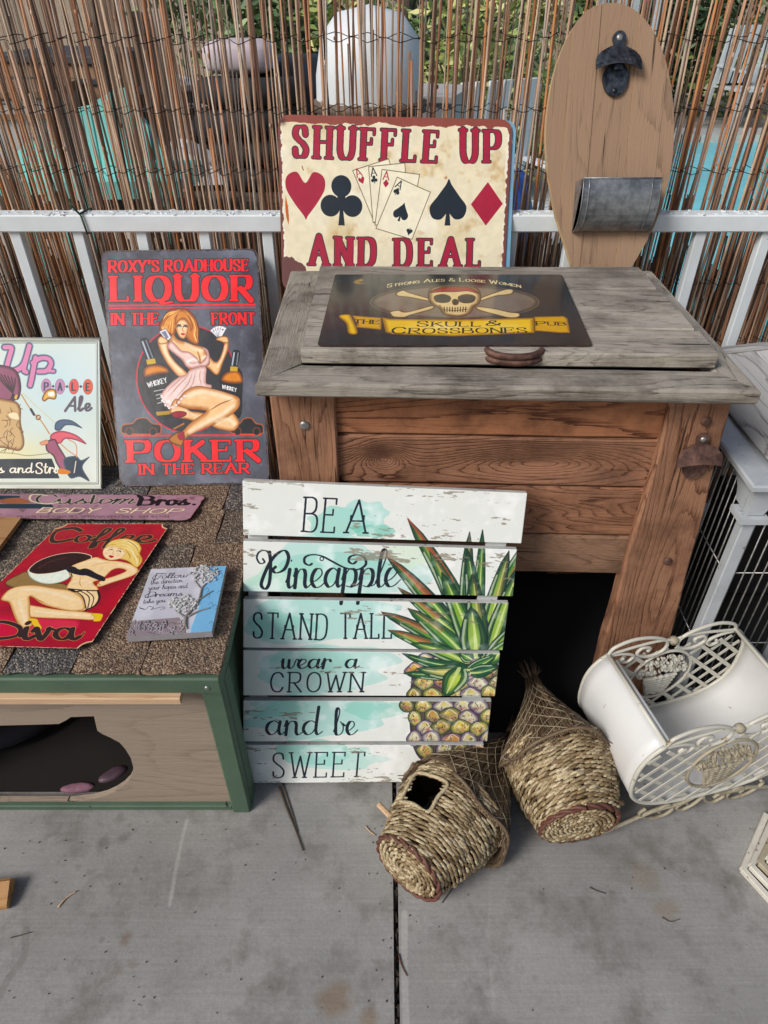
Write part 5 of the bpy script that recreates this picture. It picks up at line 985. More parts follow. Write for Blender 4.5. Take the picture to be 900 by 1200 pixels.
for i in range(900):      # the dense low growth behind the balusters
    x = rg.uniform(-1.35, 1.35); z1 = rg.uniform(.70, .90); dx = rg.gauss(0, .02); y = 1.745+rg.uniform(-.01, .03); r = rg.uniform(.0016, .003)
    mb.tube([(x-dx*.5, y, 0), (x+dx*.5, y, z1)], [r, r*.8], 5, cap=False)
o = mb.build('thin_reeds', REED_D, RS, True); o['kind'] = 'stuff'
for zz in (1.20, 1.075, .955, .84, .70, .55, .30):
    for s in (0, 1):
        pts = []; ph = rg.uniform(0, 6); off = rg.uniform(-.004, .004)
        for i in range(190):
            x = -1.3+i*2.6/189; wv = .010*mnoise.noise(Vector((x*3+zz*9, zz*5, 0)))+.004*mnoise.noise(Vector((x*25, s*3, zz)))
            pts.append((x, 1.710+.026*math.sin(x*95+s*math.pi+zz)+(-.004), zz+wv+off*s+.0035*math.cos(x*95+s*math.pi)+s*.005))
        MB().tube(pts, .00085, 4).build('wire', WIRE, RS, True)
# ------------------------------------------------------------------ shingled pet house used as a table
PH = thing('pet_house', 'low green-trimmed pet house with flat shingled roof and cat-head doorway', 'pet house', (-.75, .95, 0))
XR, XL, YF, YB = -.262, -1.40, .700, 1.235
rg = random.Random(12)
rows = [(.690, .868), (.868, 1.000), (1.000, 1.105), (1.105, 1.250)]
cuts = [[(-.383, 0), (-.492, 1), (-.60, 0), (-.80, 1), (-.95, 0), (-1.2, 1)], [(-.362, 2), (-.47, 1), (-.64, 2), (-.76, 1), (-.98, 0), (-1.15, 1)], [(-.325, 0), (-.48, 1), (-.60, 2), (-.77, 1), (-.9, 1), (-1.1, 0)], [(-.33, 0), (-.50, 1), (-.66, 1), (-.8, 2), (-1.0, 1)]]
first = [0, 0, 2, 1]
for ri, (y0, y1) in enumerate(rows):
    xs = [XR+.006]+[c[0] for c in cuts[ri]]+[XL]; kinds = [first[ri]]+[c[1] for c in cuts[ri]]
    for j in range(len(xs)-1):
        x1, x0 = xs[j], xs[j+1]; th = .0045+rg.uniform(0, .0022); nx, ny = 10, 5; V = []; F = []
        zb = .433+ri*.0006
        for lay in (0, 1):
            for b in range(ny+1):
                for a in range(nx+1):
                    u, v = a/nx, b/ny; x = x0+(x1-x0)*u+(.0015 if a == 0 else -.0015 if a == nx else 0)+(rg.uniform(-.0015, .0015) if a in (0, nx) else 0); y = y0+(y1+.02-y0)*v+(rg.uniform(-.0025, .0025) if b == 0 else 0)
                    z = zb+(th if lay else 0)+.004*(1-v)+mnoise.noise(Vector((x*22, y*22, ri)))*.0018; V.append((x, y, z))
        n1 = (nx+1)*(ny+1)
        for b in range(ny):
            for a in range(nx): i = b*(nx+1)+a; F += [(i, i+nx+1, i+nx+2, i+1), (n1+i, n1+i+1, n1+i+nx+2, n1+i+nx+1)]
        for a in range(nx): i = a; F.append((i, i+1, n1+i+1, n1+i)); i = ny*(nx+1)+a; F.append((i+1, i, n1+i, n1+i+1))
        for b in range(ny): i = b*(nx+1); F.append((i+nx+1, i, n1+i, n1+i+nx+1)); i += nx; F.append((i, i+nx+1, n1+i+nx+1, n1+i))
        meshobj('shingle', V, F, SHING[kinds[j]], PH)
MB().box(((XL+XR)/2, (YF+YB)/2, .424), (XR-XL-.01, YB-YF-.01, .014)).build('roof_deck', PLY, PH)
board('front_trim', (XL, .694, .412), (XR, .694, .412), FR, .037, .018, GREEN, PH, .003, .0005); board('side_trim', (XR-.0095, .704, .409), (XR-.0095, YB, .409), (1, 0, 0), .036, .018, GREEN, PH, .003, .0005)
board('corner_post', (XR-.0195, .7075, 0), (XR-.0195, .7075, .393), FR, .036, .018, GREEN, PH, .003, .0005); board('corner_post', (XR-.0095, .735, 0), (XR-.0095, .735, .391), (1, 0, 0), .036, .018, GREEN, PH, .003, .0005)
board('corner_post', (XR-.0095, YB-.018, 0), (XR-.0095, YB-.018, .391), (1, 0, 0), .036, .018, GREEN, PH, .003)
board('base_rail', (XL, .7095, .008), (XR-.039, .7095, .008), FR, .015, .014, GREEN, PH, .002); screwhead('screw', (XR-.020, .6846, .409), FR, .0045, STEEL, PH, .002)
p = ony(218, 827, .692)
board('lath_strip', (XL, .688, .385), (p.x, .688, .385), FR, .0155, .024, PALE_LATH, PH, .0015, .0004)
for k in range(5): board('side_board', (XR-.026, .755, .04+k*.078), (XR-.026, YB-.02, .04+k*.078), (1, 0, 0), .076, .012, GREEN, PH, .003)
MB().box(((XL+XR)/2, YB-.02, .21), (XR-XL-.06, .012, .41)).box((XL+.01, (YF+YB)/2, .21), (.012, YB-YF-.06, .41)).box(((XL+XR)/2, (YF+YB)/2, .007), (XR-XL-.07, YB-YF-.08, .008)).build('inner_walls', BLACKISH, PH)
# plywood front with the cat-head opening
hp = [(-60, 838), (-30, 850), (0, 848), (40, 847), (70, 846), (78, 842), (84, 838), (111, 837), (113, 846), (115, 854), (121, 858), (130, 862), (141, 868), (148, 876), (154, 886), (157, 897), (156, 904), (152, 912), (145, 919), (136, 925), (125, 930), (110, 934), (95, 936), (78, 938), (60, 938.5), (30, 938), (0, 937)]
hp = [ony(x, y, .716) for x, y in hp]; cx = hp[2].x-.02
right = [(p.x, p.z) for p in hp[2:]]; left = [(2*cx-x, z) for x, z in right[::-1]]
hole = right+left                                    # clockwise seen from the front
OUTL = [(XL+.01, .0165), (XL+.01, .392), (XR-.038, .392), (XR-.038, .0165)]
bm = bmesh.new(); 
def ring(P, y): vs = [bm.verts.new((x, y, z)) for x, z in P]; es = [bm.edges.new((vs[i], vs[(i+1) % len(vs)])) for i in range(len(vs))]; return vs, es
for y in (.712, .724):
    v1, e1 = ring(OUTL, y); v2, e2 = ring(hole, y); bmesh.ops.triangle_fill(bm, use_beauty=True, use_dissolve=False, edges=e1+e2)
    if y == .712: keep = v2
for i in range(len(hole)): a, b = keep[i], keep[(i+1) % len(hole)]; c, d = v2[(i+1) % len(hole)], v2[i]; bm.faces.new((a, b, c, d))
bmesh.ops.recalc_face_normals(bm, faces=bm.faces); me = bpy.data.meshes.new('front_panel'); bm.to_mesh(me); bm.free()
cc = Vector(((XL+XR)/2, .718, .2)); me.transform(Matrix.Translation(-cc)); me.materials.append(PLY); put(bpy.data.objects.new('front_panel', me), PH, Matrix.Translation(cc))
# things inside the house
PLUM = paint('dusty_pink_cloth', '#8a6070', rough=.8, sc=20, vary=.35, grimec='#4a2c38'); MAUVE = paint('dark_mauve_cloth', '#54404a', rough=.5, sc=18, vary=.3)
def scrap(c, rx, ry, mt, label, rz):
    M = Matrix.Translation(c) @ Matrix.Rotation(rz, 4, 'Z') @ Matrix.Diagonal((rx, ry, 1, 1)); mb = MB(); mb.lathe([(1.0, 0), (1.0, .003), (.93, .007), (.6, .010), (.0001, .011)], M, 28)
    for v in mb.v: v.z += .003*mnoise.noise(v*60); 
    o = mb.build('cloth_scrap', mt, None, True); tag(o, label, 'cloth')
scrap(onz(90, 925, .012)+Vector((0, .004, -.005)), .034, .010, PLUM, 'dusty pink scrap of cloth just inside the pet house doorway, the left of two', .1)
scrap(onz(134, 909, .012)+Vector((-.004, .004, -.005)), .030, .014, MAUVE, 'dark mauve scrap of cloth just inside the pet house doorway, the right of two', .55)
o = MB().lathe([(.0001, 0), (.17, 0), (.2, .03), (.19, .06), (.12, .075), (.0001, .07)], Matrix.Translation((-.86, 1.0, .012)), 28).build('pet_cushion', plain('dark_purple_cloth', '#16121a', .95, sc=40, bst=.8), None, True); tag(o, 'dark purple round pet cushion deep inside the pet house', 'cushion')
# ------------------------------------------------------------------ flat signs on the shingles
ZT = .4515
S = [onz(x, y, ZT) for x, y in ((-150, 577), (242, 580), (222, 610), (-150, 606))]
o = panel('body_shop_sign', S, .0015, [printed('bodyshop_print', A_['bodyshop'], .5, .35), EDGE_DARK], None, [(0, 0), (.966, 0), (.985, .03), (1, .1), (.997, .9), (.985, 1), (0, 1)]); tag(o, 'long mauve BODY SHOP tin sign lying flat along the back of the shingles', 'tin sign')
S = [onz(x, y, ZT) for x, y in ((71, 614), (200, 614), (103, 761), (-76, 756))]
o = panel('coffee_sign', S, .0015, [printed('diva_print', A_['diva'], .3, .45, .15), EDGE_DARK], None, [(.0, .045), (.02, .03), (.04, .02), (.055, 0), (.93, 0), (.945, .022), (.97, .035), (1, .045), (1, .955), (.97, .965), (.95, .975), (.935, 1), (.05, 1), (0, .96)]); tag(o, 'red Coffee Diva pin-up tin sign lying flat on the shingles', 'tin sign'); o.location.z += .001
ORG = [onz(x, y, ZT) for x, y in ((-70, 607), (26, 609), (-8, 655), (-110, 650))]
M = None; V = [p for p in ORG]+[p+Vector((0, 0, -.009)) for p in ORG]
o = meshobj('wooden_board', V, [(3, 2, 1, 0), (4, 5, 6, 7), (0, 1, 5, 4), (1, 2, 6, 5), (2, 3, 7, 6), (3, 0, 4, 7)], ORANGE_WOOD); tag(o, 'small orange-brown wooden board sticking in at the left edge of the shingled roof', 'board'); o.location.z += .006
# verse plaque with a relief tree
S = [onz(x, y, ZT+.012) for x, y in ((177, 667), (265, 663), (248, 740), (148, 746))]
PL_E = paint('grey_plaster', '#9a969a', rough=.7, sc=30, bst=.5)
PLQ = panel('verse_plaque', S, .013, [printed('plaque_print', A_['plaque'], .6, .3, 0, .4), PL_E]); tag(PLQ, 'small grey verse plaque with a raised blossoming tree and blue side, on the shingles', 'plaque')
Hq = homography([(177, 667), (265, 663), (248, 740), (148, 746)], [(0, 0), (1, 0), (1, 1), (0, 1)])
def pq(cx, cy, h=0): x, y = 140+cx/6, 650+cy/6; p = onz(x, y, ZT+.012); return p+Vector((0, 0, h))
TREE = paint('relief_grey_bark', '#8a847c', rough=.6, sc=40, vary=.2); BLOS = paint('relief_white_blossom', '#c9c9c6', rough=.5, sc=60, vary=.15, grimec='#86827e')
mb = MB()
for P, r in (([(462, 510), (470, 440), (520, 380), (560, 320), (580, 240), (610, 205)], (.0032, .0013)), ([(470, 450), (430, 420), (400, 400)], (.002, .001)), ([(480, 440), (560, 400), (640, 376)], (.002, .0008)), ([(560, 320), (620, 280), (660, 256)], (.0016, .0007)), ([(500, 400), (470, 340), (440, 310)], (.0016, .0008)), ([(580, 250), (540, 200), (520, 170)], (.0014, .0007)), ([(462, 510), (440, 524)], (.003, .001)), ([(462, 505), (480, 524)], (.003, .001))):
    pts = scroll([pq(x, y, .001) for x, y in P], 5); mb.tube(pts, list(np.linspace(r[0], r[1], len(pts))), 6)
mb.build('relief_tree', TREE, PLQ, True)
mb = MB(); rr = random.Random(2)
for i in range(210):
    c, s = ((600, 140), (105, 60)) if i < 100 else ((450, 350), (105, 62)); a, q = rr.uniform(0, 6.28), math.sqrt(rr.random()); p = pq(c[0]+s[0]*q*math.cos(a), c[1]+s[1]*q*math.sin(a), rr.uniform(.0005, .0035))
    mb.box(p, (rr.uniform(.002, .0042),)*2+(.0018,), Matrix.Rotation(rr.uniform(0, 3), 3, 'Z') @ Matrix.Rotation(rr.uniform(-.6, .6), 3, 'X'))
o = mb.build('relief_blossom', BLOS, PLQ); o['kind'] = 'stuff'
mb = MB()
for i in range(22): x, y = rr.uniform(70, 430), rr.uniform(475, 560); mb.tube(scroll([pq(x, y, .0002), pq(x+12, y-16, .001), pq(x+28, y-10, .001), pq(x+22, y+4, .0006), pq(x+12, y, .0002)], 3), .0009, 5)
mb.build('relief_scrolls', PL_E, PLQ, True)
# ------------------------------------------------------------------ pineapple sign: six planks on two battens
Q = [ony(285, 563, .951), ony(618, 578, .926), onz(565, 917, .0), onz(285, 918, .0)]
PS = thing('pineapple_pallet_sign', 'six-plank white pallet sign reading BE A Pineapple STAND TALL, leaning on the cooler', 'wooden sign', tuple((Q[2]+Q[3])/2))
pin = printed('pineapple_print', A_['pineapple'], .55, .35, 0, .2); PEDGE = paint('white_plank_edge', '#c2c4c1', chip='#7d766a', amt=.02, rough=.65, sc=20, vary=.12)
HQ = homography([(285, 563), (618, 578), (565, 917), (285, 918)], [(0, 0), (1, 0), (1, 1), (0, 1)])
def uvq(x, y): q = HQ @ np.array([x, y, 1.]); return q[0]/q[2], q[1]/q[2]
sn = (Q[1]-Q[0]).cross(Q[3]-Q[0]).normalized(); sn = sn if sn.y < 0 else -sn
def onsign(x, y, h=0): return onplane(x, y, Q[3]+sn*h, sn)
bands = [((284, 563), (618, 578), (611, 637), (285, 627)), ((285, 634), (606, 644), (601, 699), (285, 693)), ((285, 702), (596, 707), (589, 762), (285, 759)), ((285, 762), (586, 766), (580, 816), (285, 815)), ((285, 821), (576, 822), (571, 869), (285, 869)), ((285, 873), (567, 873), (563, 916), (285, 918))]
bx = 1250; BAND_UV = []
for i, b in enumerate(bands):
    C = [onsign(*p) for p in b]; uv = [uvq(*p) for p in b]; th = .013
    F0 = C; V = F0+[p-sn*th for p in F0]; M = frame(C[1]-C[0], sn, sum(C, Vector())/4); Mi = M.inverted(); UV = [(u, 1-v) for u, v in uv]
    faces = [(0, 1, 2, 3), (7, 6, 5, 4)]+[(j, j+4, (j+1) % 4+4, (j+1) % 4) for j in range(4)]; uvs = UV+UV[::-1]+[q for j in range(4) for q in (UV[j], UV[j], UV[(j+1) % 4], UV[(j+1) % 4])]
    o = meshobj('plank', [Mi @ p for p in V], faces, [pin, PEDGE], PS, M=M, uvs=uvs, fmat=[0]+[1]*5)
    bv = o.modifiers.new('bevel', 'BEVEL'); bv.width = .0012; bv.segments = 2
for (xa, xb) in (((303, 566), (303, 915)), ((590, 580), (537, 915))):
    p0, p1 = onsign(*xa, -.0185), onsign(*xb, -.0185); board('batten', p0, p1, sn, .036, .010, PEDGE, PS, .001)
# ------------------------------------------------------------------ woven baskets with fibre caps
def nestbasket(label, base, tip, hole, seed, rb=.064, rmax=.1, scl=1.0, roll=0):
    base, tip = Vector(base), Vector(tip); ax = (tip-base).normalized(); L = (tip-base).length; u = Vector((0, 0, 1)); u = (u-ax*u.dot(ax)).normalized(); v = ax.cross(u)
    rg = random.Random(seed); root = thing('woven_basket', label, 'basket', (base.x+ax.x*.1, base.y+ax.y*.1, 0), 'seagrass nest baskets lying on the floor')
    S_ = L/.36; prof = [(0, rb), (.02, rb*1.12), (.06, rmax*.86), (.11, rmax*.98), (.15, rmax), (.19, rmax*.97), (.22, rmax*.9)]
    def rad(s): 
        s /= S_
        for (a, ra), (b, rb_) in zip(prof, prof[1:]):
            if s <= b: t = max(0, (s-a)/(b-a)); t = t*t*(3-2*t)*.4+t*.6; return (ra+(rb_-ra)*t)
        return prof[-1][1]
    def at(s, th, r): s0 = s; return base+ax*s0+(u*math.cos(th)+v*math.sin(th))*r
    def inhole(s, th): return hole and (hole[0] < s < hole[1]) and abs(((th-hole[2]+math.pi) % (2*math.pi))-math.pi) < hole[3]
    mb = MB(); Mx = Matrix(((u.x, v.x, ax.x, base.x), (u.y, v.y, ax.y, base.y), (u.z, v.z, ax.z, base.z), (0, 0, 0, 1)))
    N = 40; ns = 24; V = []; F = []
    for i in range(ns+1):
        s = .002+i/ns*.168*S_
        for j in range(N): V.append(at(s, 2*math.pi*j/N, rad(s)-.006))
    for i in range(ns):
        for j in range(N):
            if inhole(.002+(i+.5)/ns*.168*S_, 2*math.pi*(j+.5)/N): continue
            F.append((i*N+j, i*N+(j+1) % N, (i+1)*N+(j+1) % N, (i+1)*N+j))
    mb.add(V, F); mb.add([at(.003, 2*math.pi*j/N, rb*.95) for j in range(N)], [tuple(range(N))]); mb.build('lining', plain('dark_straw_lining', '#3d2f1d', .95), root)
    def lump(mb, c, d, nrm, ln, rr):      # short bent strand: spindle along d
        d = d.normalized(); a = nrm.cross(d).normalized(); nn = d.cross(a); k = 6; V = []
        for t, q in ((-.5, .45), (-.22, .95), (.22, .95), (.5, .45)):
            for j in range(k): an = 2*math.pi*j/k; V.append(c+d*ln*t+(a*math.cos(an)+nn*math.sin(an)*.8)*rr*q-nrm*abs(t)*rr*1.3)
        F = [(i*k+j, i*k+(j+1) % k, (i+1)*k+(j+1) % k, (i+1)*k+j) for i in range(3) for j in range(k)]+[tuple(range(k))[::-1], tuple(range(3*k, 4*k))]
        mb.add(V, F)
    mb = MB(); nrow = int(.170*S_/.0068)
    for i in range(nrow):
        s = .006+i*.0068; r = rad(s); n = int(2*math.pi*r/.0115); off = rg.random(); wob = rg.uniform(-.001, .001)
        for j in range(n):
            th = 2*math.pi*(j+off)/n
            if inhole(s, th): continue
            r2 = r+rg.uniform(-.0016, .0018)+.0014*math.sin(th*7+i*.4); nrm = (u*math.cos(th)+v*math.sin(th)); tg = (-u*math.sin(th)+v*math.cos(th))
            s2 = s+.0022*math.sin(th*2.3+seed)+wob+rg.uniform(-.0007, .0007)
            lump(mb, at(s2, th, r2), tg+ax*rg.uniform(.16, .36), nrm, rg.uniform(.0190, .0250), rg.uniform(.0027, .0037))
    o = mb.build('woven_rows', STRAW, root, True); o['kind'] = 'stuff'
    if hole:      # bound edge round the opening
        s0, s1, hw = hole[0]-.002, hole[1]-.004, hole[3]*.98; q = [(s0, -hw), (s0, 0), (s0, hw), ((s0+s1)/2, hw), (s1, hw), (s1, 0), (s1, -hw), ((s0+s1)/2, -hw)]
        mb = MB(); mb.tube(scroll([at(a_, hole[2]+b_, rad(a_)+.001) for a_, b_ in q+q[:1]], 5)[:-1], .0036, 6, closed=True); mb.build('hole_edge', STRAW, root, True)
    mb = MB(); a = 0.0; r = .004
    while r < rb*.98:
        th = a; nrm = -ax; tg = (-u*math.sin(th)+v*math.cos(th)); rr = (u*math.cos(th)+v*math.sin(th))
        c = base+rr*(r*(1+.04*math.sin(th*3+seed)))-ax*(.001+.004*(1-(r/rb)**2))+ax*rg.uniform(-.001, .001); lump(mb, c, tg+rr*rg.uniform(.35, .6), nrm, .013, rg.uniform(.0028, .0038)); a += .0098/max(r, .006); r += .0082*(.0098/max(r, .006))/(2*math.pi)
    o = mb.build('coiled_base', STRAW, root, True); o['kind'] = 'stuff'
    mb = MB()
    for s in (0, 1):
        pts = [at(.003+.003*math.cos(th*9+s*3.14), th, rb*1.03+.0025*math.sin(th*9+s*3.14)) for th in np.linspace(0, 2*math.pi, 110)[:-1]]; mb.tube(pts, .0034, 6, closed=True)
    mb.build('base_rim', RUSTROPE, root, True)
    # fibre cap: brim, cone, netting
    sb = .140*S_; rbm = rmax*1.03
    def cr(t): return rbm*(1-t)**1.05+.012*(1-t*.3) if t < 1 else .012
    def cp(t, th, k=1, e=0): t = min(1, max(0, t)) if t > 0 else t; r = (rbm*(1-(t if t > 0 else 0)**1.15)**1.35)*(1+.07*math.sin(th*3+seed)+.04*math.sin(th*7))*k+.010+e; return at(sb+(L-sb)*t+.005*math.sin(th*4+seed)*(1-t), th, r)
    def cut(th, t): return hole and abs(((th-hole[2]+math.pi) % (2*math.pi))-math.pi) < hole[3]*.9 and t < .06
    N = 44; V = []; F = []; nt_ = 16
    for i in range(nt_+1):
        for j in range(N): V.append(cp(i/nt_, 2*math.pi*j/N, .97))
    for i in range(nt_):
        for j in range(N):
            if cut(2*math.pi*(j+.5)/N, (i+.5)/nt_): continue
            F.append((i*N+j, i*N+(j+1) % N, (i+1)*N+(j+1) % N, (i+1)*N+j))
    mb = MB(); mb.add(V, F); cone = mb.build('fibre_cap', plain('brown_fibre_mat', '#5c4a38', .95, sc=50, bst=1, vary=.25), root, True); sm_ = cone.modifiers.new('thick', 'SOLIDIFY'); sm_.thickness = .003
    mb = MB()
    for i in range(1500):
        th = rg.uniform(0, 2*math.pi); t0 = rg.uniform(-.03, .5) if rg.random() < .6 else rg.uniform(-.05, .02); t1 = min(1.05, t0+rg.uniform(.25, .7)); dth = rg.uniform(-.2, .2)
        if cut(th, max(t0, 0)) or cut(th+dth, max(t0, 0)): continue
        pts = [cp(t0+(t1-t0)*q, th+dth*q, 1, rg.uniform(-.001, .0025)) if t0+(t1-t0)*q < 1 else at(L+.03*(t0+(t1-t0)*q-1)*10, th, .012) for q in (0, .33, .66, 1)]; mb.tube(pts, rg.uniform(.0006, .0013), 4)
    for i in range(70):      # tuft at the tip and frayed brim
        th = rg.uniform(0, 6.28); mb.tube([at(L-.02, th, .012), at(L+.012, th, .014), at(L+rg.uniform(.02, .045), th, .012+rg.uniform(0, .016))], rg.uniform(.0007, .0014), 4)
        if i % 2 == 0 and not cut(th, 0): mb.tube([cp(.02, th), at(sb-rg.uniform(.005, .02), th+.1, rbm+.012+rg.uniform(0, .004))], .0009, 4)
    o = mb.build('fibre_strands', CAPFIB, root, True); o['kind'] = 'stuff'
    mb = MB()
    for i in range(15):
        for sgn in (-1, 1):
            pts = []; 
            for q in np.linspace(0, .93, 12):
                th = 2*math.pi*i/15+sgn*q*2.4
                if cut(th, q): pts = []; continue
                pts.append(cp(q, th, 1, .0032))
            if len(pts) > 2: mb.tube(pts, .0008, 4)
    mb.build('net', NET, root, True)
    pts = [cp(0.0, th, 1, .001) for th in np.linspace(0, 2*math.pi, 90) if not cut(th, 0)]
    if hole:
        ths = sorted([th for th in np.linspace(0, 2*math.pi, 90) if not cut(th, 0)], key=lambda t: (t-hole[2]) % (2*math.pi)); pts = [cp(0, t, 1, .001) for t in ths]
    MB().tube(pts, .0035, 6, closed=not hole).build('brim_cord', CAPFIB, root, True)
    # pale stick through the base end
    th = hole[2]-.75 if hole else 1.9; p = at(.045, th, rad(.045)); d = (u*math.cos(th)+v*math.sin(th)).normalized(); 
    MB().tube([p-d*.02, p+d*.028], .0052, 8).build('perch', PALE_LATH, root)
    return root
def hole_angle(base, tip, px, py, s):   # which way round the axis a pixel lies
    base, tip = Vector(base), Vector(tip); ax = (tip-base).normalized(); u = Vector((0, 0, 1)); u = (u-ax*u.dot(ax)).normalized(); v = ax.cross(u); c = base+ax*s; best = None
    for k in range(360):
        th = R(k); p = c+(u*math.cos(th)+v*math.sin(th))*.1; d = p-Vector((0, 0, EYE)); cz = d.dot(Vector((0, math.cos(R(PITCH)), -math.sin(R(PITCH))))); x = 450+FOC*d.x/cz; y = 600-FOC*d.dot(Vector((0, math.sin(R(PITCH)), math.cos(R(PITCH)))))/cz
        e = (x-px)**2+(y-py)**2+(400 if (p-c).dot(Vector((0, 0, EYE))-c) < 0 else 0)
        if best is None or e < best[0]: best = (e, th)
    return best[1]
B1, T1_ = (.040, .556, .074), (.262, .830, .055)
ha = R(332)
nestbasket('nearer woven seagrass basket with an open hole in its side and a net cap', B1, T1_, (.066, .128, ha, .40), 3)
B2, T2_ = (.356, .628, .085), (.318, .930, .115)
nestbasket('closed woven seagrass basket lying against the white planter, farther from the camera', B2, T2_, None, 8, .070, .104)
# ------------------------------------------------------------------ white planter with lattice and scrolls
ang = R(13.5); PU = Vector((math.cos(ang), math.sin(ang), 0)); PV = Vector((-math.sin(ang), math.cos(ang), 0)); PO = Vector((.455, .664, 0)); RZ = .018; LW, DP = .335, .205
PT = thing('scrollwork_planter', 'white metal planter with lattice sides, floral medallions and scroll feet', 'planter', tuple(PO+PU*.16+PV*.1))
def pp(a, d, z): return PO+PU*a+PV*d+Vector((0, 0, z))
ca, cz, ra, rz = LW/2, .162+RZ, LW/2+.012, .118
def oval(t): e = 2/2.7; return ca+ra*abs(math.cos(t))**e*(1 if math.cos(t) > 0 else -1), cz+rz*abs(math.sin(t))**e*(1 if math.sin(t) > 0 else -1)
prof = [oval(t) for t in np.linspace(R(180-44), R(360+44), 46)]
V = []; F = []
nd_ = 8
for j in range(nd_+1):
    for a, z in prof: V.append(pp(a, DP*j/nd_, z))
k = len(prof); F = [(j*k+i, j*k+i+1, (j+1)*k+i+1, (j+1)*k+i) for j in range(nd_) for i in range(k-1)]
o = meshobj('curved_sheet', V, F, SHEET, PT, True); s_ = o.modifiers.new('thick', 'SOLIDIFY'); s_.thickness = .0025
def fl(P, d): return [pp(a, d, z) for a, z in P]
def rim(d): MB().tube(fl(prof, d), .0042, 8).build('rim_rod', WHITE_METAL, PT, True)
rim(0); rim(DP)
for e in (0, -1): MB().tube([pp(prof[e][0], 0, prof[e][1]), pp(prof[e][0], DP, prof[e][1])], .0042, 8).build('rim_rod', WHITE_METAL, PT, True)
o = MB().tube([pp(prof[0][0]+.012, 0.012, prof[0][1]-.01), pp(prof[0][0]+.012, DP-.012, prof[0][1]-.01)], .006, 8).build('inner_lip', SHEET, PT, True)
def spiral(c, r, a0, turns, sgn=1, n=20, flip=1): return [(c[0]+flip*(r*(1-.82*i/n))*math.cos(a0+sgn*turns*2*math.pi*i/n), c[1]+(r*(1-.82*i/n))*math.sin(a0+sgn*turns*2*math.pi*i/n)) for i in range(n+1)]
def insideo(a, z, m=.0): return (abs((a-ca)/(ra-m))**2.7+abs((z-cz)/(rz-m))**2.7) < 1 and z < .234+RZ
def inmed(a, z): return ((a-ca)/.068)**2+((z-.150-RZ)/.072)**2 < 1
topy = prof[0][1]; xl, xr = prof[0][0], prof[-1][0]
for face, d in (('front', 0), ('back', DP)):
    e = -.002 if d == 0 else .002
    for sgn in (-1, 1):       # flat diagonal bars, cut round the medallion
        for k in range(-9, 16):
            run = []
            for q in np.linspace(-.1, .5, 121):
                a = q; z = (q*sgn*.95)+k*.046+(0 if sgn > 0 else .1)
                ok = insideo(a, z, .002) and not inmed(a, z)
                if ok: run.append((a, z))
                if (not ok or q > .499) and len(run) > 2:
                    p, q_ = run[0], run[-1]; board('lattice_bar', pp(p[0], d+e*(1+.8*sgn), p[1]), pp(q_[0], d+e*(1+.8*sgn), q_[1]), PV, .0085, .0016, WHITE_METAL, PT, .0004, nseg=2); run = []
                if not ok: run = []
    med = MB().tube([pp(ca+.068*math.cos(t), d+e, .150+RZ+.072*math.sin(t)) for t in np.linspace(0, 2*math.pi, 41)[:-1]], .0032, 7, closed=True).build('medallion_ring', RUSTY_WHITE if d == 0 else WHITE_METAL, PT, True)
    mb = MB(); rr = random.Random(4)
    for z in np.linspace(.098+RZ, .144+RZ, 7):      # relief basket
        w_ = .020+.34*(z-RZ-.092)
        mb.tube([pp(ca+x, d+e-.003*math.cos(x/w_), z+.002*math.sin(x*400)) for x in np.linspace(-w_, w_, 12)], .0042, 6)
    for i in range(150):
        a = rr.uniform(-.2, math.pi+.2); q = math.sqrt(rr.random()); c = pp(ca+.056*q*math.cos(a), d+e*1.5, .158+RZ+.048*q*math.sin(a))
        mb.lathe([(.0001, -.003), (rr.uniform(.004, .007), 0), (.0001, .003)], Matrix.Translation(c) @ Matrix.Rotation(rr.uniform(0, 3), 4, 'Z') @ Matrix.Rotation(R(90)+rr.uniform(-.5, .5), 4, 'X'), 6)
    mb.build('flower_basket_relief', RUSTY_WHITE if d == 0 else WHITE_METAL, med)
    # arches and curls along the top
    for s in (-1, 1):
        f = lambda P: [pp(ca+s*x, d, z) for x, z in catmull(P, False, 6)]
        hx = (xr-xl)/2
        MB().tube(f([(hx, topy), (hx*.93, topy+.018), (hx*.68, topy+.030), (hx*.4, topy+.027), (hx*.16, topy+.013), (.012, topy-.004), (.02, topy-.022), (.05, topy-.030), (.075, topy-.016), (.068, topy+.0), (.05, topy-.004), (.053, topy-.014)]), .0036, 8).build('scroll', WHITE_METAL, PT, True)
        MB().tube(f([(hx*.98, topy-.004), (.11, topy-.006), (.082, topy-.018), (.092, topy-.034), (.108, topy-.028), (.102, topy-.02)]), .0032, 8).build('scroll', WHITE_METAL, PT, True)
        MB().tube(f([(0, topy+.006), (.03, topy+.012), (.07, topy+.010), (hx*.8, topy+.004), (hx, topy)]), .0030, 8).build('top_bar', WHITE_METAL, PT, True)
        # feet
        MB().tube(f([(.02, .062), (.05, .046), (.10, .044), (.15, .026), (.205, .005), (.235, .010), (.243, .030), (.226, .042), (.212, .032), (.218, .022)]), .0042, 8).build('foot_scroll', RUSTY_WHITE, PT, True)
        MB().tube(f([(.125, .060), (.135, .045), (.11, .018), (.075, .014), (.060, .034), (.075, .052), (.094, .044), (.088, .030)]), .0034, 8).build('foot_scroll', RUSTY_WHITE, PT, True)
        MB().tube(f([(.0, .052), (.014, .030), (.035, .018), (.052, .032), (.040, .046), (.028, .036)]), .0034, 8).build('foot_scroll', RUSTY_WHITE, PT, True)
    o = MB().lathe([(.0001, -.009), (.008, -.006), (.010, 0), (.008, .006), (.0001, .009)], Matrix.Translation(pp(ca, d, topy+.004)) @ Matrix.Rotation(R(90), 4, 'X'), 10).build('knot', RUSTY_WHITE, PT, True)
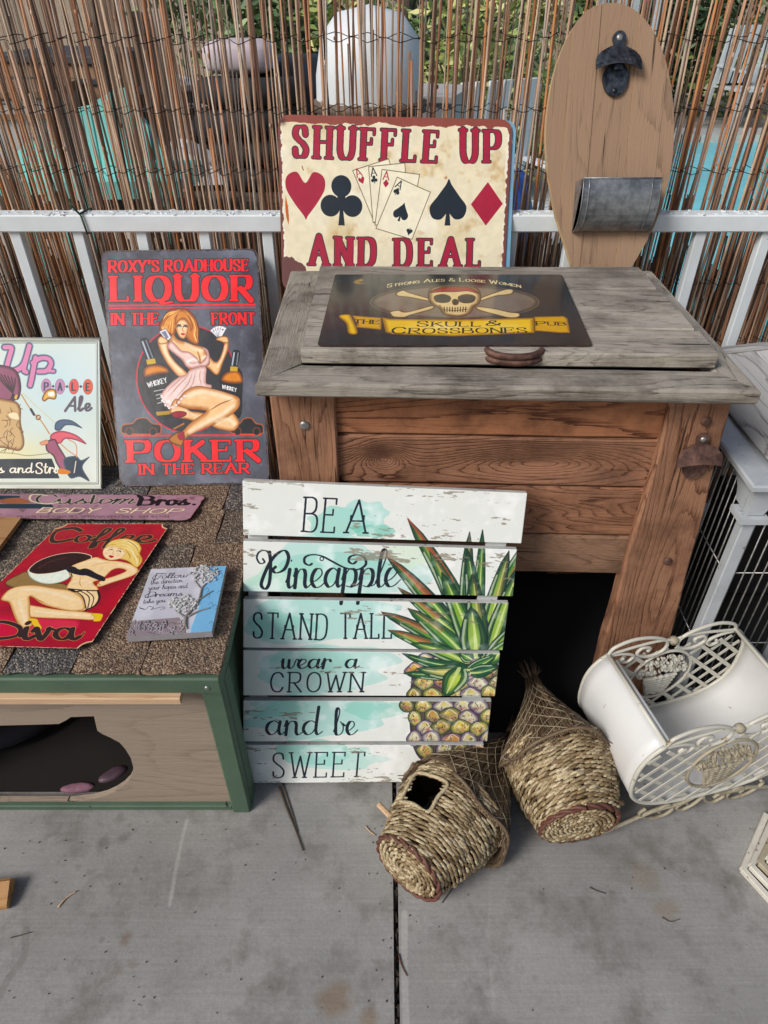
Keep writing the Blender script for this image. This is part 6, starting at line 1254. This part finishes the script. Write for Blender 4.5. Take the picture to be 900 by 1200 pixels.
# ------------------------------------------------------------------ ornamental bird house / cage at the right
CG = thing('ornamental_cage', 'grey-white wooden bird cage with wire bars, arches and boarded roof right of the cooler', 'bird cage', (.88, 1.16, 0))
cx0, cx1, cy0, cy1 = .655, 1.10, .962, 1.42; ZP = .555
for x, y in ((cx0, cy0), (cx1, cy0), (cx0, cy1), (cx1, cy1), ((cx0+cx1)/2-.05, cy0)):
    board('post', (x, y, 0), (x, y, ZP-.02), FR, .024, .024, CAGE_WHITE, CG, .002); MB().box((x, y, ZP-.012), (.050, .046, .012)).build('capital', CAGE_WHITE, CG)
cols = [(cx0, cy0, cx1, cy0), (cx0, cy0, cx0, cy1)]
for (x0, y0, x1, y1) in cols:
    n_ = 24; dx, dy = (x1-x0), (y1-y0)
    for i in range(1, n_):
        t = i/n_
        if x0 != x1 and abs(x0+dx*t-((cx0+cx1)/2-.05)) < .012: continue
        MB().tube([(x0+dx*t, y0+dy*t, .03), (x0+dx*t, y0+dy*t, ZP+.03)], .0016, 6).build('bar', STEEL, CG, True)
    for z in (.04, .20, .40): MB().tube([(x0, y0, z), (x1, y1, z)], .0014, 6).build('cross_wire', STEEL, CG, True)
board('base_board', (cx0, cy0, .02), (cx1, cy0, .02), FR, .04, .02, CAGE_WHITE, CG); board('base_board', (cx0, cy0+.02, .02), (cx0, cy1, .02), (-1, 0, 0), .04, .018, CAGE_WHITE, CG)
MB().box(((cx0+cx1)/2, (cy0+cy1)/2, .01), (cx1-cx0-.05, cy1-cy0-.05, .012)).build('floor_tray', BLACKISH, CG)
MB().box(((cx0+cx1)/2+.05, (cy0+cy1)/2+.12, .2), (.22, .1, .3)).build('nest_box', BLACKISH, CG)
# arched fascias
def arch(x0, x1, fx, th=.018):
    mid = (x0+x1)/2; w_ = x1-x0; P = [(x0-.012, ZP+.062), (x0-.012, ZP-.004), (x0+.016, ZP-.004)]+[(mid-(w_/2-.02)*math.cos(t), ZP+.0+.048*math.sin(t)) for t in np.linspace(.12, math.pi-.12, 13)]+[(x1-.016, ZP-.004), (x1+.012, ZP-.004), (x1+.012, ZP+.062)]
    k = len(P); a = [fx(q, -th/2) for q in P]; b = [fx(q, th/2) for q in P]
    mb = MB(); 
    # fan the concave shape as quads between the top line and the lower outline
    n = k-2; mb2V = []; F = []
    for i in range(1, k-1): t = (P[i][0]-P[0][0])/(P[-1][0]-P[0][0]); mb2V += [fx(P[i], -th/2), fx((P[i][0], ZP+.062), -th/2), fx(P[i], th/2), fx((P[i][0], ZP+.062), th/2)]
    for i in range(k-3): q = i*4; F += [(q, q+4, q+5, q+1), (q+2, q+3, q+7, q+6), (q, q+2, q+6, q+4), (q+1, q+5, q+7, q+3)]
    F += [(0, 1, 3, 2), (len(mb2V)-4, len(mb2V)-2, len(mb2V)-1, len(mb2V)-3)]
    return meshobj('arched_fascia', mb2V, F, CAGE_WHITE, CG)
arch(cx0, (cx0+cx1)/2-.05, lambda q, d: Vector((q[0], cy0-.004+d, q[1]))); arch((cx0+cx1)/2-.05, cx1, lambda q, d: Vector((q[0], cy0-.0045+d, q[1])))
arch(cy0+.02, (cy0+cy1)/2, lambda q, d: Vector((cx0-.003+d, q[0], q[1]))); arch((cy0+cy1)/2, cy1, lambda q, d: Vector((cx0-.0035+d, q[0], q[1])))
board('eave_board', (cx0-.012, cy0-.012, ZP+.069), (cx1+.03, cy0-.012, ZP+.069), UP, .05, .014, CAGE_WHITE, CG, .003, ends=(.025, 0)); board('eave_board', (cx0-.012, cy0-.012, ZP+.0692), (cx0-.012, cy1+.03, ZP+.0692), UP, .05, .014, CAGE_WHITE, CG, .003, ends=(-.025, 0))
MB().box(((cx0+cx1)/2, (cy0+cy1)/2, ZP+.067), (cx1-cx0-.02, cy1-cy0-.02, .010)).build('ceiling_panel', CAGE_WHITE, CG)
apex = Vector(((cx0+cx1)/2, (cy0+cy1)/2, ZP+.215)); ez = ZP+.080
fl_, fr_, bl2 = Vector((cx0+.018, cy0+.022, ez)), Vector((cx1-.018, cy0+.022, ez)), Vector((cx0+.018, cy1-.02, ez)); br2 = Vector((cx1-.018, cy1-.02, ez))
for A0, A1 in ((fl_, fr_), (bl2, fl_), (fr_, br2), (br2, bl2)):      # lapped roof boards, course by course
    nn = (A1-A0).cross(apex-A0).normalized(); nn = nn if nn.z > 0 else -nn; NR = 7
    for i in range(NR):
        t = (i+.5)/NR; p0 = A0.lerp(apex, t)+nn*.006; p1 = A1.lerp(apex, t)+nn*.006; wd = ((A0+A1)/2-apex).length/NR*1.12; tilt = (nn+(apex-(A0+A1)/2).normalized()*-.07).normalized()
        ke = wd/2*((A1-A0).length/2)/((A0+A1)/2-apex).length
        if (p1-p0).length > .06: board('roof_board', p0, p1, tilt, wd, .009, CAGE_ROOF, CG, .002, .001, ends=(ke, -ke))
for A0 in (fl_, fr_, bl2, br2): board('ridge_cap', A0+Vector((0, 0, .012)), apex+Vector((0, 0, .012)), (0, 0, 1), .03, .012, CAGE_ROOF, CG, .003, .001)
# ------------------------------------------------------------------ chippy white stepped frame, lower right
LF = thing('distressed_frame', 'chipped white and rusty stepped wooden frame cut off at the right edge', 'frame', tuple(onz(900, 1010, 0)))
c = onz(869, 1021, .0); c.z = 0; p1 = onz(893, 965, 0); p2 = onz(915, 1072, 0); p1.z = p2.z = 0
d1 = (p1-c); d2 = (p2-c); 
for k in range(4):
    off = (d1.normalized()+d2.normalized())*.010*k*1.4; z = .006+.010*k; mt = CHIPPY if k != 2 else RUSTY_WHITE
    inn = Vector((.012*k*1.1, .0015*k, 0)); a = c+inn
    board('frame_board', a+Vector((0, 0, z)), a+d1*1.15+Vector((.004*k, 0, z)), (0, 0, 1), .011, .012, mt, LF, .0015, .0008, ends=(.0, 0)); board('frame_board', a+Vector((0, 0, z+.0006)), a+d2*1.6+Vector((.004*k, 0, z+.0006)), (0, 0, 1), .011, .012, mt, LF, .0015, .0008)
g = MB(); q0, q1, q2 = c+Vector((.05, .006, .03)), c+d1*1.15+Vector((.06, 0, .03)), c+d2*1.6+Vector((.06, 0, .03)); q3 = q1+Vector((.2, 0, 0)); q4 = q2+Vector((.2, 0, 0))
meshobj('back_board', [q0, q2, q4, q3, q1]+[v-Vector((0, 0, .02)) for v in (q0, q2, q4, q3, q1)], [(0, 1, 2, 3, 4), (9, 8, 7, 6, 5)]+[(j, j+5, (j+1) % 5+5, (j+1) % 5) for j in range(5)], ORANGE_WOOD, LF)
# ------------------------------------------------------------------ bits on the floor
o = thing('broken_wood_block', 'broken brown wood block end at the lower left edge', 'wood block', tuple(onz(-10, 1050, 0)))
a, b = onz(-60, 1062, 0), onz(15, 1049, 0); board('block', a+Vector((0, 0, .014)), b+Vector((0, 0, .010)), (.1, -.3, 1), .05, .026, ORANGE_WOOD, o, .005, .004); board('splinter', onz(-20, 1040, .03), onz(8, 1034, .012), (0, -.2, 1), .014, .006, PALE_LATH, o, .001)
TW = plain('grey_twig', '#55493c', .9, sc=80, bst=.6)
def twig(P, r, label, mt=TW):
    z = r+.0006; pts = [onz(x, y, z) for x, y in P]; pts = scroll(pts, 4); n_ = len(pts); o = MB().tube(pts, [r*(1-.5*i/n_) for i in range(n_)], 6).build('twig', mt, None, True); tag(o, label, 'twig'); return o
twig([(327, 922), (335, 945), (346, 972), (355, 997)], .0024, 'long bent grey twig on the concrete below the pineapple sign'); twig([(331, 918), (341, 948), (349, 975)], .0015, 'thin twig lying against the long bent one below the pineapple sign')
twig([(68, 1063), (78, 1052), (90, 1044)], .0016, 'short pale sliver of wood on the floor at the left', PALE_LATH); twig([(467, 1118), (471, 1132), (477, 1144)], .0014, 'small brown twig lying over the joint in the concrete', RUSTROPE)
twig([(428, 968), (433, 974), (440, 979)], .0016, 'short straw stub beside the nearer basket', PALE_LATH); twig([(691, 1040), (700, 1044), (710, 1047)], .0011, 'thin dark fibre on the concrete in front of the planter'); twig([(518, 1058), (527, 1046), (531, 1040)], .0011, 'dark curled fibre in front of the nearer basket')
twig([(776, 1075), (786, 1080), (797, 1077)], .0009, 'curled hair-thin fibre on the concrete at the right'); twig([(12, 1099), (24, 1096), (38, 1092)], .0011, 'thin dark twig at the lower left of the floor')
rg = random.Random(31); mb = MB()
for i in range(150):
    p = onz(rg.choice([rg.uniform(5, 895), rg.gauss(466, 26), rg.uniform(5, 300)]), 962+225*rg.random()**1.6, .0012); l = rg.uniform(.0006, .0026); mb.box(p, (l, l*rg.uniform(.3, .9), .0016), Matrix.Rotation(rg.uniform(0, 3), 3, 'Z'))
o = mb.build('floor_grit', plain('leaf_crumbs', '#5a4a38', .9, vary=.4)); o['kind'] = 'stuff'; o['label'] = 'dark crumbs of leaf and grit scattered over the concrete'
# ------------------------------------------------------------------ the yard behind the screen
def leafm(name, cols):
    m, n, b = mat(name); g = nd(n, 'ShaderNodeNewGeometry'); c = rampn(n, [(i/(len(cols)-1), lin(q)) for i, q in enumerate(cols)], g.outputs['Random Per Island']); n.links.new(c, b.inputs['Base Color']); b.inputs['Roughness'].default_value = .5
    b.inputs['Transmission Weight'].default_value = 0; return m
LEAF_Y = leafm('yellow_green_leaves', ['#4a5f2c', '#7d9448', '#a9b466', '#d2cd8c', '#5c7040']); LEAF_G = leafm('deep_green_leaves', ['#2a3c28', '#46613c', '#6a8a54', '#94a878', '#35482c'])
BARK = wood('grey_bark', '#2c2722', '#4d453c', '#6b6256', freq=30, bands=12, rough=.9, bst=.8)
def foliage(name, label, cat, c, rad, n, mt, seed, trunk=None, group=None, size=.05):
    rg = random.Random(seed); root = thing(name, label, cat, (c[0], c[1], -.06), group); cl = [(Vector((rg.gauss(0, .45), rg.gauss(0, .45), rg.gauss(0, .42))), rg.uniform(.18, .45)) for _ in range(26)]
    V = []; F = []
    for i in range(n):
        cc, s = cl[rg.randrange(26)]; p = cc+Vector((rg.gauss(0, s*.5), rg.gauss(0, s*.5), rg.gauss(0, s*.5))); p = Vector((c[0]+p.x*rad[0], c[1]+p.y*rad[1], max(.0, c[2]+p.z*rad[2])))
        a = Vector((rg.gauss(0, 1), rg.gauss(0, 1), rg.gauss(0, 1))).normalized(); b = a.orthogonal().normalized(); l = size*rg.uniform(.6, 1.4); k = len(V); V += [p-a*l, p+b*l*.35, p+a*l, p-b*l*.35]; F.append((k, k+1, k+2, k+3))
    o = meshobj('crown' if trunk else 'leaves', V, F, mt, root, M=Matrix.Translation(Vector(c))) if 0 else meshobj('crown' if trunk else 'leaves', V, F, mt, root)
    o['kind'] = 'stuff' if not trunk else 'thing'
    if not trunk: del o['kind']
    else: del o['kind']
    rg2 = random.Random(seed+1); r = trunk or .03
    mb = MB(); top = Vector((c[0]+rg2.uniform(-.2, .2), c[1], c[2]+rad[2]*.3)); mb.tube([(c[0], c[1], -.06), (c[0]+.03, c[1], c[2]*.5), tuple(top)], [r, r*.7, r*.3], 8)
    for i in range(8):
        s = Vector((c[0]+.03, c[1], c[2]*rg2.uniform(.4, .9))); e = Vector((c[0]+rg2.gauss(0, rad[0]*.5), c[1]+rg2.gauss(0, rad[1]*.4), c[2]+rg2.gauss(0, rad[2]*.4))); mb.tube([s, (s+e)/2+Vector((0, 0, .05)), e], [r*.4, r*.25, r*.1], 6)
    mb.build('trunk' if trunk else 'stems', BARK, root, True); return root
# pool with coping, to the right
POOLW = paint('pool_water', '#7fd6e2', rough=.35, sc=3, vary=.12, spec=.6, bst=.3)
o = sheet('pool_water', 1.28, 13, 2.62, 7.6, .02, POOLW); 
COP = paint('pale_coping', '#c9c7c0', rough=.8, sc=8, vary=.1, grimec='#8f8b82')
cop = thing('pool_coping', 'pale stone coping edging the turquoise pool in the yard', 'pool edge', (5, 5.5, -.06))
for i in range(18): MB().box((1.28+.3+i*.62, 7.8, .04), (.6, .42, .09)).build('coping_stone', COP, cop)
for i in range(8): MB().box((1.13, 2.9+i*.62, .04), (.3, .6, .09)).build('coping_stone', COP, cop)
for i in range(18): MB().box((1.28+.3+i*.62, 2.44, .04), (.6, .36, .09)).build('coping_stone', COP, cop)
sheet('pool_terrace', .95, 20, 2.2, 14, -.02, plain('pale_terrace', '#b3aea6', .85, sc=5))
for i, (x, y, z, rx, ry, rz, n, m_, s) in enumerate(((.55, 5.2, .62, .8, .5, .75, 5200, LEAF_Y, .04), (3.4, 9.6, 1.0, 1.3, .7, 1.1, 5600, LEAF_G, .07), (5.4, 9.4, .9, 1.4, .7, 1.0, 5600, LEAF_Y, .07), (7.6, 9.8, 1.0, 1.5, .7, 1.1, 5600, LEAF_G, .07), (.55, 6.6, .7, .8, .6, .8, 4600, LEAF_G, .045), (2.3, 10.0, 1.0, 1.2, .7, 1.1, 5000, LEAF_Y, .07), (-.85, 7.6, 1.0, 1.1, .7, 1.0, 4600, LEAF_G, .06))):
    lab = ('loose yellow-green bush behind the reeds, straight beyond the card sign', 'dark green bush beyond the far pool edge, left of its yellowish neighbour', 'yellowish bush in the middle beyond the pool', 'dark green bush beyond the pool at the far right', 'dark green bush left of the pool, between the drum and the oval board', 'yellow-green bush at the far left corner of the pool', 'dark green bush far back at the left of the yard')[i]
    foliage('garden_bush', lab, 'bush', (x, y, z), (rx, ry, rz), n, m_, 40+i, size=s, group='bushes behind the reed screen')
foliage('garden_tree', 'slim dark tree standing beyond the reeds above the card sign', 'tree', (.15, 6.9, 2.6), (1.4, .8, .9), 5200, LEAF_G, 71, trunk=.12, size=.07)
# white urn-like drum, with lid ring
URN = thing('white_garden_drum', 'white round-topped drum standing in the yard behind the card sign', 'drum', (-.02, 2.55, -.06))
DR = paint('white_drum_plastic', '#dfe4e6', rough=.45, sc=6, vary=.06, chip='#6f6b66', amt=-.04); cxu = ony(433, 60, 2.55).x
Mu = Matrix.Translation((cxu, 2.55, -.06))
MB().lathe([(.0001, 0), (.16, 0), (.172, .06), (.178, .5), (.175, .98), (.17, 1.02)], Mu, 32).build('drum_body', DR, URN, True)
MB().lathe([(.17, 1.02), (.186, 1.025), (.186, 1.05), (.172, 1.055)], Mu, 32).build('rim_band', paint('brown_band', '#6d5e52', rough=.6), URN, True); MB().lathe([(.172, 1.055), (.17, 1.12), (.15, 1.22), (.10, 1.28), (.0001, 1.30)], Mu, 32).build('domed_lid', DR, URN, True)
# slatted turquoise chairs, lying about
TQ = paint('turquoise_chair_paint', '#8ad8d2', rough=.5, sc=6, vary=.1)
def flatthing(parent, name, pts, Y, th, mt, dy=0):
    P = [ony(x, y, Y) for x, y in pts]; P = [Vector((p.x, Y+dy*(p.z-P[0].z), p.z)) for p in P]; k = len(P); V = P+[p+Vector((0, th, 0)) for p in P]
    o = meshobj(name, V, [tuple(range(k)), tuple(range(2*k-1, k-1, -1))]+[(j, j+k, (j+1) % k+k, (j+1) % k) for j in range(k)], mt, parent); return o
T1 = thing('turquoise_garden_chair', 'turquoise slatted garden chair with tall back, behind the reeds at the left', 'garden chair', (-.85, 2.3, -.06), 'turquoise chairs in the yard')
for pts in ([(132, 105), (150, 103), (158, 128), (168, 218), (150, 218)], [(153, 112), (160, 128), (176, 150), (186, 216), (170, 218)], [(178, 152), (190, 176), (198, 216), (188, 217)], [(84, 128), (104, 124), (126, 218), (108, 218)], [(106, 122), (128, 108), (148, 218), (128, 218)]): flatthing(T1, 'back_slat', pts, 2.32, .02, TQ, .12)
flatthing(T1, 'seat', [(60, 214), (210, 212), (215, 232), (50, 236)], 2.2, .3, TQ)
for x in (70, 195): p = ony(x, 225, 2.2); board('leg', (p.x, 2.22, -.06), (p.x, 2.22, p.z), FR, .06, .03, TQ, T1)
T2 = thing('turquoise_garden_chair', 'low turquoise garden chair at the far left, partly behind the taller one', 'garden chair', (-1.2, 2.5, -.06), 'turquoise chairs in the yard')
for pts in ([(18, 180), (30, 168), (36, 218), (24, 222)], [(32, 168), (46, 160), (58, 218), (40, 220)], [(50, 162), (64, 168), (90, 216), (62, 218)], [(68, 172), (80, 186), (102, 214), (94, 218)]): flatthing(T2, 'back_slat', pts, 2.5, .02, TQ, .12)
flatthing(T2, 'seat', [(0, 214), (110, 212), (112, 226), (-10, 230)], 2.4, .3, TQ); p = ony(20, 225, 2.4); board('leg', (p.x, 2.42, -.06), (p.x, 2.42, p.z), FR, .06, .03, TQ, T2); p = ony(100, 225, 2.4); board('leg', (p.x, 2.42, -.06), (p.x, 2.42, p.z), FR, .06, .03, TQ, T2)
# long weathered bench that carries cushions and junk
BN = thing('yard_bench', 'long dark weathered bench running behind the reeds at the left', 'bench', (-.9, 2.75, -.06)); zb = ony(200, 222, 2.7).z
for k in range(3): board('bench_plank', (-2.2, 2.60+k*.13, zb-.02), (.1, 2.60+k*.13, zb-.02), UP, .12, .04, BARK, BN, .004, .002)
for x in (-2.0, -1.1, -.05): board('leg', (x, 2.72, -.06), (x, 2.72, zb-.045), FR, .08, .06, BARK, BN)
def cushion(label, px, py, w_, h_, d_, mt, Y=2.75, tilt=0, z0=None):
    p = ony(px, py, Y); z = zb if z0 is None else z0; V = []; F = []; nu, nv = 24, 12
    for j in range(nv+1):
        for i in range(nu):
            a = 2*math.pi*i/nu; b = math.pi*j/nv-math.pi/2; e = .55; cs = lambda q: math.copysign(abs(q)**e, q)
            V.append((p.x+w_/2*cs(math.cos(a))*cs(math.cos(b)), Y+d_/2*cs(math.sin(a))*cs(math.cos(b)), z+h_/2+h_/2*cs(math.sin(b))))
    F = [(j*nu+i, j*nu+(i+1) % nu, (j+1)*nu+(i+1) % nu, (j+1)*nu+i) for j in range(nv) for i in range(nu)]; o = meshobj('cushion', V, F, mt, None, True); tag(o, label, 'cushion'); return o
WC = paint('white_cloth', '#e6e6e8', rough=.9, sc=12, vary=.1); PK = paint('pinkish_cloth', '#c9bcc2', rough=.9, sc=10, vary=.15, grimec='#86757c')
# white folded canvas: a wedge on the bench
CV = thing('folded_canvas', 'white wedge of folded canvas on the bench right of the turquoise chair', 'canvas', tuple(ony(225, 215, 2.72)))
flatthing(CV, 'canvas', [(192, 172), (212, 174), (244, 192), (270, 216), (192, 219)], 2.66, .16, WC)
# pile of dark hoops with the pink pillow on it
HB = thing('stacked_tyres', 'stack of dark worn tyres on the bench behind the reeds', 'tyre stack', tuple(ony(298, 160, 2.8))); TY = plain('worn_rubber', '#2d2e31', .8, sc=20, bst=.6)
pz = zb; px_ = ony(300, 160, 2.8).x
for i in range(4): MB().tube([(px_+.02*math.sin(i*2)+.15*math.cos(t)+.015*math.sin(i*3), 2.80+.15*math.sin(t)+.02*math.cos(i*5), pz+.052+i*.083+.01*math.sin(t+i)) for t in np.linspace(0, 2*math.pi, 33)[:-1]], .042, 10, closed=True).build('tyre', TY, HB, True)
cushion('pinkish white pillow lying on top of the dark tyre stack', 284, 90, .24, .10, .22, PK, 2.80, z0=pz+.35)
GP = thing('leaning_grey_board', 'grey weathered board leaning diagonally behind the reeds at upper left', 'board', tuple(ony(205, 200, 2.85)))
board('board_face', ony(212, 212, 2.85), ony(172, 12, 2.95), (0, -1, .2), .13, .03, wood('grey_barn_board', '#5c544d', '#857a70', '#a0978c', rough=.85), GP, .003); board('board_edge_batten', ony(196, 190, 2.82), ony(160, 14, 2.92), (0, -1, .2), .03, .03, TY, GP)
DK = thing('dark_water_barrel', 'dark blue-black barrel in the yard left of the white drum', 'barrel', tuple(ony(350, 200, 3.0)))
pb = ony(352, 100, 3.0); MB().lathe([(.0001, 0), (.26, 0), (.29, .3), (.30, .6), (.28, 1.0), (.25, 1.12), (.0001, 1.13)], Matrix.Translation((pb.x-.02, 3.1, -.06)), 28).build('barrel_body', plain('dark_blue_plastic', '#23272e', .5), DK, True)
for z in (.28, .62, .95): MB().tube([(pb.x-.02+.298*math.cos(t), 3.1+.298*math.sin(t), z-.06) for t in np.linspace(0, 6.283, 37)[:-1]], .012, 6, closed=True).build('hoop', plain('grey_band', '#5a5c60', .5), DK, True)
BL = thing('blue_bag', 'bright blue crumpled bag on the ground behind the card sign', 'bag', tuple(ony(603, 215, 2.6)))
p = ony(606, 212, 2.6); V = []; rg = random.Random(6); nu, nv = 14, 9
for j in range(nv+1):
    for i in range(nu): a = 2*math.pi*i/nu; b = math.pi*j/nv; r = 1+.35*mnoise.noise(Vector((math.cos(a)*2, math.sin(a)*2, b*2))); V.append((p.x+.11*math.sin(b)*math.cos(a)*r, 2.62+.11*math.sin(b)*math.sin(a)*r, p.z*.5+(-.03)+(p.z*.5+.07)*math.cos(b)))
meshobj('bag_cloth', V, [(j*nu+i, (j+1)*nu+i, (j+1)*nu+(i+1) % nu, j*nu+(i+1) % nu) for j in range(nv) for i in range(nu)], paint('blue_bag_plastic', '#2c4f94', rough=.4, vary=.2), BL)
# white folding chairs near the pool: slatted frames
def yardchair(label, x, y, rz, s=1.0):
    t = thing('white_patio_chair', label, 'patio chair', (x, y, -.06), 'white chairs in the yard'); M = Matrix.Translation((x, y, -.06)) @ Matrix.Rotation(rz, 4, 'Z') @ Matrix.Scale(s, 4)
    B = lambda n_, a, b, up, w_, th: board(n_, M @ Vector(a), M @ Vector(b), M.to_3x3() @ Vector(up), w_*s, th*s, DR, t)
    for sx in (-.24, .24): B('leg', (sx, -.24, 0), (sx, -.22, .42), FR, .04, .03); B('leg', (sx, .30, 0), (sx, .16, .95), FR, .04, .03); B('armrest', (sx, -.26, .60), (sx, .24, .62), UP, .05, .02)
    for k in range(5): B('seat_slat', (-.25, -.2+k*.1, .43), (.25, -.2+k*.1, .42), UP, .085, .015)
    for k in range(6): B('back_slat', (-.20+k*.08, .20, .46), (-.20+k*.08, .13, .98), FR, .055, .015)
yardchair('white patio chair seen through the reeds left of the oval board', .62, 3.7, .5); yardchair('white patio chair at the far pool corner right of the oval board', 2.35, 8.3, -.6, 1.3); yardchair('white patio chair beyond the pool, far right', 3.9, 8.6, .2)
# back boundary of the yard
BF = thing('back_fence', 'dark board fence far at the back of the yard', 'fence', (0, 13, -.06)); FB = wood('dark_fence_board', '#5a5048', '#84786c', '#a89c8c', rough=.9)
me0 = None
for i in range(110):
    x = -16+i*.3
    if me0 is None: o = board('fence_board', (x, 13, -.06), (x, 13, 2.1), FR, .28, .02, FB, BF); me0 = o; M0 = W[o.name]
    else: o2 = bpy.data.objects.new('fence_board', me0.data); put(o2, BF, Matrix.Translation((i*.3, 0, 0)) @ M0)

# pale storage boxes and a crate heaped on the yard at the left
def storage(label, px, py, Y, w_, h_, d_, mt, rz, lidc):
    p = ony(px, py, Y); t = thing('storage_box', label, 'box', (p.x, Y, -.06)); zt = p.z; Mx = Matrix.Translation((p.x, Y, 0)) @ Matrix.Rotation(rz, 4, 'Z'); z0 = -.06 if zt-h_ < .15 else zt-h_
    P = lambda x, y, z: Mx @ Vector((x, y, z)); k = .88
    V = [P(-w_/2*k, -d_/2*k, z0), P(w_/2*k, -d_/2*k, z0), P(w_/2*k, d_/2*k, z0), P(-w_/2*k, d_/2*k, z0), P(-w_/2, -d_/2, zt-.03), P(w_/2, -d_/2, zt-.03), P(w_/2, d_/2, zt-.03), P(-w_/2, d_/2, zt-.03)]
    meshobj('box_body', V, [(3, 2, 1, 0), (4, 5, 6, 7)]+[(j, (j+1) % 4, (j+1) % 4+4, j+4) for j in range(4)], mt, t)
    board('lid', P(-w_/2-.01, 0, zt-.012), P(w_/2+.01, 0, zt-.012), UP, d_+.03, .03, lidc, t, .006); board('box_rib', P(-w_/2*.9, -d_/2-.004, zt-.08), P(w_/2*.9, -d_/2-.004, zt-.08), FR, .02, .01, lidc, t, .002)
LGR = paint('pale_grey_plastic', '#c6c2c0', rough=.5, vary=.15, sc=5, grimec='#8f867e'); BRN = paint('brown_card', '#8e7058', rough=.85, vary=.15, sc=5); DGR = paint('charcoal_plastic', '#3c3d42', rough=.5)
storage('pale grey lidded box in the yard behind the reeds, right of the turquoise chairs', 232, 150, 3.1, .36, .5, .35, LGR, .3, DGR)
storage('brown box with a dark lid behind the reeds at the top left', 90, 60, 3.3, .45, .6, .4, BRN, -.25, DGR); storage('pale box with a brown lid at the far upper left behind the reeds', 20, 100, 2.9, .34, .5, .3, LGR, .15, BRN)
storage('charcoal lidded box behind the reeds between the brown box and the tyres', 165, 95, 3.5, .4, .6, .4, DGR, .5, LGR); storage('pale box behind the reeds just right of the white drum', 505, 105, 3.0, .24, .5, .3, LGR, -.3, LGR)
